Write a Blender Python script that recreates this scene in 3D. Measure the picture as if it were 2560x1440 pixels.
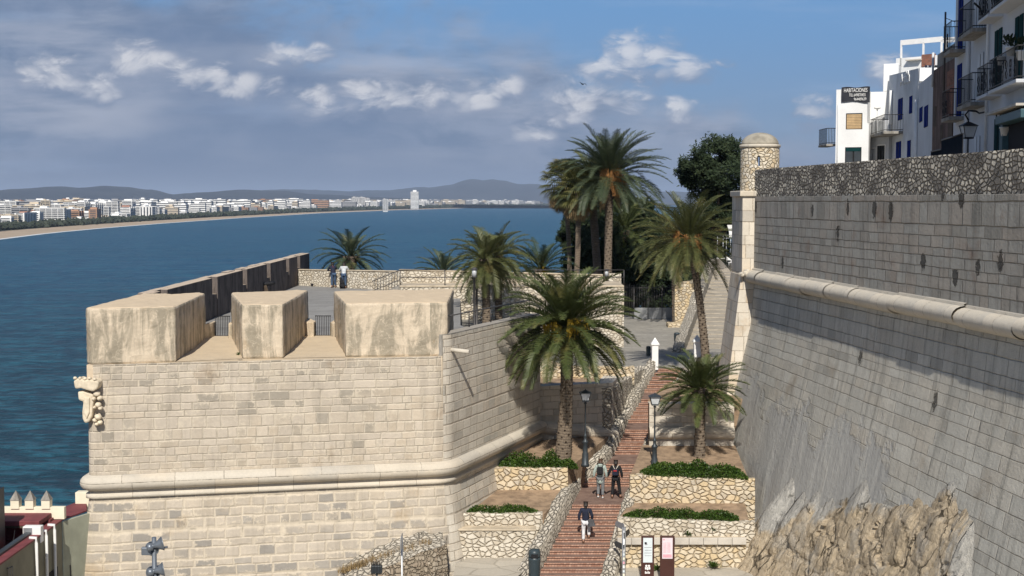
import bpy, bmesh, math, random
from mathutils import Vector, Matrix
from mathutils import noise as mnoise
R = math.radians
random.seed(7)
S = bpy.context.scene
COL = S.collection
for o in list(bpy.data.objects): bpy.data.objects.remove(o)

# ---------------------------------------------------------------- camera
CZ = 40.0; F = 3413.0; PITCH = math.atan(217/3413)
cam = bpy.data.cameras.new('camera'); co = bpy.data.objects.new('camera', cam); COL.objects.link(co)
cam.sensor_width = 36; cam.lens = 48.0; cam.clip_start = 0.5; cam.clip_end = 90000
co.location = (0, 0, CZ); co.rotation_euler = (R(90)-PITCH, 0, 0)
S.camera = co
# ---------------------------------------------------------------- world, sun, exposure
SUN_EL = 42.0; SUN_HEAD = 2.0            # light travels towards +Y, slightly +X
S.view_settings.view_transform = 'Standard'; S.view_settings.look = 'None'
S.view_settings.exposure = 0.0; S.view_settings.gamma = 1
S.render.engine = 'CYCLES'
S.cycles.volume_bounces = 0
S.cycles.max_bounces = 6
wd = bpy.data.worlds.new('World'); S.world = wd; wd.use_nodes = True
sl = bpy.data.lights.new('sun', 'SUN'); sl.energy = 5.0; sl.angle = R(0.5); sl.color = (1.0, 0.945, 0.85)
so = bpy.data.objects.new('sun', sl); COL.objects.link(so)
a = R(SUN_HEAD); e = R(SUN_EL)
sd = Vector((math.sin(a)*math.cos(e), math.cos(a)*math.cos(e), -math.sin(e)))
so.rotation_euler = sd.to_track_quat('-Z', 'Y').to_euler(); so.location = (-20, -30, 90)

class NT:
    """small helper round a node tree"""
    def __init__(s, nt): s.nt = nt; s.n = nt.nodes; s.l = nt.links
    def new(s, t, **k):
        n = s.n.new(t)
        for a_, v in k.items(): setattr(n, a_, v)
        return n
    def put(s, sock, v):
        if isinstance(v, (int, float)):
            try: sock.default_value = v
            except Exception: sock.default_value = (v, v, v)
        elif isinstance(v, (tuple, list)):
            if len(v) == 3 and sock.type == 'RGBA': v = (*v, 1)
            sock.default_value = v
        else: s.l.new(v, sock)
    def m(s, op, a_, b=0.0, c=0.0, clamp=False):
        n = s.new('ShaderNodeMath', operation=op, use_clamp=clamp)
        s.put(n.inputs[0], a_); s.put(n.inputs[1], b); s.put(n.inputs[2], c)
        return n.outputs[0]
    def vm(s, op, a_, b=(0, 0, 0)):
        n = s.new('ShaderNodeVectorMath', operation=op); s.put(n.inputs[0], a_); s.put(n.inputs[1], b); return n.outputs[0]
    def xyz(s, x, y, z=0.0):
        n = s.new('ShaderNodeCombineXYZ'); s.put(n.inputs[0], x); s.put(n.inputs[1], y); s.put(n.inputs[2], z); return n.outputs[0]
    def sep(s, v):
        n = s.new('ShaderNodeSeparateXYZ'); s.put(n.inputs[0], v); return n.outputs
    def noise(s, v, scale, detail=4.0, rough=0.55, dist=0.0, dim='3D'):
        n = s.new('ShaderNodeTexNoise', noise_dimensions=dim)
        s.put(n.inputs['Vector'], v); s.put(n.inputs['Scale'], scale); s.put(n.inputs['Detail'], detail)
        s.put(n.inputs['Roughness'], rough); s.put(n.inputs['Distortion'], dist)
        return n.outputs[0]
    def ss(s, x, lo, hi):
        n = s.new('ShaderNodeMapRange', interpolation_type='SMOOTHSTEP'); s.put(n.inputs[0], x)
        s.put(n.inputs[1], lo); s.put(n.inputs[2], hi); return n.outputs[0]
    def mix(s, f, a_, b, bt='MIX'):
        n = s.new('ShaderNodeMix', data_type='RGBA', blend_type=bt)
        s.put(n.inputs[0], f); s.put(n.inputs[6], a_); s.put(n.inputs[7], b); return n.outputs[2]
    def ramp(s, f, stops):
        n = s.new('ShaderNodeValToRGB'); s.put(n.inputs[0], f); el = n.color_ramp.elements
        while len(el) < len(stops): el.new(0.5)
        for e_, (p, c) in zip(el, stops): e_.position = p; e_.color = (*c, 1)
        return n.outputs[0]

def build_sky():
    t = NT(wd.node_tree); t.n.clear()
    out = t.new('ShaderNodeOutputWorld'); bg = t.new('ShaderNodeBackground')
    sky = t.new('ShaderNodeTexSky', sky_type='NISHITA'); sky.sun_disc = False
    sky.sun_elevation = R(SUN_EL); sky.sun_rotation = R(180+SUN_HEAD); sky.altitude = 40
    sky.air_density = 1.0; sky.dust_density = 0.6; sky.ozone_density = 3.0
    ST = 0.10
    bg.inputs[1].default_value = ST
    K = 1.0/ST
    def c(r, g, b): # sRGB 0-255 to linear over strength
        f = lambda x: ((x/255+0.055)/1.055)**2.4 if x > 10 else x/255/12.92
        return (f(r)*K, f(g)*K, f(b)*K)
    tc = t.new('ShaderNodeTexCoord'); x, y, z = t.sep(tc.outputs['Generated'])
    ay = t.m('ADD', t.m('ABSOLUTE', y), 0.02)
    u = t.m('DIVIDE', x, ay); v = t.m('DIVIDE', z, ay)      # tangents of azimuth and elevation
    U = t.m('MULTIPLY', u, 3.413); V = t.m('MULTIPLY', v, 3.413)
    vec = t.xyz(U, t.m('MULTIPLY', V, 1.9), 0.0)
    n1 = t.noise(vec, 2.2, 8, 0.58, 0.25)
    n2 = t.noise(t.vm('ADD', vec, (5.2, 1.3, 0)), 5.5, 7, 0.6, 0.3)
    n3 = t.noise(t.vm('ADD', vec, (3.1, 7.7, 2.0)), 1.1, 4, 0.5)
    low = t.noise(t.xyz(t.m('MULTIPLY', U, 0.7), t.m('MULTIPLY', V, 4.5), 1.0), 2.2, 6, 0.6)
    # clear blue, richer upwards
    blue = t.mix(t.ss(V, 0.0, 0.55), c(110, 134, 170), c(98, 149, 203))
    clear = t.mix(0.86, sky.outputs[0], blue)
    # stratus: everything left / low
    gl = t.m('SUBTRACT', t.m('SUBTRACT', 0.66, t.m('MULTIPLY', V, 1.8)), t.m('MULTIPLY', U, 0.55))
    smask = t.ss(t.m('ADD', gl, t.m('MULTIPLY', t.m('SUBTRACT', n1, 0.5), 1.5)), -0.16, 0.30)
    scol = t.mix(t.ss(n2, 0.36, 0.64), c(110, 129, 158), c(145, 157, 180))
    scol = t.mix(t.ss(low, 0.42, 0.68), scol, c(168, 175, 192))
    scol = t.mix(t.ss(n3, 0.45, 0.7), scol, c(108, 128, 160))
    scol = t.mix(t.ss(V, 0.16, 0.0), scol, c(112, 128, 155))
    colr = t.mix(t.m('MULTIPLY', smask, 0.93), clear, scol)
    # wisps in the clear part
    wn = t.noise(t.xyz(t.m('MULTIPLY', U, 0.8), t.m('MULTIPLY', V, 6.0), 4.0), 1.6, 6, 0.6)
    colr = t.mix(t.m('MULTIPLY', t.ss(wn, 0.52, 0.75), 0.30), colr, c(165, 185, 215))
    puffs = [(165,205,95,42),(255,235,70,30),(400,178,100,42),(500,215,80,38),(640,225,90,40),(760,150,90,22),(800,268,80,32),(905,255,60,40),
             (1000,262,95,40),(1085,250,60,36),(1190,262,80,34),(1262,228,62,36),(1590,160,100,52),(1500,185,60,32),(1690,185,90,30),
             (1430,270,85,50),(1560,285,70,40),(1690,292,66,28),(1345,345,66,28),(2195,182,60,42),(2015,290,52,34),(560,205,60,34)]
    g = None; top = None
    for (px, py, rx, ry) in puffs:
        ry *= 1.2
        u0 = (px-1280)/1000.0; v0 = (503-py)/1000.0
        du = t.m('MULTIPLY', t.m('SUBTRACT', U, u0), 1000/rx); dv = t.m('MULTIPLY', t.m('SUBTRACT', V, v0), 1000/ry)
        d = t.m('SUBTRACT', 1.0, t.m('ADD', t.m('MULTIPLY', du, du), t.m('MULTIPLY', dv, dv)))
        lit = t.m('ADD', d, t.m('MULTIPLY', t.m('SUBTRACT', dv, 0.15), 0.8))
        g = d if g is None else t.m('MAXIMUM', g, d)
        top = lit if top is None else t.m('MAXIMUM', top, lit)
    nb = t.noise(vec, 9.0, 8, 0.62, 0.5)
    vb = t.new('ShaderNodeTexVoronoi'); t.put(vb.inputs['Vector'], t.vm('ADD', vec, t.xyz(t.m('MULTIPLY', nb, .12), t.m('MULTIPLY', nb, .12)))); vb.inputs['Scale'].default_value = 18
    bil = t.m('SUBTRACT', 0.5, vb.outputs['Distance'])
    edge = t.m('ADD', t.m('MULTIPLY', t.m('SUBTRACT', nb, 0.5), 5.0), t.m('MULTIPLY', bil, 1.3))
    pm = t.ss(t.m('ADD', g, edge), -0.9, 1.3)
    br = t.ss(t.m('ADD', top, t.m('MULTIPLY', edge, 0.8)), -0.3, 1.6)
    pcol = t.mix(br, c(134, 148, 174), c(226, 226, 230))
    colr = t.mix(t.m('MULTIPLY', pm, 0.78), colr, pcol)
    # above what can be seen the plain sky lights the place
    colr = t.mix(t.ss(V, 0.62, 1.1), colr, t.mix(0.45, sky.outputs[0], c(74, 96, 132)))
    t.put(bg.inputs[0], colr); t.l.new(bg.outputs[0], out.inputs[0])
build_sky()

# ---------------------------------------------------------------- geometry helpers
cp, sp_ = math.cos(PITCH), math.sin(PITCH)
def ray(px, py):
    a_ = (px-1280)/F; b = -(py-720)/F
    return Vector((a_, cp + b*sp_, -sp_ + b*cp))
def P(px, py, h):
    """point h metres below the eye seen in direction (px, py)"""
    d = ray(px, py); k = -h/d.z; return Vector((d.x*k, d.y*k, CZ-h))
def D(px, py, Y):
    d = ray(px, py); k = Y/d.y; return Vector((d.x*k, Y, CZ+d.z*k))
def XA(px, Y, h):
    return (px-1280)/F*(Y*cp + h*sp_)
def V3(x, y, h): return Vector((x, y, CZ-h))

def tag(o, label=None, cat=None, group=None, kind=None):
    if label: o['label'] = label
    if cat: o['category'] = cat
    if group: o['group'] = group
    if kind: o['kind'] = kind
    return o
def thing(name, label, cat, loc=(0, 0, 0), rz=0.0, group=None):
    o = bpy.data.objects.new(name, None); COL.objects.link(o); o.location = loc; o.rotation_euler = (0, 0, rz)
    o.empty_display_size = 0.3
    return tag(o, label, cat, group)
def copy_tree(o, parent=None):
    c = o.copy(); COL.objects.link(c)
    if parent: c.parent = parent
    for ch in [q for q in bpy.data.objects if q.parent == o]: copy_tree(ch, c)
    return c

_ct = {}
def cloudtex(sc):
    if sc not in _ct:
        x = bpy.data.textures.new('worn_stone', 'CLOUDS'); x.noise_scale = sc; x.noise_depth = 4; _ct[sc] = x
    return _ct[sc]
class MB:
    def __init__(s): s.v = []; s.f = []; s.uv = {}; s.attr = None; s.sm = set()
    def vert(s, p): s.v.append(tuple(p)); return len(s.v)-1
    def face(s, idx, uv=None, smooth=False):
        if uv: s.uv[len(s.f)] = uv
        if smooth: s.sm.add(len(s.f))
        s.f.append(tuple(idx))
    def quad(s, a_, b, c, d, uv=None, smooth=False):
        i = len(s.v); s.v += [tuple(a_), tuple(b), tuple(c), tuple(d)]; s.face((i, i+1, i+2, i+3), uv, smooth)
    def tri(s, a_, b, c):
        i = len(s.v); s.v += [tuple(a_), tuple(b), tuple(c)]; s.face((i, i+1, i+2))
    def hexa(s, p):
        """8 points: bottom loop ccw 0-3, top loop 4-7"""
        i = len(s.v); s.v += [tuple(q) for q in p]
        for f in ((3,2,1,0),(4,5,6,7),(0,1,5,4),(1,2,6,5),(2,3,7,6),(3,0,4,7)): s.face([i+k for k in f])
    def box(s, x0, y0, z0, x1, y1, z1, M=None):
        p = [(x0,y0,z0),(x1,y0,z0),(x1,y1,z0),(x0,y1,z0),(x0,y0,z1),(x1,y0,z1),(x1,y1,z1),(x0,y1,z1)]
        if M is not None: p = [M @ Vector(q) for q in p]
        s.hexa(p)
    def prism(s, poly, z0, z1, top=True, bottom=True):
        n = len(poly); i = len(s.v)
        z0f = z0 if callable(z0) else (lambda x, y: z0); z1f = z1 if callable(z1) else (lambda x, y: z1)
        s.v += [(p[0], p[1], z0f(p[0], p[1])) for p in poly]; s.v += [(p[0], p[1], z1f(p[0], p[1])) for p in poly]
        area = sum(poly[k][0]*poly[(k+1) % n][1]-poly[(k+1) % n][0]*poly[k][1] for k in range(n))
        o = list(range(n)) if area > 0 else list(range(n))[::-1]
        for k in range(n):
            a_, b = o[k], o[(k+1) % n]; s.face((i+a_, i+b, i+n+b, i+n+a_))
        if top: s.face([i+n+k for k in o])
        if bottom: s.face([i+k for k in o[::-1]])
    def tube(s, pts, r, n=8, cap=True, smooth=True):
        pts = [Vector(p) for p in pts]; rings = []
        rr = r if isinstance(r, (list, tuple)) else [r]*len(pts)
        up = Vector((0, 0, 1)); acc = 0
        for k, p in enumerate(pts):
            d = (pts[min(k+1, len(pts)-1)]-pts[max(k-1, 0)]).normalized()
            a_ = d.cross(up) if abs(d.z) < 0.95 else d.cross(Vector((0, 1, 0)))
            a_.normalize(); b = a_.cross(d).normalized()
            if k: acc += (p-pts[k-1]).length
            rings.append(([s.vert(p+(a_*math.cos(2*math.pi*j/n)+b*math.sin(2*math.pi*j/n))*rr[k]) for j in range(n)], acc, rr[k]))
        for k in range(len(rings)-1):
            A, ua, ra = rings[k]; B, ub, rb = rings[k+1]
            for j in range(n):
                j2 = (j+1) % n; c0 = j/n*6.28*ra; c1 = (j+1)/n*6.28*ra
                s.face((A[j], A[j2], B[j2], B[j]), [(c0, ua), (c1, ua), (c1, ub), (c0, ub)], smooth)
        if cap:
            s.face(rings[0][0][::-1]); s.face(rings[-1][0])
    def lathe(s, c, prof, n=16, smooth=True):
        """prof: list of (r, z) from bottom to top round c"""
        c = Vector(c); rings = []
        for r, z in prof:
            rings.append([s.vert(c+Vector((r*math.cos(2*math.pi*j/n), r*math.sin(2*math.pi*j/n), z))) for j in range(n)])
        for k in range(len(rings)-1):
            for j in range(n):
                j2 = (j+1) % n; rr = max(prof[k][0], prof[k+1][0])
                s.face((rings[k][j], rings[k][j2], rings[k+1][j2], rings[k+1][j]),
                       [(j/n*6.28*rr, prof[k][1]), ((j+1)/n*6.28*rr, prof[k][1]), ((j+1)/n*6.28*rr, prof[k+1][1]), (j/n*6.28*rr, prof[k+1][1])], smooth)
        s.face(rings[0][::-1]); s.face(rings[-1])
    def blob(s, c, rx, ry, rz, n=8, m=6, jit=0.0, smooth=True, seed=0):
        rnd = random.Random(seed); c = Vector(c); rings = []
        for i in range(1, m):
            th = math.pi*i/m
            rings.append([s.vert(c+Vector((rx*math.sin(th)*math.cos(2*math.pi*j/n), ry*math.sin(th)*math.sin(2*math.pi*j/n), -rz*math.cos(th)))*(1+rnd.uniform(-jit, jit))) for j in range(n)])
        b = s.vert(c-Vector((0, 0, rz))); t = s.vert(c+Vector((0, 0, rz)))
        for k in range(len(rings)-1):
            for j in range(n): s.face((rings[k][j], rings[k][(j+1) % n], rings[k+1][(j+1) % n], rings[k+1][j]), None, smooth)
        for j in range(n):
            s.face((b, rings[0][(j+1) % n], rings[0][j]), None, smooth); s.face((t, rings[-1][j], rings[-1][(j+1) % n]), None, smooth)
    def build(s, name, mat, parent=None, bevel=0.0, bseg=2, rough=None):
        me = bpy.data.meshes.new(name); me.from_pydata(s.v, [], s.f); 
        uvl = me.uv_layers.new(name='UVMap')
        for p in me.polygons:
            if p.index in s.uv:
                for li, q in zip(p.loop_indices, s.uv[p.index]): uvl.data[li].uv = q
            else:
                n = p.normal
                if abs(n.z) > 0.75:
                    for li in p.loop_indices: co_ = me.vertices[me.loops[li].vertex_index].co; uvl.data[li].uv = (co_.x, co_.y)
                else:
                    t = Vector((-n.y, n.x, 0)).normalized()
                    for li in p.loop_indices: co_ = me.vertices[me.loops[li].vertex_index].co; uvl.data[li].uv = (co_.dot(t)+3.7*n.x, co_.z)
            if p.index in s.sm: p.use_smooth = True
        if s.attr is not None:
            ca = me.color_attributes.new('mask', 'FLOAT_COLOR', 'POINT')
            for i, c in enumerate(s.attr): ca.data[i].color = (*c, 1)
        o = bpy.data.objects.new(name, me); COL.objects.link(o)
        if mat: me.materials.append(mat)
        if parent: o.parent = parent
        if bevel:
            md = o.modifiers.new('bevel', 'BEVEL'); md.width = bevel; md.segments = bseg; md.limit_method = 'ANGLE'; md.angle_limit = R(35)
            md.harden_normals = False
        if rough:
            lv, st, sc = rough
            sb = o.modifiers.new('grid', 'SUBSURF'); sb.subdivision_type = 'SIMPLE'; sb.levels = sb.render_levels = lv
            dp = o.modifiers.new('wear', 'DISPLACE'); dp.texture = cloudtex(sc); dp.strength = st; dp.mid_level = 0.5; dp.texture_coords = 'GLOBAL'
        return o
def sheet(name, pts, mat):
    m = MB(); i = len(m.v); m.v += [tuple(p) for p in pts]; m.face(range(len(pts))); 
    o = m.build(name, mat)
    if o.data.polygons[0].normal.z < 0: o.data.flip_normals()
    return tag(o, kind='structure')
# ---------------------------------------------------------------- materials
def newmat(name):
    m = bpy.data.materials.new(name); m.use_nodes = True; t = NT(m.node_tree); t.n.clear()
    o = t.new('ShaderNodeOutputMaterial'); b = t.new('ShaderNodeBsdfPrincipled'); t.l.new(b.outputs[0], o.inputs[0])
    return m, t, b
def bump(t, b, hgt, strength=0.5, dist=0.05, normal=None):
    n = t.new('ShaderNodeBump'); n.inputs['Strength'].default_value = strength; n.inputs['Distance'].default_value = dist
    t.put(n.inputs['Height'], hgt)
    if normal is not None: t.l.new(normal, n.inputs['Normal'])
    t.l.new(n.outputs[0], b.inputs['Normal']); return n.outputs[0]
def uvw(t): return t.new('ShaderNodeUVMap').outputs[0]
def objc(t): return t.new('ShaderNodeTexCoord').outputs['Object']
def geo(t): return t.new('ShaderNodeNewGeometry').outputs['Position']

def simple(name, col, rough=0.6, metal=0.0, var=0.12, scale=3.0, bmp=0.0, spec=0.4, bs=30):
    m, t, b = newmat(name); p = geo(t)
    n = t.noise(p, scale, 5, 0.6)
    c = t.mix(t.ss(n, 0.3, 0.7), tuple(x*(1-var) for x in col), tuple(min(1, x*(1+var)) for x in col))
    t.put(b.inputs['Base Color'], c); b.inputs['Roughness'].default_value = rough; b.inputs['Metallic'].default_value = metal
    b.inputs['Specular IOR Level'].default_value = spec
    if bmp: bump(t, b, t.noise(p, bs, 5, 0.6), bmp, 0.02)
    return m

def cells(t, hrow, wmin, wmax, warp=0.05, jit=0.35):
    """irregular courses of ashlar: returns cell id noise outputs, distance to joint (m)"""
    uv = uvw(t)
    wn = t.new('ShaderNodeTexNoise'); t.put(wn.inputs['Vector'], uv); wn.inputs['Scale'].default_value = 1.6; wn.inputs['Detail'].default_value = 4
    wv = t.vm('MULTIPLY', t.vm('SUBTRACT', wn.outputs[1], (0.5, 0.5, 0.5)), (warp, warp, 0))
    x, y, z = t.sep(t.vm('ADD', uv, wv))
    # vary the course heights
    yn = t.noise(t.xyz(0.0, y, 3.0), 0.55, 2, 0.5)
    y = t.m('ADD', y, t.m('MULTIPLY', yn, jit*4.6))
    row = t.m('FLOOR', t.m('DIVIDE', y, hrow)); fy = t.m('SUBTRACT', y, t.m('MULTIPLY', row, hrow))
    w1 = t.new('ShaderNodeTexWhiteNoise', noise_dimensions='1D'); t.put(w1.inputs['W'], row)
    r1 = w1.outputs['Value']
    wid = t.m('ADD', wmin, t.m('MULTIPLY', r1, wmax-wmin))
    xn = t.noise(t.xyz(x, t.m('MULTIPLY', row, 3.7), 0.0), 0.8, 2, 0.5)
    x = t.m('ADD', t.m('ADD', x, t.m('MULTIPLY', r1, 17.0)), t.m('MULTIPLY', xn, 0.9))
    col = t.m('FLOOR', t.m('DIVIDE', x, wid)); fx = t.m('SUBTRACT', x, t.m('MULTIPLY', col, wid))
    dx = t.m('MINIMUM', fx, t.m('SUBTRACT', wid, fx)); dy = t.m('MINIMUM', fy, t.m('SUBTRACT', hrow, fy))
    d = t.m('MINIMUM', dx, dy)
    w2 = t.new('ShaderNodeTexWhiteNoise', noise_dimensions='2D'); t.put(w2.inputs['Vector'], t.xyz(row, col, 0.0))
    return uv, w2.outputs['Value'], t.sep(w2.outputs['Color']), d

def ashlar(name, base, dark, warm, mortar, hrow=0.36, wmin=0.45, wmax=0.85, mw=0.03, smear=0.5, streak=0.0, bmp=0.7, bd=0.04, darkp=0.22, stain=(0.12, 0.1, 0.08), stainp=0.5, mask=None, pits=0.0, warp=0.07):
    m, t, b = newmat(name)
    uv, rv, rc, d = cells(t, hrow, wmin, wmax, warp)
    big = t.noise(uv, 0.22, 4, 0.55); mid = t.noise(uv, 1.3, 6, 0.65); fine = t.noise(uv, 9, 8, 0.7)
    c = t.mix(t.m('MULTIPLY', t.ss(t.m('ADD', rc[0], t.m('SUBTRACT', t.noise(uv, 0.35, 4, 0.6), 0.5)), 0.3, 0.9), 0.75), base, warm)
    c = t.mix(t.m('MULTIPLY', t.ss(t.m('ADD', rv, t.m('MULTIPLY', t.m('SUBTRACT', big, 0.5), 1.3)), 1.0-darkp-0.12, 1.0-darkp+0.15), 0.85), c, dark)
    c = t.mix(t.m('MULTIPLY', t.m('SUBTRACT', rc[1], 0.5), 0.5, clamp=True), c, (min(1, base[0]*1.5), min(1, base[1]*1.5), min(1, base[2]*1.5)))
    # smeared pointing
    mj = t.ss(t.m('ADD', d, t.m('MULTIPLY', t.m('SUBTRACT', fine, 0.5), 0.06)), mw*1.4, mw*0.4)
    sm = t.ss(t.m('SUBTRACT', t.m('ADD', t.m('MULTIPLY', mid, 0.65), t.m('MULTIPLY', fine, 0.35)), t.m('MULTIPLY', d, 0.8)), 0.44, 0.54)
    c = t.mix(t.m('MAXIMUM', mj, t.m('MULTIPLY', sm, smear)), c, mortar)
    # broken dark joints
    dj = t.m('MULTIPLY', t.ss(d, 0.02, 0.004), t.ss(t.noise(uv, 1.1, 3, 0.6), 0.50, 0.62))
    c = t.mix(t.m('MULTIPLY', dj, 0.5), c, tuple(k*0.3 for k in mortar))
    if streak:
        x, y, z = t.sep(uv)
        st = t.noise(t.xyz(t.m('MULTIPLY', x, 1.0), t.m('MULTIPLY', y, 0.06), 0.0), 3.2, 6, 0.65)
        c = t.mix(t.m('MULTIPLY', t.ss(st, 0.48, 0.7), streak), c, tuple(k*0.45 for k in base))
        c = t.mix(t.m('MULTIPLY', t.ss(st, 0.42, 0.26), streak*0.7), c, tuple(min(1, k*1.5) for k in base))
    sn = t.noise(t.vm('ADD', uv, (31, 7, 0)), 0.5, 6, 0.62)
    c = t.mix(t.m('MULTIPLY', t.ss(sn, 0.56, 0.74), stainp), c, stain)
    bg2 = t.noise(t.vm('ADD', uv, (3, 50, 0)), 0.8, 6, 0.6); gr = t.m('ADD', 0.60, t.m('ADD', t.m('MULTIPLY', fine, 0.40), t.m('MULTIPLY', bg2, 0.42)))
    c = t.mix(1.0, c, t.xyz(gr, gr, gr), 'MULTIPLY')
    hgt = t.m('ADD', t.m('MULTIPLY', t.ss(d, 0.0, mw*1.6), 1.0), t.m('ADD', t.m('MULTIPLY', fine, 0.7), t.m('MULTIPLY', mid, 1.2)))
    hgt = t.m('ADD', hgt, t.m('MULTIPLY', rv, 0.8))
    if pits:
        vo = t.new('ShaderNodeTexVoronoi', voronoi_dimensions='2D'); t.put(vo.inputs['Vector'], t.vm('MULTIPLY', uv, (1.0, 0.62, 1))); vo.inputs['Scale'].default_value = 0.75
        pr = t.sep(vo.outputs['Color'])[0]
        rad = t.m('ADD', t.m('ADD', vo.outputs['Distance'], t.m('MULTIPLY', rc[2], 0.07)), t.m('MULTIPLY', t.m('SUBTRACT', fine, 0.5), 0.32))
        pit = t.m('MULTIPLY', t.ss(rad, 0.17, 0.12), t.ss(pr, 1-pits, 1-pits+0.02))
        c = t.mix(t.m('MULTIPLY', pit, 0.8), c, (0.035, 0.033, 0.03)); hgt = t.m('SUBTRACT', hgt, t.m('MULTIPLY', pit, 6.0))
    if mask:
        at = t.new('ShaderNodeVertexColor', layer_name='mask'); mr, mg, mb_ = t.sep(at.outputs[0])
        vec = t.vm('MULTIPLY', uv, (1.0, 0.16, 1.0))
        s1 = t.noise(vec, 1.5, 8, 0.62, 0.2); s2 = t.noise(uv, 3, 8, 0.7)
        sc = t.mix(t.ss(s1, 0.3, 0.7), mask[0], mask[1])
        sc = t.mix(t.m('MULTIPLY', t.ss(s1, 0.58, 0.64), 0.5), sc, mask[2])
        mm = t.ss(t.m('ADD', mr, t.m('MULTIPLY', t.m('SUBTRACT', mid, 0.5), 1.4)), 0.4, 0.62)
        c = t.mix(mm, c, sc)
        h2 = t.m('ADD', t.m('MULTIPLY', s1, 2.2), t.m('MULTIPLY', s2, 1.3))
        mxn = t.new('ShaderNodeMix'); t.put(mxn.inputs[0], mm); t.put(mxn.inputs[2], hgt); t.put(mxn.inputs[3], h2); hgt = mxn.outputs[0]
    t.put(b.inputs['Base Color'], c); b.inputs['Roughness'].default_value = 0.92; b.inputs['Specular IOR Level'].default_value = 0.15
    bump(t, b, hgt, bmp, bd)
    return m

def rubble(name, c1, c2, c3, mortar, scale=3.0, flat=1.35, mw=0.06, bmp=0.9, bd=0.05, patch=0.0, soft=0.0):
    m, t, b = newmat(name); uv = uvw(t)
    wn = t.new('ShaderNodeTexNoise'); t.put(wn.inputs['Vector'], uv); wn.inputs['Scale'].default_value = 2.2; wn.inputs['Detail'].default_value = 3
    w = t.vm('ADD', t.vm('MULTIPLY', uv, (1, flat, 1)), t.vm('MULTIPLY', t.vm('SUBTRACT', wn.outputs[1], (.5, .5, .5)), (0.28, 0.28, 0)))
    v1 = t.new('ShaderNodeTexVoronoi', voronoi_dimensions='2D', feature='DISTANCE_TO_EDGE'); v2 = t.new('ShaderNodeTexVoronoi', voronoi_dimensions='2D')
    for v in (v1, v2): t.put(v.inputs['Vector'], w); v.inputs['Scale'].default_value = scale; v.inputs['Randomness'].default_value = 0.95
    fine = t.noise(uv, 11, 8, 0.7); mid = t.noise(uv, 1.4, 5, 0.6)
    r, g, bb = t.sep(v2.outputs['Color'])
    c = t.mix(t.ss(r, 0.2, 0.8), c1, c2); c = t.mix(t.m('MULTIPLY', t.ss(g, 0.62, 0.8), 0.8), c, c3)
    d = t.m('ADD', v1.outputs['Distance'], t.m('MULTIPLY', t.m('SUBTRACT', fine, 0.5), 0.05))
    d = t.m('ADD', d, t.m('MULTIPLY', t.m('SUBTRACT', mid, 0.5), mw*2.2))
    mk = t.ss(d, mw*1.5, mw*0.5)
    if patch: mk = t.m('MAXIMUM', mk, t.ss(t.noise(uv, 1.3, 4, 0.6), 0.62-patch*0.2, 0.70-patch*0.2))
    c = t.mix(mk, c, mortar)
    c = t.mix(t.m('MULTIPLY', t.m('MULTIPLY', t.ss(d, 0.03, 0.0), t.ss(mid, 0.42, 0.6)), 0.42), c, tuple(k*0.35 for k in mortar))
    gr = t.m('ADD', 0.7, t.m('MULTIPLY', t.m('ADD', fine, mid), 0.3)); c = t.mix(1.0, c, t.xyz(gr, gr, gr), 'MULTIPLY')
    t.put(b.inputs['Base Color'], c); b.inputs['Roughness'].default_value = 0.93; b.inputs['Specular IOR Level'].default_value = 0.12
    hgt = t.m('ADD', t.m('MULTIPLY', t.ss(d, 0.0, 0.2), 2.2), t.m('ADD', t.m('MULTIPLY', fine, 0.8), t.m('MULTIPLY', r, 0.7)))
    bump(t, b, hgt, bmp, bd); return m

def render_plaster(name, top, side, stain1, stain2, sp=0.75):
    m, t, b = newmat(name); uv = uvw(t); g = t.new('ShaderNodeNewGeometry'); nz = t.sep(g.outputs['True Normal'])[2]
    x, y, z = t.sep(uv)
    fine = t.noise(uv, 12, 8, 0.7); mid = t.noise(uv, 1.8, 6, 0.6); big = t.noise(uv, 0.55, 5, 0.6, 0.4)
    st = t.noise(t.xyz(x, t.m('MULTIPLY', y, 0.22), 0.0), 1.5, 8, 0.68, 0.7)
    st2 = t.noise(t.xyz(x, t.m('MULTIPLY', y, 0.10), 5.0), 5.0, 5, 0.6)
    c = t.mix(t.ss(mid, 0.35, 0.65), side, tuple(k*1.12 for k in side))
    f = t.m('MULTIPLY', t.ss(t.m('ADD', st, t.m('MULTIPLY', t.m('SUBTRACT', big, 0.5), 0.35)), 0.44, 0.58), sp)
    c = t.mix(f, c, stain1)
    c = t.mix(t.m('MULTIPLY', t.ss(st2, 0.52, 0.66), 0.4*sp), c, stain1)
    c = t.mix(t.m('MULTIPLY', t.ss(big, 0.6, 0.68), 0.55), c, stain2)
    c = t.mix(t.m('MULTIPLY', t.ss(t.noise(uv, 7, 6, 0.7), 0.6, 0.7), 0.35), c, tuple(k*0.45 for k in side))
    crk = t.noise(uv, 2.4, 6, 0.55, 0.8); c = t.mix(t.m('MULTIPLY', t.ss(t.m('ABSOLUTE', t.m('SUBTRACT', crk, 0.5)), 0.012, 0.0), 0.4), c, tuple(min(1, k*1.5) for k in side))
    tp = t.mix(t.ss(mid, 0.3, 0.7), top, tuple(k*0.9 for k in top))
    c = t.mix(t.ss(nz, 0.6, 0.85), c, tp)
    gr = t.m('ADD', 0.86, t.m('MULTIPLY', fine, 0.28)); c = t.mix(1.0, c, t.xyz(gr, gr, gr), 'MULTIPLY')
    t.put(b.inputs['Base Color'], c); b.inputs['Roughness'].default_value = 0.93; b.inputs['Specular IOR Level'].default_value = 0.15
    bump(t, b, t.m('ADD', t.m('MULTIPLY', mid, 2.0), fine), 0.5, 0.03); return m

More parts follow.
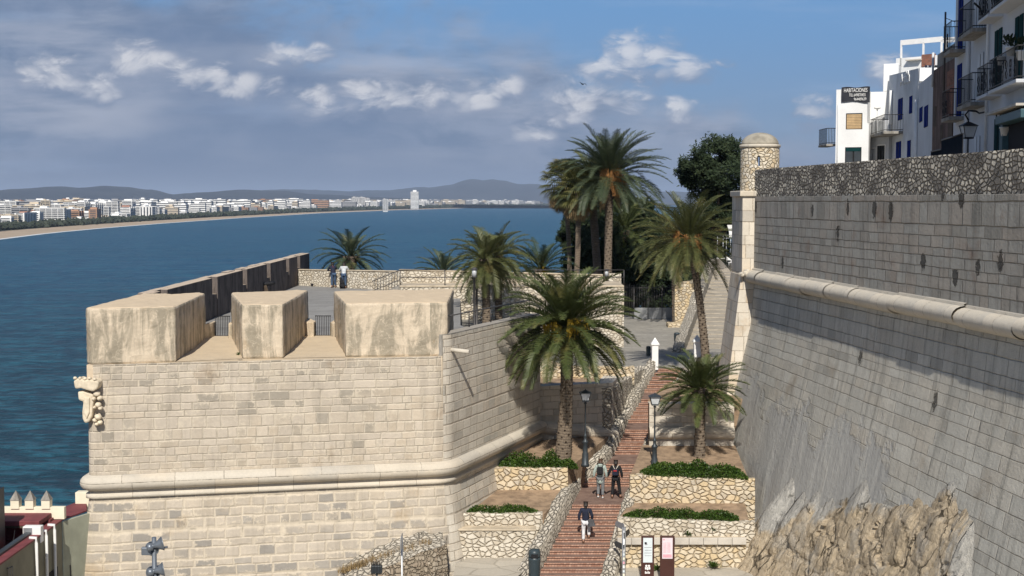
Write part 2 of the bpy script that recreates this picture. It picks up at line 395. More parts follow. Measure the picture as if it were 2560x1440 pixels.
M = {}
M['bastion'] = ashlar('ashlar_limestone', (0.47, 0.41, 0.335), (0.30, 0.27, 0.225), (0.50, 0.42, 0.32), (0.555, 0.485, 0.385), hrow=0.31, wmin=0.36, wmax=0.78, smear=0.9, darkp=0.19, streak=0.22, stain=(0.31, 0.23, 0.155), stainp=0.6, mw=0.024, bmp=0.6, warp=0.08)
M['scarp'] = ashlar('ashlar_scarp', (0.44, 0.385, 0.315), (0.25, 0.235, 0.215), (0.50, 0.42, 0.32), (0.565, 0.49, 0.385), hrow=0.36, wmin=0.42, wmax=0.75, smear=1.0, darkp=0.36, streak=0.2, stain=(0.39, 0.285, 0.17), stainp=0.6, mw=0.045, bmp=0.65, warp=0.10)
M['flank'] = ashlar('ashlar_flank', (0.58, 0.53, 0.45), (0.40, 0.38, 0.335), (0.58, 0.50, 0.40), (0.48, 0.42, 0.34), hrow=0.36, wmin=0.5, wmax=0.95, smear=0.25, streak=0.3, darkp=0.14, stain=(0.3, 0.24, 0.18), stainp=0.3, mw=0.022, bmp=0.55)
M['cordon'] = ashlar('cordon_stone', (0.54, 0.49, 0.41), (0.42, 0.39, 0.34), (0.60, 0.52, 0.41), (0.28, 0.24, 0.19), hrow=5.0, wmin=1.1, wmax=1.9, smear=0.0, darkp=0.2, stain=(0.40, 0.38, 0.34), stainp=0.6, mw=0.010, bmp=0.45, warp=0.03)
M['great'] = ashlar('ashlar_grey', (0.36, 0.345, 0.31), (0.28, 0.27, 0.24), (0.40, 0.345, 0.29), (0.285, 0.265, 0.235), hrow=0.38, wmin=0.6, wmax=1.35, smear=0.4, streak=0.5, darkp=0.12, stain=(0.24, 0.165, 0.125), stainp=0.85, mw=0.016, bmp=0.9, bd=0.06, pits=0.28, warp=0.07)
M['batter'] = ashlar('ashlar_batter', (0.47, 0.45, 0.395), (0.36, 0.345, 0.305), (0.50, 0.455, 0.38), (0.42, 0.395, 0.345), hrow=0.43, wmin=0.7, wmax=1.5, smear=0.45, streak=0.6, darkp=0.14, stain=(0.30, 0.25, 0.19), stainp=0.6, mw=0.015, bmp=0.8, bd=0.05, pits=0.06,
                     mask=((0.39, 0.38, 0.355), (0.455, 0.445, 0.41), (0.54, 0.52, 0.465)), warp=0.06)
M['quoin'] = ashlar('quoin_stone', (0.62, 0.56, 0.47), (0.45, 0.42, 0.37), (0.62, 0.50, 0.36), (0.36, 0.30, 0.23), hrow=0.62, wmin=0.45, wmax=0.8, smear=0.1, darkp=0.15, stain=(0.42, 0.27, 0.13), stainp=0.7, mw=0.014, bmp=0.4, warp=0.03)
M['dark_rubble'] = rubble('rubble_dark', (0.48, 0.44, 0.375), (0.80, 0.73, 0.60), (0.34, 0.31, 0.27), (0.225, 0.205, 0.18), scale=3.8, flat=1.7, mw=0.13, bmp=1.0, bd=0.07, patch=0.6)
M['warm_rubble'] = rubble('rubble_warm', (0.62, 0.49, 0.31), (0.66, 0.57, 0.43), (0.50, 0.44, 0.35), (0.50, 0.385, 0.24), scale=3.7, mw=0.045, bd=0.035, patch=0.15)
M['pale_rubble'] = rubble('rubble_pale', (0.60, 0.54, 0.44), (0.68, 0.62, 0.52), (0.50, 0.43, 0.33), (0.50, 0.42, 0.31), scale=4.0, mw=0.05, bd=0.035, patch=0.2)
M['stairwall'] = rubble('rubble_stairwall', (0.52, 0.47, 0.39), (0.60, 0.55, 0.47), (0.40, 0.36, 0.30), (0.50, 0.45, 0.37), scale=4.6, mw=0.09, patch=0.7, bmp=1.0, bd=0.06)
M['brown_rubble'] = rubble('rubble_brown', (0.36, 0.30, 0.225), (0.44, 0.38, 0.30), (0.28, 0.22, 0.16), (0.33, 0.27, 0.20), scale=4.5, mw=0.08, patch=0.5, bd=0.06)
M['garita'] = rubble('rubble_tower', (0.66, 0.58, 0.45), (0.72, 0.65, 0.54), (0.58, 0.46, 0.30), (0.52, 0.43, 0.30), scale=4.6, mw=0.05, patch=0.2, bd=0.035)
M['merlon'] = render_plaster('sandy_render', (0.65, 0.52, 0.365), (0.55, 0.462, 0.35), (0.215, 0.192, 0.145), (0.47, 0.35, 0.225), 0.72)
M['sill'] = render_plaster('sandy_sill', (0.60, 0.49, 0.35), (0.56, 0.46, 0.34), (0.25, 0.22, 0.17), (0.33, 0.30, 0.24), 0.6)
M['rowwall'] = render_plaster('shade_toned_render', (0.58, 0.47, 0.36), (0.150, 0.125, 0.112), (0.07, 0.062, 0.058), (0.17, 0.13, 0.11), 0.8)  # side colours darkened to paint in the shade on the wall's inner face
M['white'] = simple('white_paint', (0.80, 0.79, 0.77), 0.7, var=0.05, bmp=0.15)
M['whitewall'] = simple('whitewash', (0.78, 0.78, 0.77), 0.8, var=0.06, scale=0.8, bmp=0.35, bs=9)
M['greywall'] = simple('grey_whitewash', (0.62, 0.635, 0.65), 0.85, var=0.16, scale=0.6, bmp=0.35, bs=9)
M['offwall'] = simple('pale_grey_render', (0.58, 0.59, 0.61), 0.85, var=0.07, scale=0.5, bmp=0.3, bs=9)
M['cream'] = simple('cream_paint', (0.78, 0.72, 0.56), 0.7, var=0.05, bmp=0.1)
M['blue'] = simple('blue_paint', (0.006, 0.022, 0.17), 0.9, spec=0.05)
M['green'] = simple('green_paint', (0.008, 0.040, 0.042), 0.9, spec=0.05)
M['teal'] = simple('teal_panel', (0.05, 0.11, 0.13), 0.5)
M['iron'] = simple('black_iron', (0.018, 0.018, 0.02), 0.5, 0.3)
M['rail'] = simple('grey_iron', (0.09, 0.085, 0.085), 0.55, 0.4)
M['lampiron'] = simple('lamp_iron', (0.05, 0.06, 0.068), 0.45, 0.3)
M['steel'] = simple('dull_steel', (0.42, 0.43, 0.44), 0.4, 0.6, bmp=0.1)
M['speaker'] = simple('grey_metal', (0.17, 0.19, 0.215), 0.38, 0.4, var=0.08)
M['glass'] = simple('dark_glass', (0.02, 0.025, 0.03), 0.08, spec=0.8)
M['lampglass'] = simple('frosted_glass', (0.55, 0.57, 0.58), 0.25)
M['binm'] = simple('bin_plastic', (0.035, 0.05, 0.058), 0.4, var=0.08)
M['brown'] = simple('brown_panel', (0.060, 0.022, 0.016), 0.45, var=0.06)
M['dark'] = simple('dark_opening', (0.012, 0.012, 0.014), 0.9)
M['shutter'] = simple('tan_shutter', (0.55, 0.38, 0.20), 0.6)
M['banner'] = simple('black_banner', (0.015, 0.017, 0.025), 0.7)
M['redroof'] = simple('red_paint', (0.185, 0.048, 0.052), 0.75, var=0.2, scale=2, bmp=0.2)
M['olive'] = simple('olive_render', (0.20, 0.19, 0.14), 0.9, var=0.18, scale=1.1, bmp=0.3)
M['sage'] = simple('sage_render', (0.34, 0.35, 0.27), 0.9, var=0.15, scale=0.9, bmp=0.3)
M['tile'] = simple('terracotta', (0.33, 0.15, 0.10), 0.8, bmp=0.3)
M['slab'] = simple('bench_slab', (0.50, 0.46, 0.40), 0.85, var=0.14, scale=1.3, bmp=0.3)
M['coping'] = simple('coping_mortar', (0.50, 0.42, 0.31), 0.9, var=0.2, scale=2, bmp=0.5, bs=10)
M['soil'] = simple('dry_soil', (0.29, 0.205, 0.135), 0.95, var=0.3, scale=2.5, bmp=1.0, bs=7)
M['dome'] = simple('dome_mortar', (0.33, 0.30, 0.245), 0.95, var=0.3, scale=1.6, bmp=0.6, bs=8)
M['statue'] = simple('carved_limestone', (0.66, 0.57, 0.43), 0.9, var=0.14, scale=4, bmp=0.6, bs=12)
M['skin'] = simple('skin', (0.45, 0.26, 0.18), 0.6, var=0.05)
M['sign_w'] = simple('sign_sheet', (0.62, 0.68, 0.70), 0.35, var=0.04)
M['sign_p'] = simple('sign_pink', (0.72, 0.62, 0.66), 0.35, var=0.04)
M['pink'] = simple('sign_pinkband', (0.68, 0.36, 0.42), 0.4)
M['ink'] = simple('ink_grey', (0.22, 0.22, 0.24), 0.6)
M['dates'] = simple('orange_dates', (0.27, 0.125, 0.035), 0.7, var=0.35, scale=6)
M['yellowd'] = simple('yellow_stalks', (0.40, 0.26, 0.02), 0.7, var=0.4, scale=6)
M['dryleaf'] = simple('dry_leaf', (0.26, 0.18, 0.085), 0.85, var=0.35, scale=4)
M['orange'] = simple('orange_plastic', (0.55, 0.08, 0.03), 0.5)
M['redbrick'] = ashlar('red_brick', (0.26, 0.11, 0.075), (0.17, 0.075, 0.055), (0.32, 0.15, 0.10), (0.22, 0.16, 0.13), hrow=0.075, wmin=0.24, wmax=0.26, smear=0.1, mw=0.008, bmp=0.4, warp=0.01)
M['brownwall'] = render_plaster('brown_render', (0.2, 0.15, 0.12), (0.17, 0.115, 0.095), (0.07, 0.05, 0.045), (0.25, 0.13, 0.09), 0.7)
M['concrete'] = render_plaster('old_concrete', (0.36, 0.33, 0.29), (0.30, 0.28, 0.25), (0.15, 0.14, 0.12), (0.30, 0.22, 0.17), 0.6)

def leafmat(name, c1, c2, c3=None, trans=0.25, rough=0.5, scale=1.5):
    m, t, b = newmat(name); p = geo(t)
    c = t.mix(t.ss(t.noise(p, scale, 4, 0.7), 0.3, 0.7), c1, c2)
    if c3: c = t.mix(t.ss(t.noise(p, scale*0.45, 3, 0.6), 0.55, 0.7), c, c3)
    t.put(b.inputs['Base Color'], c); b.inputs['Roughness'].default_value = rough; b.inputs['Specular IOR Level'].default_value = 0.35
    tr = t.new('ShaderNodeBsdfTranslucent'); t.put(tr.inputs[0], c)
    mx = t.new('ShaderNodeMixShader'); mx.inputs[0].default_value = trans
    t.l.new(b.outputs[0], mx.inputs[1]); t.l.new(tr.outputs[0], mx.inputs[2])
    out = [n for n in t.n if n.type == 'OUTPUT_MATERIAL'][0]; t.l.new(mx.outputs[0], out.inputs[0]); return m
M['frond_green'] = leafmat('frond_green', (0.050, 0.070, 0.022), (0.105, 0.125, 0.042), (0.155, 0.145, 0.05), trans=0.15)
M['frond_blue'] = leafmat('frond_bluegreen', (0.050, 0.072, 0.038), (0.098, 0.122, 0.068), (0.16, 0.15, 0.06), trans=.15)
M['frond_olive'] = leafmat('frond_olive', (0.070, 0.082, 0.028), (0.13, 0.138, 0.05), (0.20, 0.165, 0.06), trans=.18)
M['frond_dark'] = leafmat('frond_dark', (0.035, 0.055, 0.022), (0.07, 0.09, 0.035), (0.14, 0.12, 0.03))
M['fan_leaf'] = leafmat('fan_leaf', (0.09, 0.10, 0.03), (0.17, 0.165, 0.06), (0.24, 0.2, 0.08))
M['pine'] = leafmat('pine_needles', (0.014, 0.026, 0.010), (0.034, 0.052, 0.020), (0.05, 0.065, 0.025), 0.1, 0.7)
M['ivy'] = leafmat('ground_leaf', (0.030, 0.065, 0.010), (0.075, 0.13, 0.020), (0.10, 0.15, 0.03), 0.2, 0.45, 4)
M['coasttree'] = leafmat('coast_tree', (0.03, 0.042, 0.03), (0.06, 0.07, 0.045), None, 0.1, 0.8, 0.05)

def mk_trunk():
    m, t, b = newmat('palm_bark'); uv = uvw(t); x, y, z = t.sep(uv)
    w = t.noise(uv, 3, 4, 0.6)
    yy = t.m('ADD', t.m('MULTIPLY', y, 8.0), t.m('MULTIPLY', w, 1.3))
    fr = t.m('FRACT', yy)
    diam = t.m('FRACT', t.m('ADD', t.m('MULTIPLY', x, 5.0), t.m('MULTIPLY', t.m('FLOOR', yy), 0.5)))
    n = t.noise(uv, 14, 6, 0.7)
    c = t.mix(fr, (0.075, 0.055, 0.04), (0.20, 0.155, 0.11)); c = t.mix(t.m('MULTIPLY', t.ss(diam, 0.2, 0.0), 0.7), c, (0.05, 0.038, 0.03))
    c = t.mix(t.ss(n, 0.5, 0.8), c, (0.26, 0.21, 0.155))
    t.put(b.inputs['Base Color'], c); b.inputs['Roughness'].default_value = 0.95
    bump(t, b, t.m('ADD', fr, t.m('MULTIPLY', n, 0.6)), 1.0, 0.06); return m
M['bark'] = mk_trunk()
M['wood'] = simple('bark_brown', (0.09, 0.065, 0.045), 0.95, var=0.3, bmp=0.8, bs=8)

def mk_paving(name, c1, c2, joint, scale, flat=1.0, bmp=0.4):
    m, t, b = newmat(name); uv = uvw(t)
    wn = t.new('ShaderNodeTexNoise'); t.put(wn.inputs['Vector'], uv); wn.inputs['Scale'].default_value = 1.2
    w = t.vm('ADD', t.vm('MULTIPLY', uv, (1, flat, 1)), t.vm('MULTIPLY', t.vm('SUBTRACT', wn.outputs[1], (.5, .5, .5)), (0.35, 0.35, 0)))
    v1 = t.new('ShaderNodeTexVoronoi', voronoi_dimensions='2D', feature='DISTANCE_TO_EDGE'); v2 = t.new('ShaderNodeTexVoronoi', voronoi_dimensions='2D')
    for v in (v1, v2): t.put(v.inputs['Vector'], w); v.inputs['Scale'].default_value = scale
    r = t.sep(v2.outputs['Color'])[0]; big = t.noise(uv, 0.35, 5, 0.6); fine = t.noise(uv, 9, 7, 0.7)
    c = t.mix(r, c1, c2); c = t.mix(t.m('MULTIPLY', t.ss(v1.outputs['Distance'], 0.05, 0.01), 0.6), c, joint)
    c = t.mix(t.m('MULTIPLY', t.ss(big, 0.4, 0.7), 0.5), c, tuple(k*0.72 for k in c1))
    gr = t.m('ADD', 0.8, t.m('MULTIPLY', fine, 0.4)); c = t.mix(1.0, c, t.xyz(gr, gr, gr), 'MULTIPLY')
    t.put(b.inputs['Base Color'], c); b.inputs['Roughness'].default_value = 0.88
    bump(t, b, t.m('ADD', t.ss(v1.outputs['Distance'], 0.0, 0.08), fine), bmp, 0.02); return m
M['plaza'] = mk_paving('plaza_slabs', (0.27, 0.255, 0.225), (0.37, 0.345, 0.30), (0.15, 0.135, 0.11), 2.2, 1.6)
M['terrace'] = mk_paving('terrace_paving', (0.24, 0.23, 0.215), (0.29, 0.28, 0.26), (0.17, 0.155, 0.14), 0.9, 2.4, 0.2)
M['lower'] = mk_paving('lower_paving', (0.42, 0.38, 0.315), (0.49, 0.445, 0.37), (0.25, 0.22, 0.17), 0.8, 1.5, 0.25)
M['cobble'] = mk_paving('ramp_cobble', (0.33, 0.29, 0.23), (0.43, 0.38, 0.31), (0.19, 0.165, 0.13), 2.6, 2.0)

def mk_brickstep():
    m, t, b = newmat('stair_brick'); g = t.new('ShaderNodeNewGeometry'); nz = t.sep(g.outputs['True Normal'])[2]
    uv = uvw(t); x, y, z = t.sep(uv); fx = t.m('FRACT', t.m('MULTIPLY', x, 9.0))
    wn = t.new('ShaderNodeTexWhiteNoise', noise_dimensions='2D'); t.put(wn.inputs['Vector'], t.xyz(t.m('FLOOR', t.m('MULTIPLY', x, 9.0)), t.m('FLOOR', t.m('MULTIPLY', y, 6)), 0.0)); r = wn.outputs[0]
    n = t.noise(uv, 2.0, 6, 0.7); fine = t.noise(uv, 20, 5, 0.7)
    ris = t.mix(r, (0.33, 0.17, 0.115), (0.50, 0.31, 0.225)); ris = t.mix(t.m('MULTIPLY', t.ss(t.m('ABSOLUTE', t.m('SUBTRACT', fx, 0.5)), 0.40, 0.46), 0.65), ris, (0.13, 0.08, 0.06))
    tr = t.mix(t.ss(n, 0.35, 0.65), (0.155, 0.095, 0.075), (0.235, 0.155, 0.12))
    c = t.mix(t.ss(nz, 0.4, 0.6), ris, tr); gr = t.m('ADD', 0.75, t.m('MULTIPLY', fine, 0.5)); c = t.mix(1.0, c, t.xyz(gr, gr, gr), 'MULTIPLY')
    t.put(b.inputs['Base Color'], c); b.inputs['Roughness'].default_value = 0.88; bump(t, b, fine, 0.4, 0.01); return m
M['step'] = mk_brickstep()

def mk_rock():
    m, t, b = newmat('cliff_rock'); p = geo(t); at = t.new('ShaderNodeVertexColor', layer_name='mask'); mr, mg, mb_ = t.sep(at.outputs[0])
    n1 = t.noise(t.vm('MULTIPLY', p, (1, 1, 0.45)), 0.9, 9, 0.62, 0.5); n2 = t.noise(p, 4.5, 9, 0.7, 0.4)
    g1 = t.mix(t.ss(n2, 0.3, 0.7), (0.38, 0.365, 0.33), (0.52, 0.495, 0.445))
    w1 = t.mix(t.ss(n2, 0.3, 0.7), (0.42, 0.335, 0.23), (0.58, 0.48, 0.345)); w1 = t.mix(t.ss(n1, 0.52, 0.7), w1, (0.60, 0.48, 0.32)); w1 = t.mix(t.m('MULTIPLY', t.ss(t.noise(p, 0.8, 5, 0.6), 0.52, 0.64), 0.5), w1, (0.44, 0.41, 0.36))
    f = t.ss(t.m('ADD', mr, t.m('MULTIPLY', t.m('SUBTRACT', n1, 0.5), 1.5)), 0.36, 0.62)
    c = t.mix(f, g1, w1)
    vo = t.new('ShaderNodeTexVoronoi', feature='DISTANCE_TO_EDGE'); t.put(vo.inputs['Vector'], t.vm('ADD', t.vm('MULTIPLY', p, (1, 1, 0.42)), t.xyz(t.m('MULTIPLY', n2, 0.35), t.m('MULTIPLY', n1, 0.6), t.m('MULTIPLY', n2, 0.3)))); vo.inputs['Scale'].default_value = 1.15
    crack = t.m('MULTIPLY', t.ss(vo.outputs['Distance'], 0.035, 0.0), t.ss(t.noise(p, 0.9, 3, 0.5), 0.42, 0.6))
    c = t.mix(t.m('MULTIPLY', crack, 0.8), c, (0.05, 0.042, 0.035))
    t.put(b.inputs['Base Color'], c); b.inputs['Roughness'].default_value = 0.95; b.inputs['Specular IOR Level'].default_value = 0.1
    bump(t, b, t.m('SUBTRACT', t.m('ADD', t.m('MULTIPLY', n1, 2), n2), t.m('MULTIPLY', crack, 1.5)), 1.0, 0.16); return m
M['rock'] = mk_rock()

def mk_sea():
    m, t, b = newmat('sea_water'); p = geo(t)
    cd = t.new('ShaderNodeCameraData')
    x, y, z = t.sep(p); dist = t.m('SQRT', t.m('ADD', t.m('MULTIPLY', x, x), t.m('MULTIPLY', y, y)))
    q = t.vm('MULTIPLY', p, (0.55, 1.0, 1.0))
    big = t.noise(t.vm('MULTIPLY', p, (0.4, 1.0, 1.0)), 0.0035, 4, 0.55)
    shore = t.ss(t.noise(p, 0.0012, 3, 0.5), 0.4, 0.7)
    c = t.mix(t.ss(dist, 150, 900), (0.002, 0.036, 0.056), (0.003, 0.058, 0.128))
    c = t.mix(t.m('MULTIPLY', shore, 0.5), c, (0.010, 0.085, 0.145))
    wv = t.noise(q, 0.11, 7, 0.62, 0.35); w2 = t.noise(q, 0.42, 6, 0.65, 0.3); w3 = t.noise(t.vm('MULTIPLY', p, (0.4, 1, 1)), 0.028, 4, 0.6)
    # sunlit shoulders and dark troughs of the swell, painted into the body colour
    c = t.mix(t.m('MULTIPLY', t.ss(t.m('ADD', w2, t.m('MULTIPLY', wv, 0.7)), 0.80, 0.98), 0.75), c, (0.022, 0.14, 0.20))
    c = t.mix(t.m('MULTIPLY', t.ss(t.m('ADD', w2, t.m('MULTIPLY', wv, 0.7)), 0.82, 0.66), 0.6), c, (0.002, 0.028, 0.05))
    c = t.mix(t.m('MULTIPLY', t.ss(big, 0.45, 0.65), 0.3), c, (0.004, 0.045, 0.085))
    t.put(b.inputs['Base Color'], c); b.inputs['Roughness'].default_value = 0.28; b.inputs['IOR'].default_value = 1.33
    b.inputs['Specular IOR Level'].default_value = 0.13
    bump(t, b, t.m('ADD', t.m('ADD', t.m('MULTIPLY', wv, 2.2), w2), t.m('MULTIPLY', w3, 5.0)), 1.0, 2.4); return m
M['sea'] = mk_sea()
M['sand'] = simple('beach_sand', (0.40, 0.31, 0.22), 0.95, var=0.08, scale=0.02)
M['foam'] = simple('foam', (0.6, 0.62, 0.62), 0.8, var=0.1, scale=0.05)
def mk_land():
    m, t, b = newmat('coast_land'); p = geo(t)
    c = t.mix(t.ss(t.noise(p, 0.004, 7, 0.7), 0.35, 0.65), (0.03, 0.04, 0.035), (0.07, 0.07, 0.055)); 
    c = t.mix(t.m('MULTIPLY', t.ss(t.noise(p, 0.02, 4, 0.6), 0.6, 0.7), 0.4), c, (0.3, 0.27, 0.22))
    t.put(b.inputs['Base Color'], c); b.inputs['Roughness'].default_value = 0.95; return m
M['land'] = mk_land()
def mk_hill():
    m, t, b = newmat('hill_scrub'); p = geo(t)
    c = t.mix(t.ss(t.noise(p, 0.0015, 8, 0.7), 0.4, 0.62), (0.012, 0.017, 0.024), (0.030, 0.034, 0.040))
    c = t.mix(t.m('MULTIPLY', t.ss(t.noise(p, 0.004, 6, 0.7), 0.62, 0.7), 0.3), c, (0.09, 0.085, 0.09))
    t.put(b.inputs['Base Color'], c); b.inputs['Roughness'].default_value = 0.95; return m
M['hill'] = mk_hill()
# ---------------------------------------------------------------- sea, coast, hills
def flat(pts, z): return [(p[0], p[1], z) for p in pts]
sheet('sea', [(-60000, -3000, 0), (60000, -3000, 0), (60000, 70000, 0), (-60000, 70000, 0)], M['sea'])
shore_px = [(-700, 660), (-300, 627), (-120, 611), (0, 598), (120, 583), (260, 570), (400, 559), (600, 545), (800, 533), (1000, 525), (1200, 519.5), (1400, 517), (1640, 517.5), (1800, 520), (2200, 523)]
def shore(px, off=0.0):
    for i in range(len(shore_px)-1):
        (x0, y0), (x1, y1) = shore_px[i], shore_px[i+1]
        if x0 <= px <= x1: return P(px, y0+(y1-y0)*(px-x0)/(x1-x0)+off, 40)
    return P(px, shore_px[-1][1], 40)
SH = [shore(px) for px in list(range(-700, 1400, 50)) + list(range(1400, 2201, 100))]
def inland(p, i, d):
    q0, q1 = SH[max(i-1, 0)], SH[min(i+1, len(SH)-1)]; t = (q1-q0); n = Vector((-t.y, t.x, 0)).normalized(); return p+n*d
def strip(name, d0, z0, d1, z1, mat, steps=1):
    m = MB()
    A = []
    for i, p in enumerate(SH):
        w = min(1.0+0*i, 1.0)
        a_ = inland(p, i, d0); b = inland(p, i, d1); A.append((m.vert((a_.x, a_.y, z0)), m.vert((b.x, b.y, z1))))
    for i in range(len(A)-1): m.face((A[i][0], A[i+1][0], A[i+1][1], A[i][1]))
    o = m.build(name, mat)
    for p_ in o.data.polygons[:1]:
        if p_.normal.z < 0: o.data.flip_normals()
    return tag(o, kind='structure')
strip('surf_line', -4, 0.05, 3, 0.25, M['foam'])
strip('beach', 3, 0.25, 62, 2.2, M['sand'])
m = MB(); A = []
for i, p in enumerate(SH):
    b0 = inland(p, i, 62); row = [m.vert((b0.x, b0.y, 2.2))]
    for (d, z) in ((300, 3.0), (900, 8.0), (2500, 22)):
        if i < len(SH)-1 or True:
            q = Vector((b0.x-d*0.92, b0.y+d*0.38, z)); row.append(m.vert(q))
    row.append(m.vert((b0.x-60000, max(b0.y, 1500)+26000, 60))); A.append(row)
for i in range(len(A)-1):
    for k in range(4): m.face((A[i][k], A[i+1][k], A[i+1][k+1], A[i][k+1]))
o = m.build('coastal_plain', M['land']); tag(o, kind='structure')
if o.data.polygons[0].normal.z < 0: o.data.flip_normals()
# land behind the far end of the bay
sheet('far_plain', [(200, 12500, 4), (60000, 12500, 4), (60000, 60000, 30), (-60000, 60000, 30), (-22000, 30000, 30), (-3000, 14000, 12)], M['land'])

def hills(name, prof, Y, depth, amp, seed):
    m = MB(); xs = []
    n = 200; K = 12; rows = []
    x0, x1 = prof[0][0], prof[-1][0]
    for i in range(n+1):
        px = x0+(x1-x0)*i/n
        for j in range(len(prof)-1):
            if prof[j][0] <= px <= prof[j+1][0]:
                f = (px-prof[j][0])/(prof[j+1][0]-prof[j][0]); f = f*f*(3-2*f); py = prof[j][1]+(prof[j+1][1]-prof[j][1])*f; break
        top = D(px, py, Y); r = []
        for k in range(-K, K+1):
            s = k/K; z = (top.z-2)*math.cos(s*math.pi/2)**1.5
            nn = mnoise.fractal(Vector((top.x/900+seed, s*3.1, 0)), 1.0, 2.0, 5)
            z = max(0, z*(1+0.14*nn*(1-abs(s)**0.5 if k else 0.15)) + amp*0.2*nn*(1 if k else 0.3)*(1-abs(s)))
            r.append(m.vert((top.x, Y+s*depth, 2+z)))
        rows.append(r)
    for i in range(n):
        for k in range(2*K): m.face((rows[i][k], rows[i+1][k], rows[i+1][k+1], rows[i][k+1]), None, True)
    return tag(m.build(name, M['hill']), kind='structure')
hills('near_hills', [(-500, 492), (-150, 488), (0, 489), (70, 471), (150, 466), (210, 470), (290, 467), (360, 476), (430, 488), (500, 480), (610, 474), (680, 478), (790, 488), (900, 491), (1010, 494), (1100, 502)], 14000, 2600, 90, 1)
hills('far_hills', [(200, 502), (500, 487), (700, 474), (820, 480), (960, 478), (1060, 470), (1120, 463), (1180, 450), (1230, 455), (1300, 463), (1400, 466), (1560, 476), (1700, 480), (2400, 490)], 22000, 3500, 120, 9)

# ---------------------------------------------------------------- the old town's own ground
H_T, H_P, H_M = 6.0, 9.04, 3.92     # terrace floor, upper plaza, merlon tops (metres below the eye)
def zone(name, poly, h, mat):
    if mat is M['soil']:
        m = MB(); f_ = (lambda x, y: CZ-h(x, y)) if callable(h) else CZ-h
        m.prism(poly, CZ-15.2 if (h(*poly[0]) if callable(h) else h) > 9.5 else CZ-11.2, f_); return tag(m.build(name, mat), kind='structure')
    return sheet(name, [(x, y, CZ-(h(x, y) if callable(h) else h)) for x, y in poly], mat)
# headland rock carrying everything, falling to the sea
m = MB(); rows = []
ring0 = [(-60, -40), (60, -40), (60, 150), (20, 165), (-10, 150), (-17, 108), (-17.2, 66), (-30, 60), (-60, 50)]
n0 = len(ring0)
for k, (sc, h) in enumerate(((1.0, 20.5), (1.04, 26), (1.07, 33), (1.12, 41.5))):
    rows.append([m.vert((x*sc+random.uniform(-1, 1)*(k > 0), (y-50)*sc+50+random.uniform(-1, 1)*(k > 0), CZ-h)) for x, y in ring0])
for k in range(3):
    for j in range(n0): m.face((rows[k+1][j], rows[k+1][(j+1) % n0], rows[k][(j+1) % n0], rows[k][j]))
m.face(rows[0]); m.attr = [(0.5, 0, 0)]*len(m.v)
tag(m.build('headland_rock', M['rock']), kind='structure')

# --- staircase geometry (px, py, h) traced to real positions
RIS = 0.155
flights = []   # list of edges: (Y, xl, xr, h) in walking order from the bottom
pL = [(1440, 1345, 1512), (1261, 1430, 1562), (1216, 1456, 1589), (1160, 1514, 1597), (1136, 1537, 1607), (1074, 1562, 1634), (1057, 1570, 1640), (998, 1603, 1668), (981, 1611, 1678), (922, 1642, 1728)]
hs = [None, 12.6, 12.6, 12.6-5*RIS, 12.6-5*RIS, 12.6-11*RIS, 12.6-11*RIS, 12.6-17*RIS, 12.6-17*RIS, 12.6-23*RIS]
H_TOP = hs[-1]
K = []
for (py, xl, xr), h in zip(pL[1:], hs[1:]):
    a_ = P(xl, py, h); b = P(xr, py, h); K.append((a_.y, a_.x, b.x, h))
def lerp(a_, b, f): return a_+(b-a_)*f
edges = []      # nosing lines: (Y, xl, xr, h_above, h_below) : riser at Y between h_below (nearer) and h_above
Y1, xl1, xr1, h1 = K[0]
dxl = (K[0][1]-P(1345, 1440, 14.5).x)/(K[0][0]-P(1345, 1440, 14.5).y); dxr = (K[0][2]-P(1512, 1440, 14.5).x)/(K[0][0]-P(1512, 1440, 14.5).y)
NLOW = 26
for n in range(NLOW, -1, -1):
    Y = Y1-0.34*n; edges.append((Y, xl1-dxl*0.34*n, xr1-dxr*0.34*n, h1+RIS*n))
k = 1
for nr in (5, 6, 6, 6):
    (Ya, la, ra, ha), (Yb, lb, rb, hb) = K[k], K[k+1]
    for j in range(nr):
        f = j/(nr-1); edges.append((lerp(Ya, Yb, f), lerp(la, lb, f), lerp(ra, rb, f), ha-RIS*(j+1)))
    k += 2
YTOP = edges[-1][0]
stair = thing('staircase', 'long brick staircase climbing between two rubble walls to the upper plaza', 'staircase', (edges[0][1], edges[0][0], CZ-edges[0][3]-RIS))
sx, sy, sz = stair.location
m = MB(); mi = 0
def offp(p): return (p[0]-sx, p[1]-sy, p[2]-sz)
for i, (Y, xl, xr, h) in enumerate(edges):
    z = CZ-h; zb = z-RIS
    if i < len(edges)-1:
        Yn, xln, xrn, hn = edges[i+1]
    else: Yn, xln, xrn, hn = Y+0.3, xl, xr, h
    wob = random.uniform(-.006, .006)
    nose = 0.055
    # riser (set back under the nosing) and tread slab
    m.quad(offp((xl, Y, zb)), offp((xr, Y, zb)), offp((xr, Y, z-0.035)), offp((xl, Y, z-0.035)), [(xl, zb), (xr, zb), (xr, z), (xl, z)])
    p = [(xl, Y-nose, z-0.045), (xr, Y-nose, z-0.045), (xrn, Yn+.002, z-0.045), (xln, Yn+.002, z-0.045)]
    m.hexa([offp(q) for q in p]+[offp((q[0], q[1], z+wob*0.3)) for q in p])
m.build('steps', M['step'], stair)

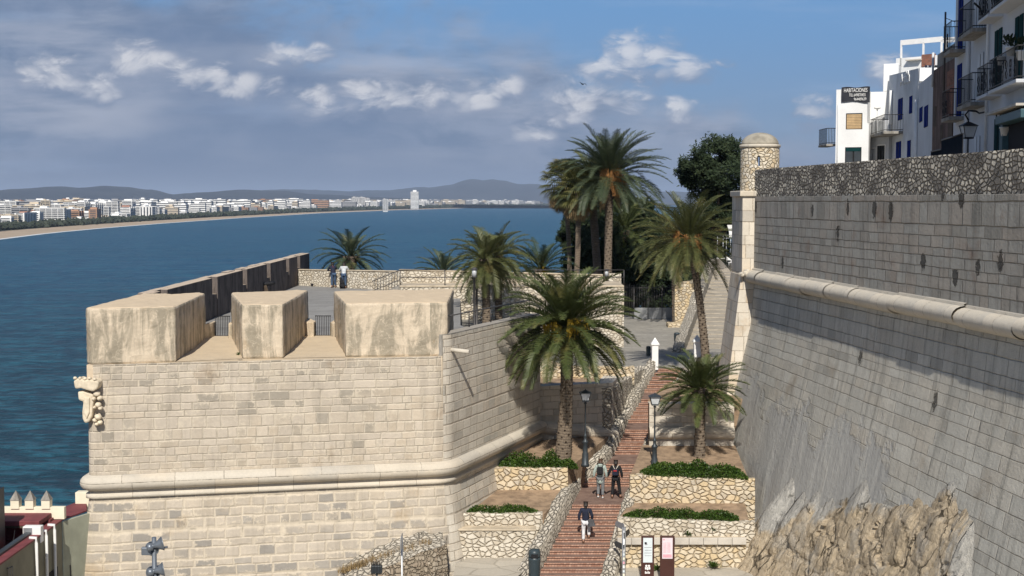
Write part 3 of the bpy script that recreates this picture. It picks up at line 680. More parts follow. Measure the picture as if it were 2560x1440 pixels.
def hstep(Y):
    """smooth height of the stair line at distance Y"""
    if Y < Y1: return h1+RIS*(Y1-Y)/0.34
    pts = [(Y1, h1), (K[1][0], K[1][3]), (K[2][0], K[2][3]), (K[3][0], K[3][3]), (K[4][0], K[4][3]), (K[5][0], K[5][3]), (K[6][0], K[6][3]), (K[7][0], K[7][3]), (K[8][0], K[8][3]), (90, K[8][3])]
    for (a_, ha), (b, hb) in zip(pts, pts[1:]):
        if a_ <= Y <= b: return lerp(ha, hb, (Y-a_)/(b-a_))
    return pts[-1][1]
def xedge(Y, side):
    k = 1 if side < 0 else 2
    if Y <= Y1: return (xl1 if side < 0 else xr1)-(dxl if side < 0 else dxr)*(Y1-Y)
    for a_, b in zip(K, K[1:]):
        if a_[0] <= Y <= b[0]: return lerp(a_[k], b[k], (Y-a_[0])/(b[0]-a_[0]))
    return K[-1][k]
def stair_wall(side, Ya, Yb, label, wid=0.5, up=0.52):
    t = thing('stair_wall', label, 'wall', (xedge(Ya, side), Ya, CZ-hstep(Ya)-1.5)); L = t.location
    m = MB(); cp_ = MB(); prev = None; prevc = None; acc = 0; N = int((Yb-Ya)/0.35)
    rnd = random.Random(3+side)
    for i in range(N+1):
        Y = lerp(Ya, Yb, i/N); x = xedge(Y, side); h = hstep(Y)
        w = wid*(1+0.15*mnoise.noise(Vector((Y*0.7, side*5, 0)))); upv = up+(.30*max(0, min(1, (57.0-Y)/1.5)) if side < 0 else .12*max(0, min(1, (57.0-Y)/1.5))); z = CZ-h+upv+0.07*mnoise.noise(Vector((Y*0.9, side*9, 3)))+rnd.uniform(-.015, .015)
        xi = x+side*0.0+rnd.uniform(-.015, .015); xo = x+side*w; 
        zb = CZ-h-2.6
        sec = [Vector((xi, Y, zb)), Vector((xi+side*0.02, Y, z-0.05)), Vector((xi+side*0.10, Y, z)), Vector((xo-side*0.10, Y, z+rnd.uniform(-.02, .02))), Vector((xo, Y, z-0.07)), Vector((xo+side*0.1, Y, zb))]
        sec = [p-L for p in sec]
        idx = [m.vert(p) for p in sec]; ul = [0, 2.9, 3.0, 3.3, 3.4, 6.3]
        if prev:
            for k in range(5):
                q = (prev[0][k], prev[0][k+1], idx[k+1], idx[k]); uvq = [(prev[1], ul[k]), (prev[1], ul[k+1]), (Y, ul[k+1]), (Y, ul[k])]
                if side > 0: q = q[::-1]; uvq = uvq[::-1]
                m.face(q[::-1], uvq[::-1], True)
        else: m.face(idx if side < 0 else idx[::-1])
        prev = (idx, Y)
    m.face(prev[0][::-1] if side < 0 else prev[0])
    m.build('rubble_body', M['stairwall'], t, rough=(2, 0.14, 0.2)); return t
stair_wall(-1, 48.5, YTOP+0.1, 'low rubble side wall on the left of the brick staircase')
stair_wall(1, 48.5, YTOP+0.1, 'low rubble side wall on the right of the brick staircase')

# ---------------------------------------------------------------- swept walls
def round_poly(pts, radii, seg=6):
    out = []
    for i, p in enumerate(pts):
        p = Vector((p[0], p[1])); r = radii[i] if i < len(radii) else 0
        if r == 0 or i in (0, len(pts)-1): out.append(p); continue
        a_ = (Vector(pts[i-1][:2])-p).normalized(); b = (Vector(pts[i+1][:2])-p).normalized()
        ang = a_.angle(b); d = r/math.tan(ang/2); A = p+a_*d; B = p+b*d
        for k in range(seg+1):
            f = k/seg; out.append((A*(1-f)**2)+(p*2*f*(1-f))+(B*f**2))
    return out
def sweep(name, plan, prof, mat, parent, sub=0, v0=None, attr=None, smooth=False, sgn=1, rng=None):
    """plan: outline seen from outside running left to right; prof: list of (offset outward, z)"""
    m = MB(); P_ = [Vector(p) for p in plan]
    if sub:
        Q = [P_[0]]
        for a_, b in zip(P_, P_[1:]):
            n = max(1, int((b-a_).length/sub))
            for k in range(1, n+1): Q.append(a_.lerp(b, k/n))
        P_ = Q
    L = Vector(parent.location) if parent else Vector((0, 0, 0)); cols = []; acc = 0; at = []
    for i, p in enumerate(P_):
        t0 = (P_[i]-P_[i-1]).normalized() if i else (P_[1]-P_[0]).normalized()
        t1 = (P_[i+1]-P_[i]).normalized() if i < len(P_)-1 else t0
        n0 = Vector((t0.y, -t0.x)); n1 = Vector((t1.y, -t1.x)); n = (n0+n1); n = n/max(0.2, n.length_squared)*2 if n.length > 0 else n0
        if i: acc += (P_[i]-P_[i-1]).length
        c = []
        for (o_, z) in prof:
            q = p+n*o_*sgn; c.append((m.vert(Vector((q.x, q.y, z))-L)))
            if attr: at.append(attr(q.x, q.y, z))
        cols.append((c, acc))
    vv = [0]
    for (a_, za), (b, zb) in zip(prof, prof[1:]): vv.append(vv[-1]+math.hypot(a_-b, za-zb))
    vv = [prof[0][1]-x for x in vv] if not v0 else [v0+x for x in vv]
    for ci, ((c0, u0), (c1, u1)) in enumerate(zip(cols, cols[1:])):
        if rng and not (rng[0] <= ci < rng[1]): continue
        for k in range(len(prof)-1):
            m.face((c0[k+1], c1[k+1], c1[k], c0[k]), [(u0, vv[k+1]), (u1, vv[k+1]), (u1, vv[k]), (u0, vv[k])], smooth)
    if rng:
        used = sorted({i for f in m.f for i in f}); mp = {a_: b for b, a_ in enumerate(used)}; m.v = [m.v[i] for i in used]; m.f = [tuple(mp[i] for i in f) for f in m.f]
    if attr: m.attr = at
    return m.build(name, mat, parent)
def halfround(r, zc, n=8, stretch=1.0, base=0.0):
    return [(base+r*stretch*math.cos(math.pi/2-math.pi*k/n), zc+r*math.sin(math.pi/2-math.pi*k/n)) for k in range(n+1)]

# ---------------------------------------------------------------- bastion
A0 = P(212, 912, H_T); C1 = (A0.x, A0.y); cR = P(1118, 890, H_T); C2 = (cR.x-0.02, cR.y)
c3 = P(1350, 1066, 10.42); C3 = (c3.x, c3.y)
bast = thing('bastion', 'huge pale ashlar bastion with a rounded cordon and sandy crenellated top', 'bastion', (C1[0], C1[1], CZ-20))
plan = round_poly([(C1[0]-0.35, 108), (C1[0]-0.05, 60), C1, C2, C3], [0, 0, 0.35, 1.1, 0], 7)
iC2 = [i for i, p in enumerate(plan) if abs(p.x-C2[0]) < 1.5 and abs(p.y-C2[1]) < 2]
planF = plan[:iC2[3]+1]; planK = plan[iC2[3]:]; rF = (0, iC2[3]); rK = (iC2[3], 999)
zT = CZ-H_T; zc = CZ-10.42
sweep('upper_wall', plan, [(0, zT), (0.02, zc+0.30)], M['bastion'], bast, rng=rF)
zF = CZ-5.2
sweep('flank_wall', plan, [(0.0, zF), (0.02, zc+0.30)], M['flank'], bast, rng=rK)
sweep('cordon', plan, [(0, zc+0.31)]+halfround(0.285, zc, 8, 1.2, 0.02)+[(0.06, zc-0.32), (0.07, zc-0.40), (0.15, zc-0.42), (0.15, zc-0.55), (0.05, zc-0.58)], M['cordon'], bast, sub=1.2, smooth=True)
sweep('scarp', plan, [(0.04, zc-0.55)]+[(0.04+0.15*k, zc-0.6-k*1.0) for k in range(0, 11)], M['scarp'], bast, rng=rF)
sweep('flank_scarp', plan, [(0.04, zc-0.55)]+[(0.04+0.15*k, zc-0.6-k*1.0) for k in range(0, 11)], M['flank'], bast, rng=rK)
L = bast.location
def off(ps): return [Vector(p)-L for p in ps]
def Q(px, py, h=H_M): p = P(px, py, h); return (p.x, p.y)
# parapet coping of the flank wall
c3t = Vector(C3); 
m = MB(); fl = planK
inn = [(p.x-0.55, p.y+0.2) for p in fl]
for i in range(len(fl)-1):
    a_, b, c, d = fl[i], fl[i+1], inn[i+1], inn[i]
    m.hexa([Vector((q[0], q[1], z))-L for z in (zF-2.3, zF+0.03) for q in (a_-Vector((.05, -.02)), b-Vector((.05, -.02)), c, d)])
m.build('flank_parapet', M['concrete'], bast)
mm = MB(); mm.prism([(p.x-L.x, p.y-L.y) for p in [Vector((C1[0]+.06, C1[1]+.03)), Vector((planF[-1].x-.02, C2[1]+.03)), Vector((C2[0]+1.2, C2[1]+5)), Vector((C1[0]+.06, 61))]], zT-2-L.z, zT-.005-L.z); mm.build('wall_core', M['sill'], bast)
# merlons
zM = CZ-H_M
def merlon(poly, low=None):
    mm = MB(); poly = [(x-L.x, y-L.y) for x, y in poly]; n = 0
    mm.prism(poly, zT-0.02-L.z, lambda x, y: zM-L.z+0.02*mnoise.noise(Vector((x, y, 0))))
    return mm.build('merlon', M['merlon'], bast, bevel=0.09, bseg=2, rough=(4, 0.085, 0.4))
def lowblock(poly, h=5.22):
    mm = MB(); mm.prism([(x-L.x, y-L.y) for x, y in poly], zT-0.02-L.z, CZ-h-L.z); return mm.build('embrasure_cheek', M['merlon'], bast, bevel=0.06, rough=(3, 0.06, 0.4))
e = 0.03
m1 = [(C1[0]+0.25, C1[1]+e), Q(440, 768), Q(513, 733), Q(500, 730), (C1[0]+1.4, 57.6), (C1[0]+0.55, 58.2), (C1[0]-0.12, 58.2), (C1[0]-0.06, C1[1]+0.4)]
fx, fy = Q(440, 905, H_T); m1[1] = (fx, fy+e)
merlon(m1)
f1, f2 = Q(606, 897, H_T), Q(708, 896, H_T)
b1, b2 = Q(577, 731), Q(771, 724)
merlon([(f1[0], f1[1]+e), (f2[0], f2[1]+e), b2, b1])
g1, g2 = Q(864, 893, H_T), Q(1085, 890, H_T)
k1, k2 = Q(834, 728), Q(1134, 722)
merlon([(g1[0], g1[1]+e), (g2[0]-0.15, g2[1]+e), (planK[0].x-0.02, planK[0].y+0.1), (planK[2].x-.03, planK[2].y), k2, k1])
bk = 0.5*(b1[1]+b2[1])
e1 = Q(537, 849, H_T); e2 = Q(576, 849, H_T); e3 = Q(788, 848, H_T); e4 = Q(828, 848, H_T)
p5 = Q(513, 733)
lowblock([p5, (p5[0]-0.25, p5[1]-1.5), (e1[0], e1[1]-0.4), (e1[0], e1[1]+0.35), (p5[0], p5[1]+1.0)])
lowblock([(b1[0]-0.02, b1[1]-0.5), (b1[0]+0.5, b1[1]-0.5), (b1[0]+0.5, b1[1]+1.0), (e2[0]-0.02, e2[1]+0.75), (e2[0], e2[1]-0.3)])
lowblock([(b2[0]-0.2, b2[1]-1.4), (e3[0], e3[1]-0.4), (e3[0], e3[1]+0.35), (b2[0]-0.2, b2[1]+0.9)])
lowblock([(k1[0]+0.5, k1[1]-1.2), (k1[0]+0.5, k1[1]+0.6), (e4[0], e4[1]+0.45), (e4[0], e4[1]-0.3)])
# embrasure sills: sloping aprons between merlons
for (a_, b, c, d) in (((fx, fy), f1, e2, e1), (f2, g1, e4, e3)):
    mm = MB(); z0 = zT+0.01-L.z; z1 = zT+0.16-L.z
    A = Vector((a_[0], a_[1]+.01, z0))-Vector((L.x, L.y, 0)); B = Vector((b[0], b[1]+.01, z0))-Vector((L.x, L.y, 0))
    C_ = Vector((c[0]+.4, c[1], z1))-Vector((L.x, L.y, 0)); D_ = Vector((d[0]-.4, d[1], z1))-Vector((L.x, L.y, 0))
    N = 8; rows = []
    for i in range(N+1):
        r = []
        for j in range(N+1):
            p = A.lerp(B, j/N).lerp(D_.lerp(C_, j/N), i/N); p.z += 0.05*mnoise.noise(p*1.3)*(0 < i < N); r.append(mm.vert(p))
        rows.append(r)
    for i in range(N):
        for j in range(N): mm.face((rows[i][j], rows[i][j+1], rows[i+1][j+1], rows[i+1][j]), None, True)
    mm.build('embrasure_sill', M['sill'], bast)
# railings in the embrasures
def railing(p0, p1, z, hgt, name, label, nb=9, cat='railing', grp=None, r=0.014):
    v = Vector((p1[0]-p0[0], p1[1]-p0[1], 0)); t = thing(name, label, cat, (p0[0], p0[1], z), 0, grp)
    for zz in (.06, hgt): mm = MB(); mm.tube([(0, 0, zz), v+Vector((0, 0, zz))], 0.02, 6); mm.build('rail', M['iron'], t)
    for k in range(nb): mm = MB(); q = v*((k+0.5)/nb); mm.tube([q+Vector((0, 0, 0.0)), q+Vector((0, 0, hgt))], r, 5); mm.build('bar', M['iron'], t)
    return t
railing(e1, e2, zT+0.1, 0.92, 'embrasure_railing', 'short black railing closing the gap between left and middle merlon', 9, grp='railings closing the embrasures')
railing(e3, e4, zT+0.1, 0.92, 'embrasure_railing', 'short black railing closing the gap between middle and widest merlon', 9, grp='railings closing the embrasures')
# long crenellated wall along the sea
x_out, x_mid, x_in = C1[0]-0.30, C1[0]+0.08, C1[0]+0.40
Yend = P(761, 633, H_M).y
mm = MB(); Ls = (L.x, L.y)
def bx(x0, y0, z0, x1, y1, z1): mm.box(x0-L.x, y0-L.y, z0-L.z, x1-L.x, y1-L.y, z1-L.z)
N = 24
for i in range(N):
    ya, yb = lerp(58.2, Yend, i/N), lerp(58.2, Yend, (i+1)/N)
    z1 = zM+0.05*mnoise.noise(Vector((ya*0.5, 3, 0)))+0.02*random.random()
    bx(x_out, ya, zT-0.3, x_mid, yb, z1)
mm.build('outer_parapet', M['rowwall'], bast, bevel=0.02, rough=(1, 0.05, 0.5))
gy = [P(px, py, H_M).y for px, py in ((452, 724), (543, 692), (611, 673), (668, 658), (711, 646), (740, 639))]
ys = 58.2
for k, g_ in enumerate(gy):
    mm = MB(); gap = 1.25
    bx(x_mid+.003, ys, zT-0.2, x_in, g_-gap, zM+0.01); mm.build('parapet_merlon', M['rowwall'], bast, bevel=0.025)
    mm = MB(); bx(x_mid+.003, g_-gap, zT-0.2, x_in-0.05, g_, zM-0.88); mm.build('parapet_gap_sill', M['rowwall'], bast); ys = g_
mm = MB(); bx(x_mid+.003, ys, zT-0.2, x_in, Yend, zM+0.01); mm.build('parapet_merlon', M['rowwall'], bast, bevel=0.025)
# small vegetation tuft and rain spout
sp = D(1143, 874, 52.6); dirf = (Vector(C3)-Vector(C2)).normalized(); nf_ = Vector((dirf.y, -dirf.x))
ps = Vector((planK[4].x, planK[4].y)) if len(planK) > 4 else Vector(C2)
spy = 53.2; fr_ = (spy-C2[1])/(C3[1]-C2[1]); spx = lerp(C2[0], C3[0], fr_)
t = MB(); t.tube([(-.1*nf_.x, -.1*nf_.y, 0.0), (0.75*nf_.x, 0.75*nf_.y, -0.06)], 0.085, 12)
o = t.build('rain_spout', M['cordon']); o.location = (spx, spy, D(1150, 874, spy).z); tag(o, 'round stone rain spout jutting from the flank of the bastion', 'spout')

# carved coat of arms on the left corner
ca = thing('coat_of_arms', 'weathered carved stone coat of arms on the left corner of the bastion', 'sculpture', (C1[0]-0.1, C1[1]-0.02, CZ-8.9))
def at(px, py): return D(px, py, C1[1]-0.10)-Vector(ca.location)
def slab(name, pts, y0, y1, bev=0.03, mat='statue'):
    mm = MB(); q = [at(*p) for p in pts]
    n = len(q); i = len(mm.v); mm.v += [(p.x, y0, p.z) for p in q]+[(p.x, y1, p.z) for p in q]
    mm.face(range(i, i+n)); mm.face(range(i+2*n-1, i+n-1, -1))
    for k in range(n): mm.face((i+(k+1) % n, i+k, i+n+k, i+n+(k+1) % n))
    o = mm.build(name, M[mat], ca, bevel=bev); 
    bm = bmesh.new(); bm.from_mesh(o.data); bmesh.ops.recalc_face_normals(bm, faces=bm.faces); bm.to_mesh(o.data); bm.free(); return o
slab('crown', [(189, 950), (196, 946), (204, 941), (214, 947), (232, 946), (244, 948), (253, 953), (250, 968), (238, 977), (222, 973), (208, 968), (193, 970)], -0.36, 0.2, 0.06)
slab('shield', [(196, 977), (212, 976), (236, 984), (236, 1000), (232, 1040), (225, 1054), (214, 1058), (208, 1046), (207, 1030), (210, 1003), (198, 1000)], -0.2, 0.2, 0.07)
slab('shield_boss', [(214, 990), (228, 992), (227, 1030), (220, 1046), (213, 1030)], -0.27, -0.15, 0.04)
mm = MB()
for k, (px, py, r) in enumerate(((242, 984, .11), (250, 995, .09), (236, 996, .07), (246, 1012, .1), (252, 1020, .07), (238, 1018, .06), (246, 1042, .11), (238, 1050, .08), (251, 1056, .08), (243, 1060, .07))):
    p = at(px, py); mm.blob((p.x, -0.1, p.z), r*1.2, 0.16, r, 9, 6, 0.12, seed=k)
mm.build('scroll', M['statue'], ca)
mm = MB()
for k in range(5):
    p = at(193+k*12, 945+random.uniform(-2, 2)); mm.blob((p.x, -0.3, p.z), 0.07, 0.1, 0.06, 8, 5, 0.15, seed=k)
mm.build('crown_points', M['statue'], ca)

# ---------------------------------------------------------------- floors
zone('bastion_terrace', [(x_out, 56), (-2.4, 53.6), (-1.6, 58), (-1.6, 62), (-2.5, 66), (-3.2, 84.2), (-3.2, 100), (x_out, 100)], H_T, M['terrace'])
def hplaza(x, y):
    f = min(1, max(0, (4.5-x)/7.5)); f = f*f*(3-2*f); return H_P-(H_P-7.3)*f
mm = MB(); NX, NY = 28, 24; rows = []
x0, x1, y0, y1 = -3.4, 13, 52.5, 112
Lw = lambda y: xedge(y, -1)-0.3
def plz(name, xa, xb, ya, yb):
    mm = MB(); rows = []
    for i in range(NY+1):
        y = lerp(ya, yb, i/NY); r = []
        for j in range(NX+1):
            x_0 = xa(y) if callable(xa) else xa; x_1 = xb(y) if callable(xb) else xb; x = lerp(x_0, x_1, j/NX)
            r.append(mm.vert((x, y, CZ-hplaza(x, y))))
        rows.append(r)
    for i in range(NY):
        for j in range(NX): mm.face((rows[i][j], rows[i][j+1], rows[i+1][j+1], rows[i+1][j]))
    return tag(mm.build(name, M['plaza']), kind='structure')
plz('upper_plaza', -3.4, 14, YTOP+0.28, 112)
m = MB(); ye = YTOP+.285
for i in range(14):
    xa_, xb_ = lerp(-3.4, xedge(YTOP, -1)-.3, i/14), lerp(-3.4, xedge(YTOP, -1)-.3, (i+1)/14)
    m.hexa([(xa_, ye-.12, CZ-11), (xb_, ye-.12, CZ-11), (xb_, ye+.02, CZ-11), (xa_, ye+.02, CZ-11), (xa_, ye-.12, CZ-hplaza(xa_, ye)-.004), (xb_, ye-.12, CZ-hplaza(xb_, ye)-.004), (xb_, ye+.02, CZ-hplaza(xb_, ye)-.004), (xa_, ye+.02, CZ-hplaza(xa_, ye)-.004)])
tag(m.build('plaza_edge', M['coping']), kind='structure')
fl_in = lambda y: lerp(C2[0], C3[0], (y-C2[1])/(C3[1]-C2[1]))-0.3 if y < C3[1] else C3[0]
plz('upper_path', -3.4, lambda y: min(fl_in(y), xedge(y, -1)-0.4), 54, YTOP+0.28)
GX = 11.16; 
zone('planter_soil', [(xedge(62, 1)+.3, 61.7), (GX, 61.7), (GX, YTOP+.3), (xedge(YTOP, 1)+.3, YTOP+.3)], 9.0, M['soil'])

# ---------------------------------------------------------------- generic stone walls
def wall(name, label, cat, a_, b, htop, hbot, thick, mat, coping=None, group=None, bev=0.04, batter=0.0, wob=0.03, side=1):
    """a_, b plan points of the front face left to right; thickness goes to the back"""
    a_ = Vector(a_[:2]); b = Vector(b[:2]); d = (b-a_); Ln = d.length; d.normalize(); n = Vector((-d.y, d.x))*side
    ht = htop if isinstance(htop, (tuple, list)) else (htop, htop)
    zb = CZ-hbot; t = thing(name, label, cat, (a_.x, a_.y, zb), 0, group); m = MB(); N = max(2, int(Ln/0.4)); sd = random.Random(hash(label) % 9999 if False else len(label)*7)
    cols = []
    for i in range(N+1):
        f = i/N; p = a_.lerp(b, f)-a_; z = CZ-lerp(ht[0], ht[1], f)-zb + (sd.uniform(-wob, wob)); o = batter*(z)
        c0 = p-n*o; q = p+n*thick
        cols.append([m.vert((c0.x, c0.y, 0)), m.vert((p.x, p.y, z-0.04)), m.vert((p.x+n.x*.05, p.y+n.y*.05, z)), m.vert((q.x-n.x*.05, q.y-n.y*.05, z)), m.vert((q.x, q.y, z-.04)), m.vert((q.x, q.y, 0))])
    H = CZ-ht[0]-zb; ul = [0, H, H+.05, H+thick, H+thick+.1, 2*H+thick]
    for i in range(N):
        for k in range(5):
            u0, u1 = Ln*i/N, Ln*(i+1)/N
            m.face((cols[i+1][k], cols[i+1][k+1], cols[i][k+1], cols[i][k])[::-1] if side < 0 else (cols[i][k], cols[i+1][k], cols[i+1][k+1], cols[i][k+1]),
                   [(u1, ul[k]), (u1, ul[k+1]), (u0, ul[k+1]), (u0, ul[k])][::-1] if side < 0 else [(u0, ul[k]), (u1, ul[k]), (u1, ul[k+1]), (u0, ul[k+1])])
    m.face(cols[0][::-1]); m.face(cols[-1])
    m.build('masonry', mat, t, rough=(2, 0.10, 0.22))
    if coping:
        mm = MB(); m2 = MB()
        p0, p1 = Vector((0, 0)), b-a_
        zz = [CZ-ht[0]-zb, CZ-ht[1]-zb]
        qs = [p0-n*.04, p1-n*.04, p1+n*(thick+.04), p0+n*(thick+.04)]
        mm.hexa([(qs[0].x, qs[0].y, zz[0]), (qs[1].x, qs[1].y, zz[1]), (qs[2].x, qs[2].y, zz[1]), (qs[3].x, qs[3].y, zz[0])]+[(qs[0].x, qs[0].y, zz[0]+.07), (qs[1].x, qs[1].y, zz[1]+.07), (qs[2].x, qs[2].y, zz[1]+.07), (qs[3].x, qs[3].y, zz[0]+.07)])
        mm.build('coping', coping, t, bevel=0.02)
    return t
# curtain wall across both sides of the stairs
def curtain(x0, x1, Y, htop, label, hb=12.2):
    t = thing('curtain_wall', label, 'wall', (x0, Y, CZ-hb)); pl = [(x0, Y), (x1, Y)]
    sweep('ashlar_face', pl, [(-0.75, CZ-htop), (0, CZ-htop), (0.02, zc+.30)], M['flank'], t, sub=1.0)
    sweep('cordon', pl, [(0, zc+.30)]+halfround(0.28, zc, 8, 1.1, 0.02)+[(0.06, zc-.32)], M['cordon'], t, sub=1.0, smooth=True)
    sweep('base', pl, [(0.03, zc-.30), (0.14, CZ-hb)], M['flank'], t, sub=1.0); return t
xl_c = xedge(C3[1], -1)-0.45
EX, EY = XA(1531, 64.0, 10), 64.0
t = thing('curtain_wall', 'short ashlar curtain wall with cordon behind the big palm, left of the stairs', 'wall', (C3[0]-.1, C3[1], CZ-12.2)); zc_keep = zc
pl = [(C3[0]-.1, C3[1]), (EX, EY), (EX+.5, EY+2.5)]; Lc_ = Vector(t.location)
sweep('ashlar_face', pl, [(-0.75, CZ-8.55), (0, CZ-8.55), (0.02, zc+.0)], M['flank'], t, sub=1.0)
def sl_(o, d): # the cordon drops gently towards the stairs
    for v in o.data.vertices:
        f = min(1, max(0, (v.co.x+.1)/(EX-C3[0]))); v.co.z -= d*f
o = sweep('cordon', pl, [(0, zc+.32), (0.02, zc+.30)]+halfround(0.28, zc, 8, 1.1, 0.02)+[(0.06, zc-.32)], M['cordon'], t, sub=1.0, smooth=True); sl_(o, .55)
o = sweep('base', pl, [(0.03, zc-.30), (0.14, CZ-12.2)], M['flank'], t, sub=1.0)
o = sweep('ashlar_course', pl, [(0.012, zc+.75), (0.022, zc-.1)], M['flank'], t, sub=1.0); sl_(o, .5)
wall('retaining_wall', 'rough pale rubble bank rising along the left side of the upper stairs', 'wall', (EX-.1, EY-.3), (xedge(YTOP, -1)-.42, YTOP+.2), (8.75, 8.9), 12.0, 0.5, M['stairwall'], wob=.08)
zone('planter_soil', [(C3[0]-0.2, C3[1]+0.5), (EX-.3, EY+.4), (xedge(YTOP, -1)-.4, YTOP+.3), (C3[0]-.3, YTOP+.3)], 8.98, M['soil'])
xr_c = xedge(61, 1)+0.45
curtain(xr_c, XA(1835, 61, 10), 61, 9.1, 'short ashlar wall with cordon behind the small palm, right of the stairs')
# rubble walls in the upper garden, plaza edge
q0 = P(1384, 950, 8.9); q1 = P(1572, 955, 8.9)
wall('garden_wall', 'rough rubble wall holding the plaza edge left of the stair top', 'wall', (C3[0]-.1, 69), (xedge(69, -1)-0.4, 69), 8.40, 9.3, 0.5, M['warm_rubble'])
wall('garden_wall', 'pale low rubble wall right of the stair top beside the leaning trunk', 'wall', (xedge(YTOP-0.4, 1)+0.55, YTOP-0.4), (XA(1836, 70.8, 8.5), YTOP-1.4), 8.35, 9.3, 0.5, M['stairwall'])
0 and wall('garden_wall', 'stepped rubble wall on top of the curtain left of the stairs', 'wall', (XA(1524, 62.4, 8), 62.4), (XA(1556, 66.5, 8), 66.8), (8.1, 8.5), 11, 0.5, M['stairwall'])
# planters left of the stairs
YB = P(1300, 1172, 11.3).y; xfl = lambda Y, h: lerp(C2[0], C3[0], (Y-C2[1])/(C3[1]-C2[1]))+0.15*(h-10.6)*0.93+.1
wall('planter_wall', 'warm rubble planter wall under the big palm, left of the stairs', 'wall', (xfl(YB, 11.5)-.2, YB), (xedge(YB, -1)-.3, YB), 11.27, 13.2, 0.45, M['warm_rubble'])
zone('planter_soil', [(xfl(YB, 11)-.3, YB+.3), (xedge(YB, -1)-.3, YB+.3), (xedge(63.5, -1)-.3, 63.8), (EX-.4, EY), (C3[0]-.2, C3[1]+.1)], lambda x, y: 11.40-0.06*(y-YB), M['soil'])
YA = P(1270, 1284, 12.4).y
wall('planter_wall', 'lower rubble planter wall above the bench, left of the stairs', 'wall', (xfl(YA, 12.6)-.3, YA), (xedge(YA, -1)-.35, YA), 12.4, 14.3, 0.4, M['pale_rubble'])
zone('planter_soil', [(xfl(YA, 12)-.3, YA+.25), (xedge(YA, -1)-.3, YA+.25), (xedge(YB, -1)-.3, YB+.05), (xfl(YB, 12)-.4, YB+.05)], lambda x, y: 12.52-0.09*(y-YA), M['soil'])
YS = P(1270, 1325, 12.92).y
tb = wall('stone_bench', 'rubble stone bench along the planter, left of the stairs', 'bench', (xfl(YS, 13)-.3, YS), (xedge(YS, -1)-.40, YS), 12.95, 14.3, YA-YS+.05, M['pale_rubble'], coping=M['coping'], wob=0.005)
hLG = 14.02
# planters right of the stairs
XR = lambda Y, h: 11.2-0.19*(h-4)+(63-Y)*0.02
YDp = P(1700, 1192, 11.35).y
wall('planter_wall', 'tall warm rubble planter wall under the small palm, right of the stairs', 'wall', (xedge(YDp, 1)+.3, YDp), (XA(1868, YDp, 12)+.3, YDp-.1), (11.3, 11.42), 13.4, 0.45, M['warm_rubble'])
zone('planter_soil', [(xedge(YDp, 1)+.3, YDp+.3), (XA(1866, YDp, 11)+.1, YDp+.3), (XA(1838, 61, 11), 61.1), (xr_c-.3, 61.1)], lambda x, y: 11.42-0.08*(y-YDp), M['soil'])
YE = P(1700, 1298, 12.5).y
wall('planter_wall', 'lower rubble planter wall above the slab bench, right of the stairs', 'wall', (xedge(YE, 1)+.3, YE), (XA(1868, YE, 13)+.3, YE-.1), (12.45, 12.6), 14.6, 0.4, M['pale_rubble'])
zone('planter_soil', [(xedge(YE, 1)+.3, YE+.25), (XA(1862, YE, 13)+.2, YE+.25), (XA(1862, YDp, 12), YDp), (xedge(YDp, 1)+.3, YDp)], lambda x, y: 12.62-0.07*(y-YE), M['soil'])
YG = P(1700, 1344, 13.15).y
tb = thing('stone_bench', 'long stone bench with grey slab front, behind the brown information panels', 'bench', (xedge(YG, 1)+.35, YG, CZ-14.6))
W_ = XA(1866, YG, 13)-tb.location.x; 
mm = MB(); nsl = 9
for k in range(nsl): mm = MB(); mm.box(W_*k/nsl+.006, -0.06, 14.6-13.42, W_*(k+1)/nsl-.006, 0.05, 14.6-13.15+random.uniform(-.008, .008)); mm.build('front_slab', M['slab'], tb, bevel=0.015)
mm = MB(); mm.box(0, 0.05, 14.6-13.40, W_, YE-YG+.02, 14.6-13.17); mm.build('seat', M['coping'], tb, bevel=0.02)
mm = MB(); mm.box(0, 0.10, 0, W_, YE-YG+.02, 14.6-13.40); mm.build('base', M['warm_rubble'], tb)
# lower squares
zone('lower_square', [(-2.2, 30), (xedge(48.6, -1)-.2, 30), (xedge(48.6, -1)-.2, 48.6), (xedge(YS+.3, -1)-.2, YS+.3), (-1.6, YS+.3), (-2.2, 52)], lambda x, y: hLG+max(0, (51-y))*0.03, M['lower'])
hRG = 14.36
zone('lower_pavement', [(xedge(48.6, 1)+.2, 36), (13, 36), (13, YG+.2), (xedge(YG, 1)+.2, YG+.2), (xedge(48.6, 1)+.2, 48.6)], lambda x, y: hRG+max(0, (YG-1-y))*0.03, M['lower'])
zone('lower_street', [(-30, 20), (20, 20), (20, 48.7), (-30, 48.7)], 17.4, M['lower'])

# ---------------------------------------------------------------- the great rampart on the right
rp = thing('rampart', 'towering grey ashlar rampart on the right with cordon and battered foot', 'rampart', (GX, 64, CZ-18))
def WX(Y): return GX+(64-Y)*0.1156
planR = [(WX(64.2), 64.2), (WX(37.7), 37.7), (WX(20), 20)]
zW = CZ-3.5
m_ = sweep('parapet', planR, [(-0.9, CZ+1.50), (-0.02, CZ+1.46), (0.0, CZ+1.40), (0.0, CZ+0.20)], M['dark_rubble'], rp, sub=1.0)
sweep('upper_wall', planR, [(0.035, CZ+0.205), (0.04, CZ+0.19), (0.05, zW+.25)], M['great'], rp)
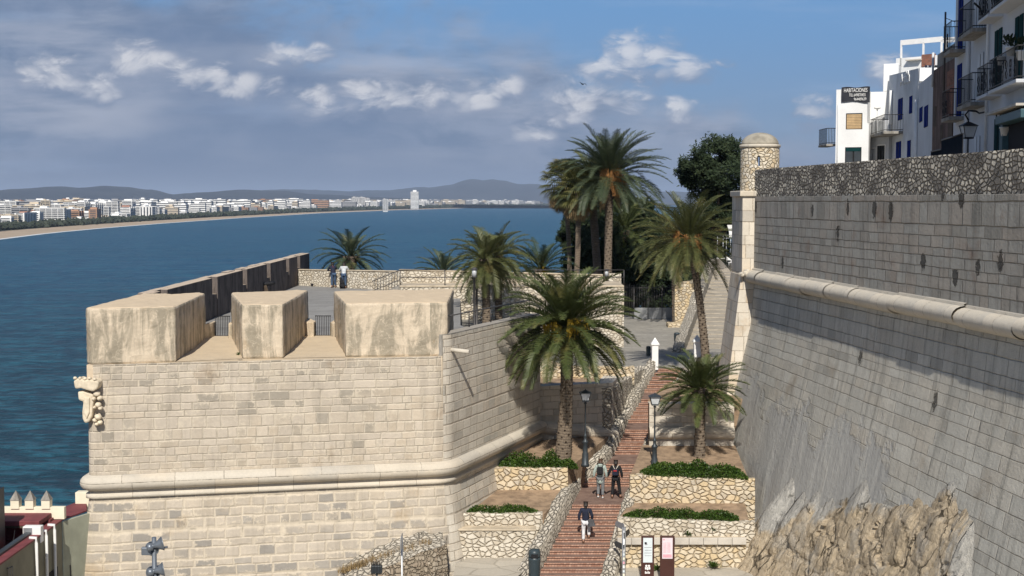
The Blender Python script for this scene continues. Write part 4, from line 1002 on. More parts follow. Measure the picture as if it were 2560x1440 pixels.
# cordon in slightly uneven lengths
mm = None
sweep('cordon_bed', planR, [(0.0, zW+.40)]+halfround(0.27, zW, 6, 1.3, 0.05)+[(0.03, zW-.33)], M['cordon'], rp, sub=2, smooth=True)
pr = [(0.0, zW+.42), (0.12, zW+.36)]+halfround(0.31, zW, 9, 1.35, 0.09)+[(0.05, zW-.34)]
yy = 63.2; kk = 0
while yy > 22:
    ln = random.uniform(1.5, 2.8) if kk else 1.6
    dz = random.uniform(-.03, .03); do = random.uniform(-.03, .03)
    sweep('cordon', [(WX(yy), yy), (WX(yy-ln+.012), yy-ln+.012)], [(a_+do*(0 < i < len(pr)-1), b+dz) for i, (a_, b) in enumerate(pr)], M['cordon'], rp, sub=0.6, smooth=True)
    yy -= ln; kk += 1
def battmask(x, y, z):
    h = CZ-z; hb = 8.9-0.10*max(0, y-52)+0.28*max(0, 47-y)
    f = (h-hb+1.5*mnoise.noise(Vector((y*0.35, h*0.2, 0)))+.7*mnoise.noise(Vector((y*0.9, h*0.5, 4))))/1.8
    return (min(1, max(0, 0.5+f*0.5)), 0, 0)
def batz(k): return zW-.30-k*0.5
mb = MB(); cols = []; acc = 0; at_ = []
ysb = [63.8-0.4*i for i in range(108)]
Lr = rp.location
for y in ysb:
    c = []
    for k in range(0, 30):
        z = batz(k); h = CZ-z; dd_ = k*0.5; o = 0.03+(0.09*dd_ if dd_ < 2 else 0.18+0.224*(dd_-2))
        ms = battmask(0, y, z)[0]
        o += ms*0.06*mnoise.fractal(Vector((y*0.8, h*0.12, 2)), 1.0, 2.0, 4) + ms*0.03*mnoise.noise(Vector((y*2.4, h*0.2, 7)))
        n = Vector((-0.9934, -0.1148)); p = Vector((WX(y), y))+n*o
        c.append(mb.vert(Vector((p.x, p.y, z))-Lr)); at_.append((ms, 0, 0))
    cols.append(c)
for i in range(len(cols)-1):
    for k in range(29):
        u0, u1 = -ysb[i], -ysb[i+1]; v0, v1 = batz(k), batz(k+1)
        mb.face((cols[i][k+1], cols[i+1][k+1], cols[i+1][k], cols[i][k]), [(u0, v1), (u1, v1), (u1, v0), (u0, v0)], True)
mb.attr = at_; mb.build('battered_face', M['batter'], rp)
# sunlit corner pilaster
mm = MB(); w = 0.62
xc = WX(63.2)
def pil(z0, z1, o0, o1):
    mm.hexa([Vector(q)-Lr for q in [(xc-w-o0+0.02, 63.2-o0*.3, z0), (xc+.4, 63.2-o0*.3, z0), (xc+.4, 66.2, z0), (xc-w-o0+.02, 66.2, z0), (xc-w-o1+.02, 63.2-o1*.3, z1), (xc+.4, 63.2-o1*.3, z1), (xc+.4, 66.2, z1), (xc-w-o1+.02, 66.2, z1)]])
pil(zW+0.1, CZ+0.28, 0, 0); pil(zW-11.2, zW+0.1, 1.35, 0.03)
mm.build('corner_pilaster', M['quoin'], rp, bevel=0.03)
mm = MB(); mm.box(xc-w-.12-Lr.x, 63.08-Lr.y, CZ+.22-Lr.z, xc+.25-Lr.x, 66-Lr.y, CZ+.48-Lr.z); mm.build('corbel', M['cordon'], rp, bevel=0.04)
mm = MB(); rr = random.Random(4)
for k in range(9):
    mm.blob((xc-w-.05+k*.10-Lr.x, 63.0-Lr.y+rr.uniform(-.1, .1), zW+.22+rr.uniform(-.12, .1)-Lr.z), .14, .16, .12, 7, 5, .25, False, k)
mm.build('broken_cordon_end', M['cordon'], rp)
# watchtower
gc = D(1899.5, 400, 64.2); gr_ = 0.90
tw = thing('watchtower', 'small round rubble sentry tower with a domed roof on the rampart corner', 'watchtower', (gc.x, gc.y, CZ+0.4))
ztop = D(1900, 369, 64.2).z
z0t = tw.location.z
mt = MB(); n = 40; hh = ztop-z0t
slit = (-1.9, 0.19)     # angle of slit (facing camera, left)
zs0, zs1 = D(1888, 415, 63.4).z-z0t, D(1888, 390, 63.4).z-z0t
for j in range(n):
    a0, a1 = 2*math.pi*j/n, 2*math.pi*(j+1)/n; am = (a0+a1)/2; 
    def wq(r, za, zb_):
        mt.quad((r*math.cos(a0), r*math.sin(a0), za), (r*math.cos(a1), r*math.sin(a1), za), (r*math.cos(a1), r*math.sin(a1), zb_), (r*math.cos(a0), r*math.sin(a0), zb_), [(a0*r, za), (a1*r, za), (a1*r, zb_), (a0*r, zb_)])
    dd = min(abs((am-b+math.pi) % (2*math.pi)-math.pi) for b in (-1.81, 1.45))
    for r in (gr_, gr_-.32):
        if dd < 0.09:
            wq(r, 0, zs0); wq(r, zs1, hh)
        else: wq(r, 0, hh)
    if dd < 0.13:
        pass
mt.build('tower_wall', M['garita'], tw)
mm = MB()
for b in (-1.81, 1.45):
    for s_ in (-1, 1):
        an = b+s_*0.155; i0, i1 = gr_-.32, gr_-.005
        c0 = Vector((math.cos(an), math.sin(an), 0))
        mm.quad(c0*i1+Vector((0, 0, zs0)), c0*i0+Vector((0, 0, zs0)), c0*i0+Vector((0, 0, zs1)), c0*i1+Vector((0, 0, zs1)))
mm.build('slit_jamb', M['garita'], tw)
mm = MB(); mm.lathe((0, 0, 0), [(gr_-.05, hh-.02), (gr_+.05, hh), (gr_+.055, hh+.12), (gr_-.02, hh+.14)], 40); mm.build('cornice', M['cordon'], tw)
mm = MB(); zt2 = D(1900, 331, 64.2).z-z0t-hh-.14
mm.lathe((0, 0, hh+.13), [((gr_-.03)*math.cos(q), zt2*math.sin(q)) for q in [R(x) for x in range(0, 90, 8)]]+[(0.02, zt2)], 40); mm.build('dome', M['dome'], tw)
# street behind the wall
zone('old_town_street', [(WX(66)+.8, 66), (WX(20)+.8, 20), (40, 20), (40, 110), (28, 110), (16, 68)], -0.35, M['cobble'])
# rock outcrop at the rampart foot
mb = MB(); cols = []; at_ = []; NYr, NZr = 270, 130
for i in range(NYr+1):
    y = 61.5-(61.5-27)*i/NYr; c = []
    hb = 7.3+(y-36.4)*0.235+1.3*max(0, 39.2-y)+1.5*mnoise.noise(Vector((y*0.33, 1, 0)))+0.8*mnoise.noise(Vector((y*1.0, 5, 0)))
    for k in range(NZr+1):
        h = 5.6+(16.6-5.6)*k/NZr; f = (h-hb); g_ = min(1, max(-0.25, f/1.3))
        base = 0.21+0.224*(h-5.8) if h > 5.8 else .03+.09*(h-3.8)
        v = Vector((y*0.55, h*0.48, 4.0))
        rid = 1-abs(mnoise.noise(v*1.1))*2; fb = mnoise.fractal(v*1.6, 1.0, 2.1, 7); bl = mnoise.cell(Vector((y*0.9+fb*0.5, h*0.5+fb*.3, 0)))
        def facet(v_, s1):
            d_, p_ = mnoise.voronoi(v_); c_ = p_[0]; r_ = mnoise.noise_vector(c_*5.7+Vector((s1, 0, 0)))
            dv_ = v_-c_; return .5*r_.x+dv_.x*r_.y*1.1+dv_.y*(r_.z*1.0-.35), min(1, (d_[1]-d_[0])*5)
        fc1, crk = facet(Vector((y*0.36+fb*.30, h*0.60+fb*.2, 1.0)), 1.3); fc2, crk2 = facet(Vector((y*1.0+fb*.25, h*1.6, 9.0)), 4.1)
        warm = min(1, max(0, 0.5+(h-(8.2+(y-39)*0.31)+1.2*mnoise.noise(Vector((y*0.5, h*0.3, 8))))*0.7))*min(1, max(0, (y-37.9+.8*mnoise.noise(Vector((h*.4, 2, 2))))/2.2))
        if y > 54: warm *= max(0.25, 1-(y-54)*.25)
        amp = 0.14+0.86*warm
        bulge = max(0, f)*0.13
        off_ = base-0.12+(g_*0.22 if g_ > 0 else g_*1.2)+max(0, g_)*(bulge+amp*(0.32*fc1+0.10*fc2+0.06*fb-0.10*(1-crk)-.04*(1-crk2)))
        off_ += 0.24*max(0, f)*min(1, max(0, (y-49)/4))+0.25*max(0, g_)*min(1, max(0, (y-52)/5))
        n = Vector((-0.9934, -0.1148)); p = Vector((WX(y), y))+n*off_
        c.append(mb.vert((p.x-GX, p.y-40, CZ-h-(CZ-16)))); at_.append((warm, 0, 0))
    cols.append(c)
for i in range(NYr):
    for k in range(NZr): mb.face((cols[i][k+1], cols[i+1][k+1], cols[i+1][k], cols[i][k]))
mb.attr = at_
o = mb.build('rock_outcrop', M['rock']); o.location = (GX, 40, CZ-16); tag(o, kind='structure')
# ---------------------------------------------------------------- palms
def frond(m, c, az, el, Lf, droop, rnd, nl=26, lw=0.035, ll=0.42, start=0.12, vee=0.5, twist=0.0):
    """one feather leaf as rachis + leaflets"""
    pts = []; p = Vector(c); ca, sa = math.cos(az), math.sin(az); NS = 12; e_ = el
    H = Vector((ca, sa, 0)); side = Vector((-sa, ca, 0)); curl = rnd.uniform(-.25, .25)
    for i in range(NS+1):
        f = i/NS; e_ = el-droop*(f**1.4)
        a2 = az+curl*f*f; H2 = Vector((math.cos(a2), math.sin(a2), 0)); d = (H2*math.cos(e_)+Vector((0, 0, math.sin(e_)))).normalized()
        pts.append((p.copy(), d, Vector((-math.sin(a2), math.cos(a2), 0)))); p = p+d*(Lf/NS)
    # rachis: a flat tapering strip with a ridge
    for i in range(NS):
        (p0, d0, s0), (p1, d1, s1) = pts[i], pts[i+1]; w0 = 0.035*(1-i/NS)+.008; w1 = 0.035*(1-(i+1)/NS)+.008
        up0 = s0.cross(d0); m.quad(p0-s0*w0, p0+up0*w0*-1, p1+(s1.cross(d1))*-w1, p1-s1*w1); m.quad(p0+(up0*-w0), p0+s0*w0, p1+s1*w1, p1+(s1.cross(d1))*-w1)
    for k in range(nl):
        f = start+(1-start)*(k+0.5)/nl; x = f*NS; i = min(NS-1, int(x)); q = x-i
        p0 = pts[i][0].lerp(pts[i+1][0], q); d = pts[i][1]; s = pts[i][2]; up = d.cross(s).normalized(); up = -up if up.z < 0 else up
        ln = ll*math.sin(math.pi*min(1, 0.16+f*0.80))**0.6*rnd.uniform(.85, 1.12)*(1 if f > .2 else .6)
        for sg in (-1, 1):
            dirn = (d*(0.75+0.35*f)+s*sg*0.9+up*(vee+rnd.uniform(-.22, .22))).normalized()
            t = p0+dirn*ln*0.6; t2 = t+(dirn+Vector((0, 0, -0.45))).normalized()*ln*0.45
            w = d*lw*0.5
            i0 = len(m.v); m.v += [tuple(p0-w), tuple(p0+w), tuple(t+w*0.9), tuple(t-w*0.9), tuple(t2)]
            m.f.append((i0, i0+1, i0+2, i0+3)); m.f.append((i0+3, i0+2, i0+4))
def palm(label, base, top, Rr, nf, tr0, tr1, leaf, seed, lean=(0, 0), droop=1.25, elmin=-0.75, dates=None, nl=26, lw=0.04, ll=0.45, stubs=True, group=None, dead=0, elmax=1.45):
    rnd = random.Random(seed); base = Vector(base); top = Vector(top)
    t = thing('palm_tree', label, 'palm tree', base, 0, group); Hh = top-base
    m = MB(); N = 26; pts = []; rr = []
    for i in range(N+1):
        f = i/N; p = Hh*f; p.x += lean[0]*math.sin(math.pi*f); p.y += lean[1]*math.sin(math.pi*f)
        pts.append(p); r = lerp(tr0, tr1, min(1, f*2.2) if f < .45 else 1)
        if f > .86: r *= 1+0.75*(f-.86)/.14
        rr.append(r*(1+0.03*(i % 2)))
    m.tube(pts, rr, 14)
    # old leaf bases
    if stubs:
        K_ = int(Hh.length*26)
        for k in range(K_):
            f = (k+.5)/K_; az = k*2.399; x = f*N; i = min(N-1, int(x)); p = pts[i].lerp(pts[i+1], x-i); r = rr[i]
            o_ = Vector((math.cos(az), math.sin(az), 0)); s_ = Vector((-o_.y, o_.x, 0)); w = 0.055+0.03*(f > .8); l_ = (0.05+0.05*f+0.14*(f > .82))
            a_ = p+o_*(r-.02); b = p+o_*(r+l_*.6)+Vector((0, 0, .07+l_*.6))
            m.quad(a_-s_*w, a_+s_*w, b+s_*w*.6, b-s_*w*.6); m.quad(a_+s_*w+Vector((0, 0, .05)), a_-s_*w+Vector((0, 0, .05)), b-s_*w*.6, b+s_*w*.6)
    m.build('trunk', M['bark'], t)
    m = MB(); c = Hh
    for k in range(nf):
        f = (k+0.5)/nf; el = lerp(elmax, elmin, f**0.85)+rnd.uniform(-.12, .12); az = k*2.39996+rnd.uniform(-.2, .2)
        Lf = Rr*1.18*rnd.uniform(.88, 1.08)*(0.82 if f < .1 else 1)
        dr = droop*rnd.uniform(.75, 1.2)*(0.75+0.45*f) if el > -.2 else droop*0.55
        frond(m, c+Vector((math.cos(az)*.12, math.sin(az)*.12, rnd.uniform(-.15, .15)-f*.25)), az, el, Lf, dr, rnd, nl, lw, ll)
    m.build('crown', M[leaf], t)
    if dead:
        m = MB()
        for k in range(dead):
            az = k*2.4+1; frond(m, c+Vector((0, 0, -.35)), az, -1.0+rnd.uniform(-.2, .25), Rr*0.62, .5, rnd, max(10, nl//2), lw, ll*.8)
        m.build('dead_fronds', M['dryleaf'], t)
    if dates:
        mat, n, spread, azc, azw, lngt = dates
        for k in range(n):
            az = azc+rnd.uniform(-azw, azw); m = MB(); o_ = Vector((math.cos(az), math.sin(az), 0)); st = c+Vector((0, 0, -.1)); md = st+o_*spread*.6+Vector((0, 0, spread*rnd.uniform(.0, .35)))
            m.tube([st, md], [.03, .02], 5)
            for j in range(34):
                a2 = az+rnd.uniform(-.8, .8); o2 = Vector((math.cos(a2), math.sin(a2), 0)); e1_ = md+o2*rnd.uniform(.08, .3)*lngt+Vector((0, 0, rnd.uniform(-.1, .15))); e2_ = e1_+o2*rnd.uniform(0, .12)+Vector((0, 0, -rnd.uniform(.25, 1.0)*lngt))
                s_ = Vector((-o2.y, o2.x, 0))*.016; m.quad(md-s_, md+s_, e1_+s_, e1_-s_); m.quad(e1_-s_, e1_+s_, e2_+s_*1.6, e2_-s_*1.6)
            m.build('date_cluster', M[mat], t)
    return t
def BP(px, py, Y):  # a point at true distance
    return D(px, py, Y)
# big garden palm
b = P(1406, 1146, 11.27); palm('big dark green palm with yellow stalks rising from the left planter', (b.x, b.y, CZ-11.45), BP(1415, 815, b.y), 2.85, 112, 0.37, 0.265, 'frond_green', 11, lean=(.1, 0), droop=1.2, elmin=-0.62,
     dates=('yellowd', 12, 1.35, -1.57, 1.6, .75), nl=58, lw=.042, ll=.56)
b = P(1748, 1150, 11.3); palm('small bushy palm in the planter right of the stairs', (b.x, b.y, CZ-11.5), BP(1752, 968, b.y), 1.72, 66, 0.27, 0.21, 'frond_green', 12, droop=.95, elmin=-0.4, nl=42, lw=.034, ll=.42)
b0 = D(1768, 915, 71.6); palm('leaning palm with orange dates and a dark slender trunk beside the ramp', (b0.x, 71.6, CZ-9.2), BP(1722, 592, 71.6), 2.75, 82, 0.24, 0.19, 'frond_olive', 13, lean=(.12, 0), droop=1.08, elmin=-0.7,
     dates=('dates', 9, 1.0, -1.9, 1.3, .9), nl=46, lw=.036, ll=.52, dead=6)
# twins on the ramp of the terrace
b = D(1217, 812, 77); palm('left one of the twin palms on the walkway beside the street lanterns', (b.x, 77, CZ-7.5), BP(1213, 645, 77), 2.0, 60, 0.26, 0.22, 'frond_olive', 14, droop=1.3, elmin=-.95, nl=32, lw=.045, ll=.5)
b = D(1248, 800, 80); palm('right one of the twin palms, half hidden behind its neighbour on the walkway', (b.x, 80, CZ-7.7), BP(1242, 640, 80), 2.05, 56, 0.25, 0.21, 'frond_olive', 15, droop=1.3, elmin=-.95, nl=32, lw=.045, ll=.5)
# low palms beyond the parapet
b = D(874, 760, 108); palm('lone palm beyond the terrace parapet behind the two leaning men', (b.x, 108, b.z-3), BP(876, 640, 108), 2.75, 52, 0.42, 0.38, 'frond_blue', 16, droop=1.15, elmin=-.7, nl=32, lw=.06, ll=.5)
b = D(1107, 760, 100); palm('short palm whose top just shows over the parapet left of the twin palms', (b.x, 100, b.z-3), BP(1108, 684, 100), 2.1, 36, 0.35, 0.3, 'frond_blue', 17, droop=1.2, elmin=-.4, nl=28, lw=.06, ll=.42)
b = D(1352, 760, 96); palm('dark palm with yellow stalks behind the parapet right of the twin palms', (b.x, 96, b.z-3), BP(1352, 672, 96), 2.4, 48, 0.35, 0.3, 'frond_dark', 18, droop=1.2, elmin=-.5, dates=('yellowd', 5, .5, -1.57, 1.5, .6), nl=28, lw=.06, ll=.45)
# tall group by the gate
b = D(1517, 840, 100); palm('tallest palm with a huge round crown and orange dates above the gate', (b.x, 100, CZ-9.4), BP(1524, 440, 100), 3.85, 110, 0.34, 0.28, 'frond_blue', 19, droop=1.08, elmin=-.42,
     dates=('dates', 11, 1.5, -1.0, 1.2, 1.5), nl=60, lw=.042, ll=.66, dead=5, elmax=1.5)
b = D(1502, 840, 106); palm('tall palm with a dark trunk standing right behind the tallest palm', (b.x, 106, CZ-9.4), BP(1478, 450, 106), 2.9, 52, 0.36, 0.3, 'frond_olive', 20, droop=1.35, elmin=-.8, dates=('dates', 3, 1.1, -2.2, .6, 1.5), nl=34, lw=.07, ll=.65, dead=4)
b = D(1560, 840, 112); palm('lower shaded palm under the tallest palm beside the iron gate', (b.x, 112, CZ-9.4), BP(1560, 575, 112), 3.6, 50, 0.34, 0.3, 'frond_green', 21, droop=1.3, elmin=-.8, nl=30, lw=.075, ll=.6)
b = D(1690, 840, 100); palm('slender palm behind the rubble pier at the right end of the gate', (b.x, 100, CZ-9.0), BP(1684, 600, 100), 3.1, 46, 0.28, 0.24, 'frond_olive', 22, droop=1.3, elmin=-.9, nl=28, lw=.07, ll=.5, dead=4)
# fan palms
def fan_palm(label, base, top, Rr, n, r0, leaf, seed):
    rnd = random.Random(seed); base = Vector(base); Hh = Vector(top)-base
    t = thing('fan_palm', label, 'palm tree', base, 0, 'two fan palms at the left of the tall palms'); m = MB()
    pts = [Hh*(i/16)+Vector((.25*math.sin(i/16*3.1), 0, 0)) for i in range(17)]; m.tube(pts, [r0*(1.25 if i == 0 else 1) for i in range(17)], 12); m.build('trunk', M['bark'], t)
    for nm, mat, kk, e0, e1_ in (('crown', leaf, n, 1.4, -.7), ('dead_skirt', 'dryleaf', int(n*.55), -.9, -1.4)):
        m = MB()
        for k in range(kk):
            f = (k+.5)/kk; el = lerp(e0, e1_, f)+rnd.uniform(-.1, .1); az = k*2.4+rnd.uniform(-.2, .2); d = Vector((math.cos(az)*math.cos(el), math.sin(az)*math.cos(el), math.sin(el)))
            s = Vector((-math.sin(az), math.cos(az), 0)); st = Hh+Vector((0, 0, -.2*(nm != 'crown')-f*.3)); pe = st+d*Rr*.5; m.quad(st-s*.02, st+s*.02, pe+s*.02, pe-s*.02)
            up = s.cross(d)
            for j in range(17):
                a_ = (j-8)/8*1.5; dd = (d*math.cos(a_)+s*math.sin(a_)).normalized(); w = (s*math.cos(a_)-d*math.sin(a_))*.045
                q = pe+dd*Rr*.36; q2 = q+(dd+Vector((0, 0, -.9))).normalized()*Rr*.22
                i0 = len(m.v); m.v += [tuple(pe), tuple(q+w+up*.02*(j % 2)), tuple(q-w), tuple(q2)]; m.f.append((i0, i0+1, i0+2)); m.f.append((i0+1, i0+3, i0+2))
        m.build(nm, M[mat], t)
b = D(1420, 800, 100); fan_palm('shorter fan palm with a pale ringed trunk left of the tallest palm', (D(1428, 800, 100).x, 100, CZ-9), BP(1443, 474, 100), 1.9, 44, .2, 'fan_leaf', 31)
fan_palm('leftmost fan palm with a darker thin trunk over the sea', (D(1421, 800, 103).x, 103, CZ-9), BP(1408, 452, 103), 2.0, 46, .17, 'fan_leaf', 32)

# ---------------------------------------------------------------- leafy trees
def tree(label, base, blobs, mat, seed, name='pine_tree', leaf=.21, dens=125, limbs=True):
    rnd = random.Random(seed); base = Vector(base); t = thing(name, label, 'tree', base)
    m = MB(); cz = sum(b_[0].z for b_ in blobs)/len(blobs); ctr = sum((b_[0] for b_ in blobs), Vector())/len(blobs)
    j = Vector((ctr.x, ctr.y, lerp(base.z, ctr.z, .5)))-base
    m.tube([(0, 0, 0), j*.5+Vector((.1, 0, 0)), j], [.42, .34, .27], 10)
    for c, r in blobs: 
        e_ = c-base; m.tube([j*.9, j.lerp(e_, .5)+Vector((0, 0, .3)), e_], [.17, .10, .03], 6)
    m.build('trunk', M['wood'], t)
    m = MB()
    for c, r in blobs:
        nc = int(9+r*9)
        for q in range(nc):
            while True:
                v = Vector((rnd.uniform(-1, 1), rnd.uniform(-1, 1), rnd.uniform(-1, 1)))
                if .25 < v.length < 1: break
            cc = c+Vector((v.x*r, v.y*r, v.z*r*.8))-base; rc = r*rnd.uniform(.22, .40)
            for k in range(dens):
                u = Vector((rnd.gauss(0, 1), rnd.gauss(0, 1), rnd.gauss(0, .75))); u = u.normalized()*rc*rnd.uniform(.45, 1.05); p = cc+u
                a_ = Vector((rnd.uniform(-1, 1), rnd.uniform(-1, 1), rnd.uniform(-.6, 1))).normalized(); b_ = a_.orthogonal().normalized(); s = leaf*rnd.uniform(.6, 1.3)
                i0 = len(m.v); m.v += [tuple(p-b_*s*.35), tuple(p+b_*s*.35), tuple(p+a_*s*1.3)]; m.f.append((i0, i0+1, i0+2))
    m.build('crown', M[mat], t); return t
def B(px, py, Y, r): return (D(px, py, Y), r)
tree('large dark pine rising behind the round watchtower', (D(1800, 700, 122).x, 122, CZ-9), [B(1775, 385, 120, 1.9), B(1740, 425, 120, 1.7), B(1715, 445, 121, 1.1), B(1815, 380, 121, 1.7), B(1845, 395, 122, 1.8), B(1800, 440, 119, 2.2), B(1845, 460, 121, 2.2), B(1760, 470, 121, 1.8), B(1820, 505, 120, 2.0), B(1860, 520, 122, 1.8), B(1790, 540, 121, 1.5), B(1740, 356+60, 120, 1.3)], 'pine', 41)
tree('dense dark pine filling the space behind the tall palm trunks', (D(1545, 760, 116).x, 116, CZ-9.6), [B(1545, 540, 116, 2.4), B(1480, 560, 116, 1.9), B(1450, 610, 115, 1.8), B(1590, 520, 117, 1.5), B(1590, 580, 115, 2.2), B(1520, 620, 114, 2.5), B(1430, 560, 116, .8), B(1590, 650, 114, 2.0), B(1470, 660, 114, 1.7), B(1545, 485, 117, 1.3), B(1500, 600, 112, 2.3), B(1560, 640, 112, 2.3), B(1610, 620, 112, 2.0), B(1530, 670, 110, 1.8), B(1450, 650, 112, 1.6), B(1420, 590, 115, 1.0), B(1645, 620, 115, 1.8), B(1640, 560, 117, 1.1)], 'pine', 42)
tree('dark evergreen behind the gate next to the café corner', (D(1720, 760, 124).x, 124, CZ-9.6), [B(1700, 620, 124, 2.2), B(1760, 600, 125, 2.4), B(1800, 630, 124, 1.9), B(1730, 670, 122, 2.2), B(1790, 560, 125, 1.6), B(1670, 680, 122, 1.8), B(1640, 700, 121, 1.5), B(1600, 700, 120, 1.7), B(1560, 700, 119, 1.5), B(1575, 752, 113, 1.3), B(1610, 745, 112, 1.5), B(1650, 748, 113, 1.5), B(1680, 735, 113, 1.4), B(1640, 700, 112, 1.5), B(1710, 690, 116, 1.6), B(1750, 665, 120, 1.8)], 'pine', 43, name='evergreen_tree')

# ---------------------------------------------------------------- planted ground cover
def cover(label, pts, n, hgt, seed, s=.075):
    rnd = random.Random(seed); m = MB()
    for k in range(n):
        while True:
            u, v = rnd.random(), rnd.random(); a_ = Vector(pts[0]).lerp(Vector(pts[1]), u); b = Vector(pts[3]).lerp(Vector(pts[2]), u); p = a_.lerp(b, v)
            hg = hgt*(0.45+0.75*(mnoise.noise(p*1.7)+.5)); hg *= min(1, 3.5*u, 3.5*(1-u))**.5*min(1, .35+3*v, 3*(1-v)+.05)
            if hg > 0.02: break
        p = p+Vector((0, 0, rnd.random()**.6*hg)); a_ = Vector((rnd.gauss(0, 1), rnd.gauss(0, 1)-.5, rnd.uniform(.0, 1.2))).normalized(); b_ = a_.cross(Vector((rnd.uniform(-1, 1), rnd.uniform(-1, 1), rnd.uniform(-1, 1)))).normalized(); q = s*rnd.uniform(.6, 1.3)
        m.quad(p, p+a_*q*.5+b_*q*.35, p+a_*q, p+a_*q*.5-b_*q*.35)
    o = m.build('ground_cover', M['ivy']); return tag(o, label, 'plants', kind='stuff')
def pz(x, y, h): return (x, y, CZ-h)
cover('thick green ground cover along the upper planter under the big palm', [pz(xfl(YB, 11)+.05, YB+.12, 11.45), pz(XA(1445, YB, 11.3), YB+.05, 11.35), pz(XA(1440, YB+.8, 11.3), YB+.8, 11.42), pz(xfl(YB, 11)+.1, YB+1.5, 11.4)], 9000, .66, 51, .085)
cover('thin green strip of ground cover in the lower planter left of the stairs', [pz(xfl(YA, 12)-.1, YA+.1, 12.5), pz(xedge(YA, -1)-.55, YA+.1, 12.5), pz(xedge(YA, -1)-.5, YA+.75, 12.5), pz(xfl(YA, 12), YA+.8, 12.5)], 4600, .36, 52)
cover('wide bed of green ground cover under the small palm', [pz(xedge(YDp, 1)+.75, YDp+.02, 11.42), pz(XA(1872, YDp, 11.4), YDp-.1, 11.5), pz(XA(1850, YDp+1.7, 11.4), YDp+1.7, 11.4), pz(xedge(YDp, 1)+.8, YDp+1.5, 11.4)], 14000, .55, 53, .085)
cover('green strip of ground cover in the lower planter right of the stairs', [pz(xedge(YE, 1)+.6, YE+.1, 12.58), pz(XA(1848, YE, 12.6), YE+.1, 12.66), pz(XA(1846, YE+.8, 12.5), YE+.8, 12.6), pz(xedge(YE, 1)+.6, YE+1.0, 12.55)], 8000, .40, 54)
def tuft(label, p, s, n, seed, name='weed_tuft'):
    rnd = random.Random(seed); m = MB()
    for k in range(n):
        az = rnd.uniform(0, 6.28); el = rnd.uniform(.1, 1.4); d = Vector((math.cos(az)*math.cos(el), math.sin(az)*math.cos(el), math.sin(el))); w = Vector((-math.sin(az), math.cos(az), 0))*s*.09; q = d*s*rnd.uniform(.6, 1)
        m.quad(-w*.4, w*.4, q*.6+w, q*.6-w); m.tri(q*.6-w, q*.6+w, q+Vector((0, 0, -s*.15)))
    o = m.build(name, M['ivy']); o.location = p; return tag(o, label, 'plant')
tuft('tiny green weed at the foot of the middle merlon', D(596, 888, 51.2), .2, 30, 61)
tuft('leafy weed growing from the foot of the slab bench', (XA(1784, YG-.1, 14), YG-.12, CZ-14.3), .42, 46, 62)
tuft('small weed sprouting from the lower right planter wall, upper one', (XA(1782, YE-.05, 12.9), YE-.06, CZ-12.95), .28, 34, 63)
tuft('small weed sprouting from the lower right planter wall, lower one', (XA(1719, YE-.05, 13), YE-.06, CZ-13.1), .28, 34, 64)
tuft('weed growing between the two brown information panels', (XA(1641, YG-.1, 14.2), YG-.25, CZ-14.4), .38, 34, 65)

# ---------------------------------------------------------------- street lamps
def lantern(m, mg, c, w, h):
    """four sided tapered lantern frame and glass hanging on point c (bottom)"""
    b, t_ = w*.30, w*.5
    P8 = lambda k, z: Vector(((-1, 1, 1, -1)[k]*z[0], (-1, -1, 1, 1)[k]*z[0], z[1]))+Vector(c)
    for k in range(4): m.tube([P8(k, (b, 0)), P8(k, (t_, h*.72))], .014, 5, smooth=False)
    m.prism([(c[0]-b-.01, c[1]-b-.01), (c[0]+b+.01, c[1]-b-.01), (c[0]+b+.01, c[1]+b+.01), (c[0]-b-.01, c[1]+b+.01)], c[2]-.03, c[2]+.02)
    i = len(m.v); q = t_+.05
    m.hexa([(c[0]-q, c[1]-q, c[2]+h*.71), (c[0]+q, c[1]-q, c[2]+h*.71), (c[0]+q, c[1]+q, c[2]+h*.71), (c[0]-q, c[1]+q, c[2]+h*.71), (c[0]-.05, c[1]-.05, c[2]+h*.95), (c[0]+.05, c[1]-.05, c[2]+h*.95), (c[0]+.05, c[1]+.05, c[2]+h*.95), (c[0]-.05, c[1]+.05, c[2]+h*.95)])
    m.tube([(c[0], c[1], c[2]+h*.94), (c[0], c[1], c[2]+h*1.06)], [.035, .012], 6)
    g = t_-.02; bb = b-.01
    mg.hexa([(c[0]-bb, c[1]-bb, c[2]+.03), (c[0]+bb, c[1]-bb, c[2]+.03), (c[0]+bb, c[1]+bb, c[2]+.03), (c[0]-bb, c[1]+bb, c[2]+.03), (c[0]-g, c[1]-g, c[2]+h*.69), (c[0]+g, c[1]-g, c[2]+h*.69), (c[0]+g, c[1]+g, c[2]+h*.69), (c[0]-g, c[1]+g, c[2]+h*.69)])
def street_lamp(label, base, H, group):
    t = thing('street_lamp', label, 'street lamp', base, 0, group); m = MB()
    m.lathe((0, 0, 0), [(.18, 0), (.18, .10), (.145, .14), (.135, .55), (.11, .62), (.10, 1.0), (.135, 1.05), (.135, 1.1), (.07, 1.16), (.065, 1.3), (.09, 1.33), (.05, 1.38), (.036, 1.5), (.030, H-.62), (.07, H-.60), (.07, H-.57), (.035, H-.54)], 14)
    m.build('post', M['lampiron'], t); m = MB(); mg = MB(); lantern(m, mg, (0, 0, H-.48), .44, .48); m.build('lantern_frame', M['lampiron'], t); mg.build('lantern_glass', M['lampglass'], t); return t
def zat(px, py, Y): return D(px, py, Y).z
lb = P(1463, 1166, 11.42); street_lamp('cast iron street lamp left of the stairs, in front of the big palm', (lb.x, lb.y, lb.z), zat(1456, 974, lb.y)-lb.z, 'lamps flanking the stairs')
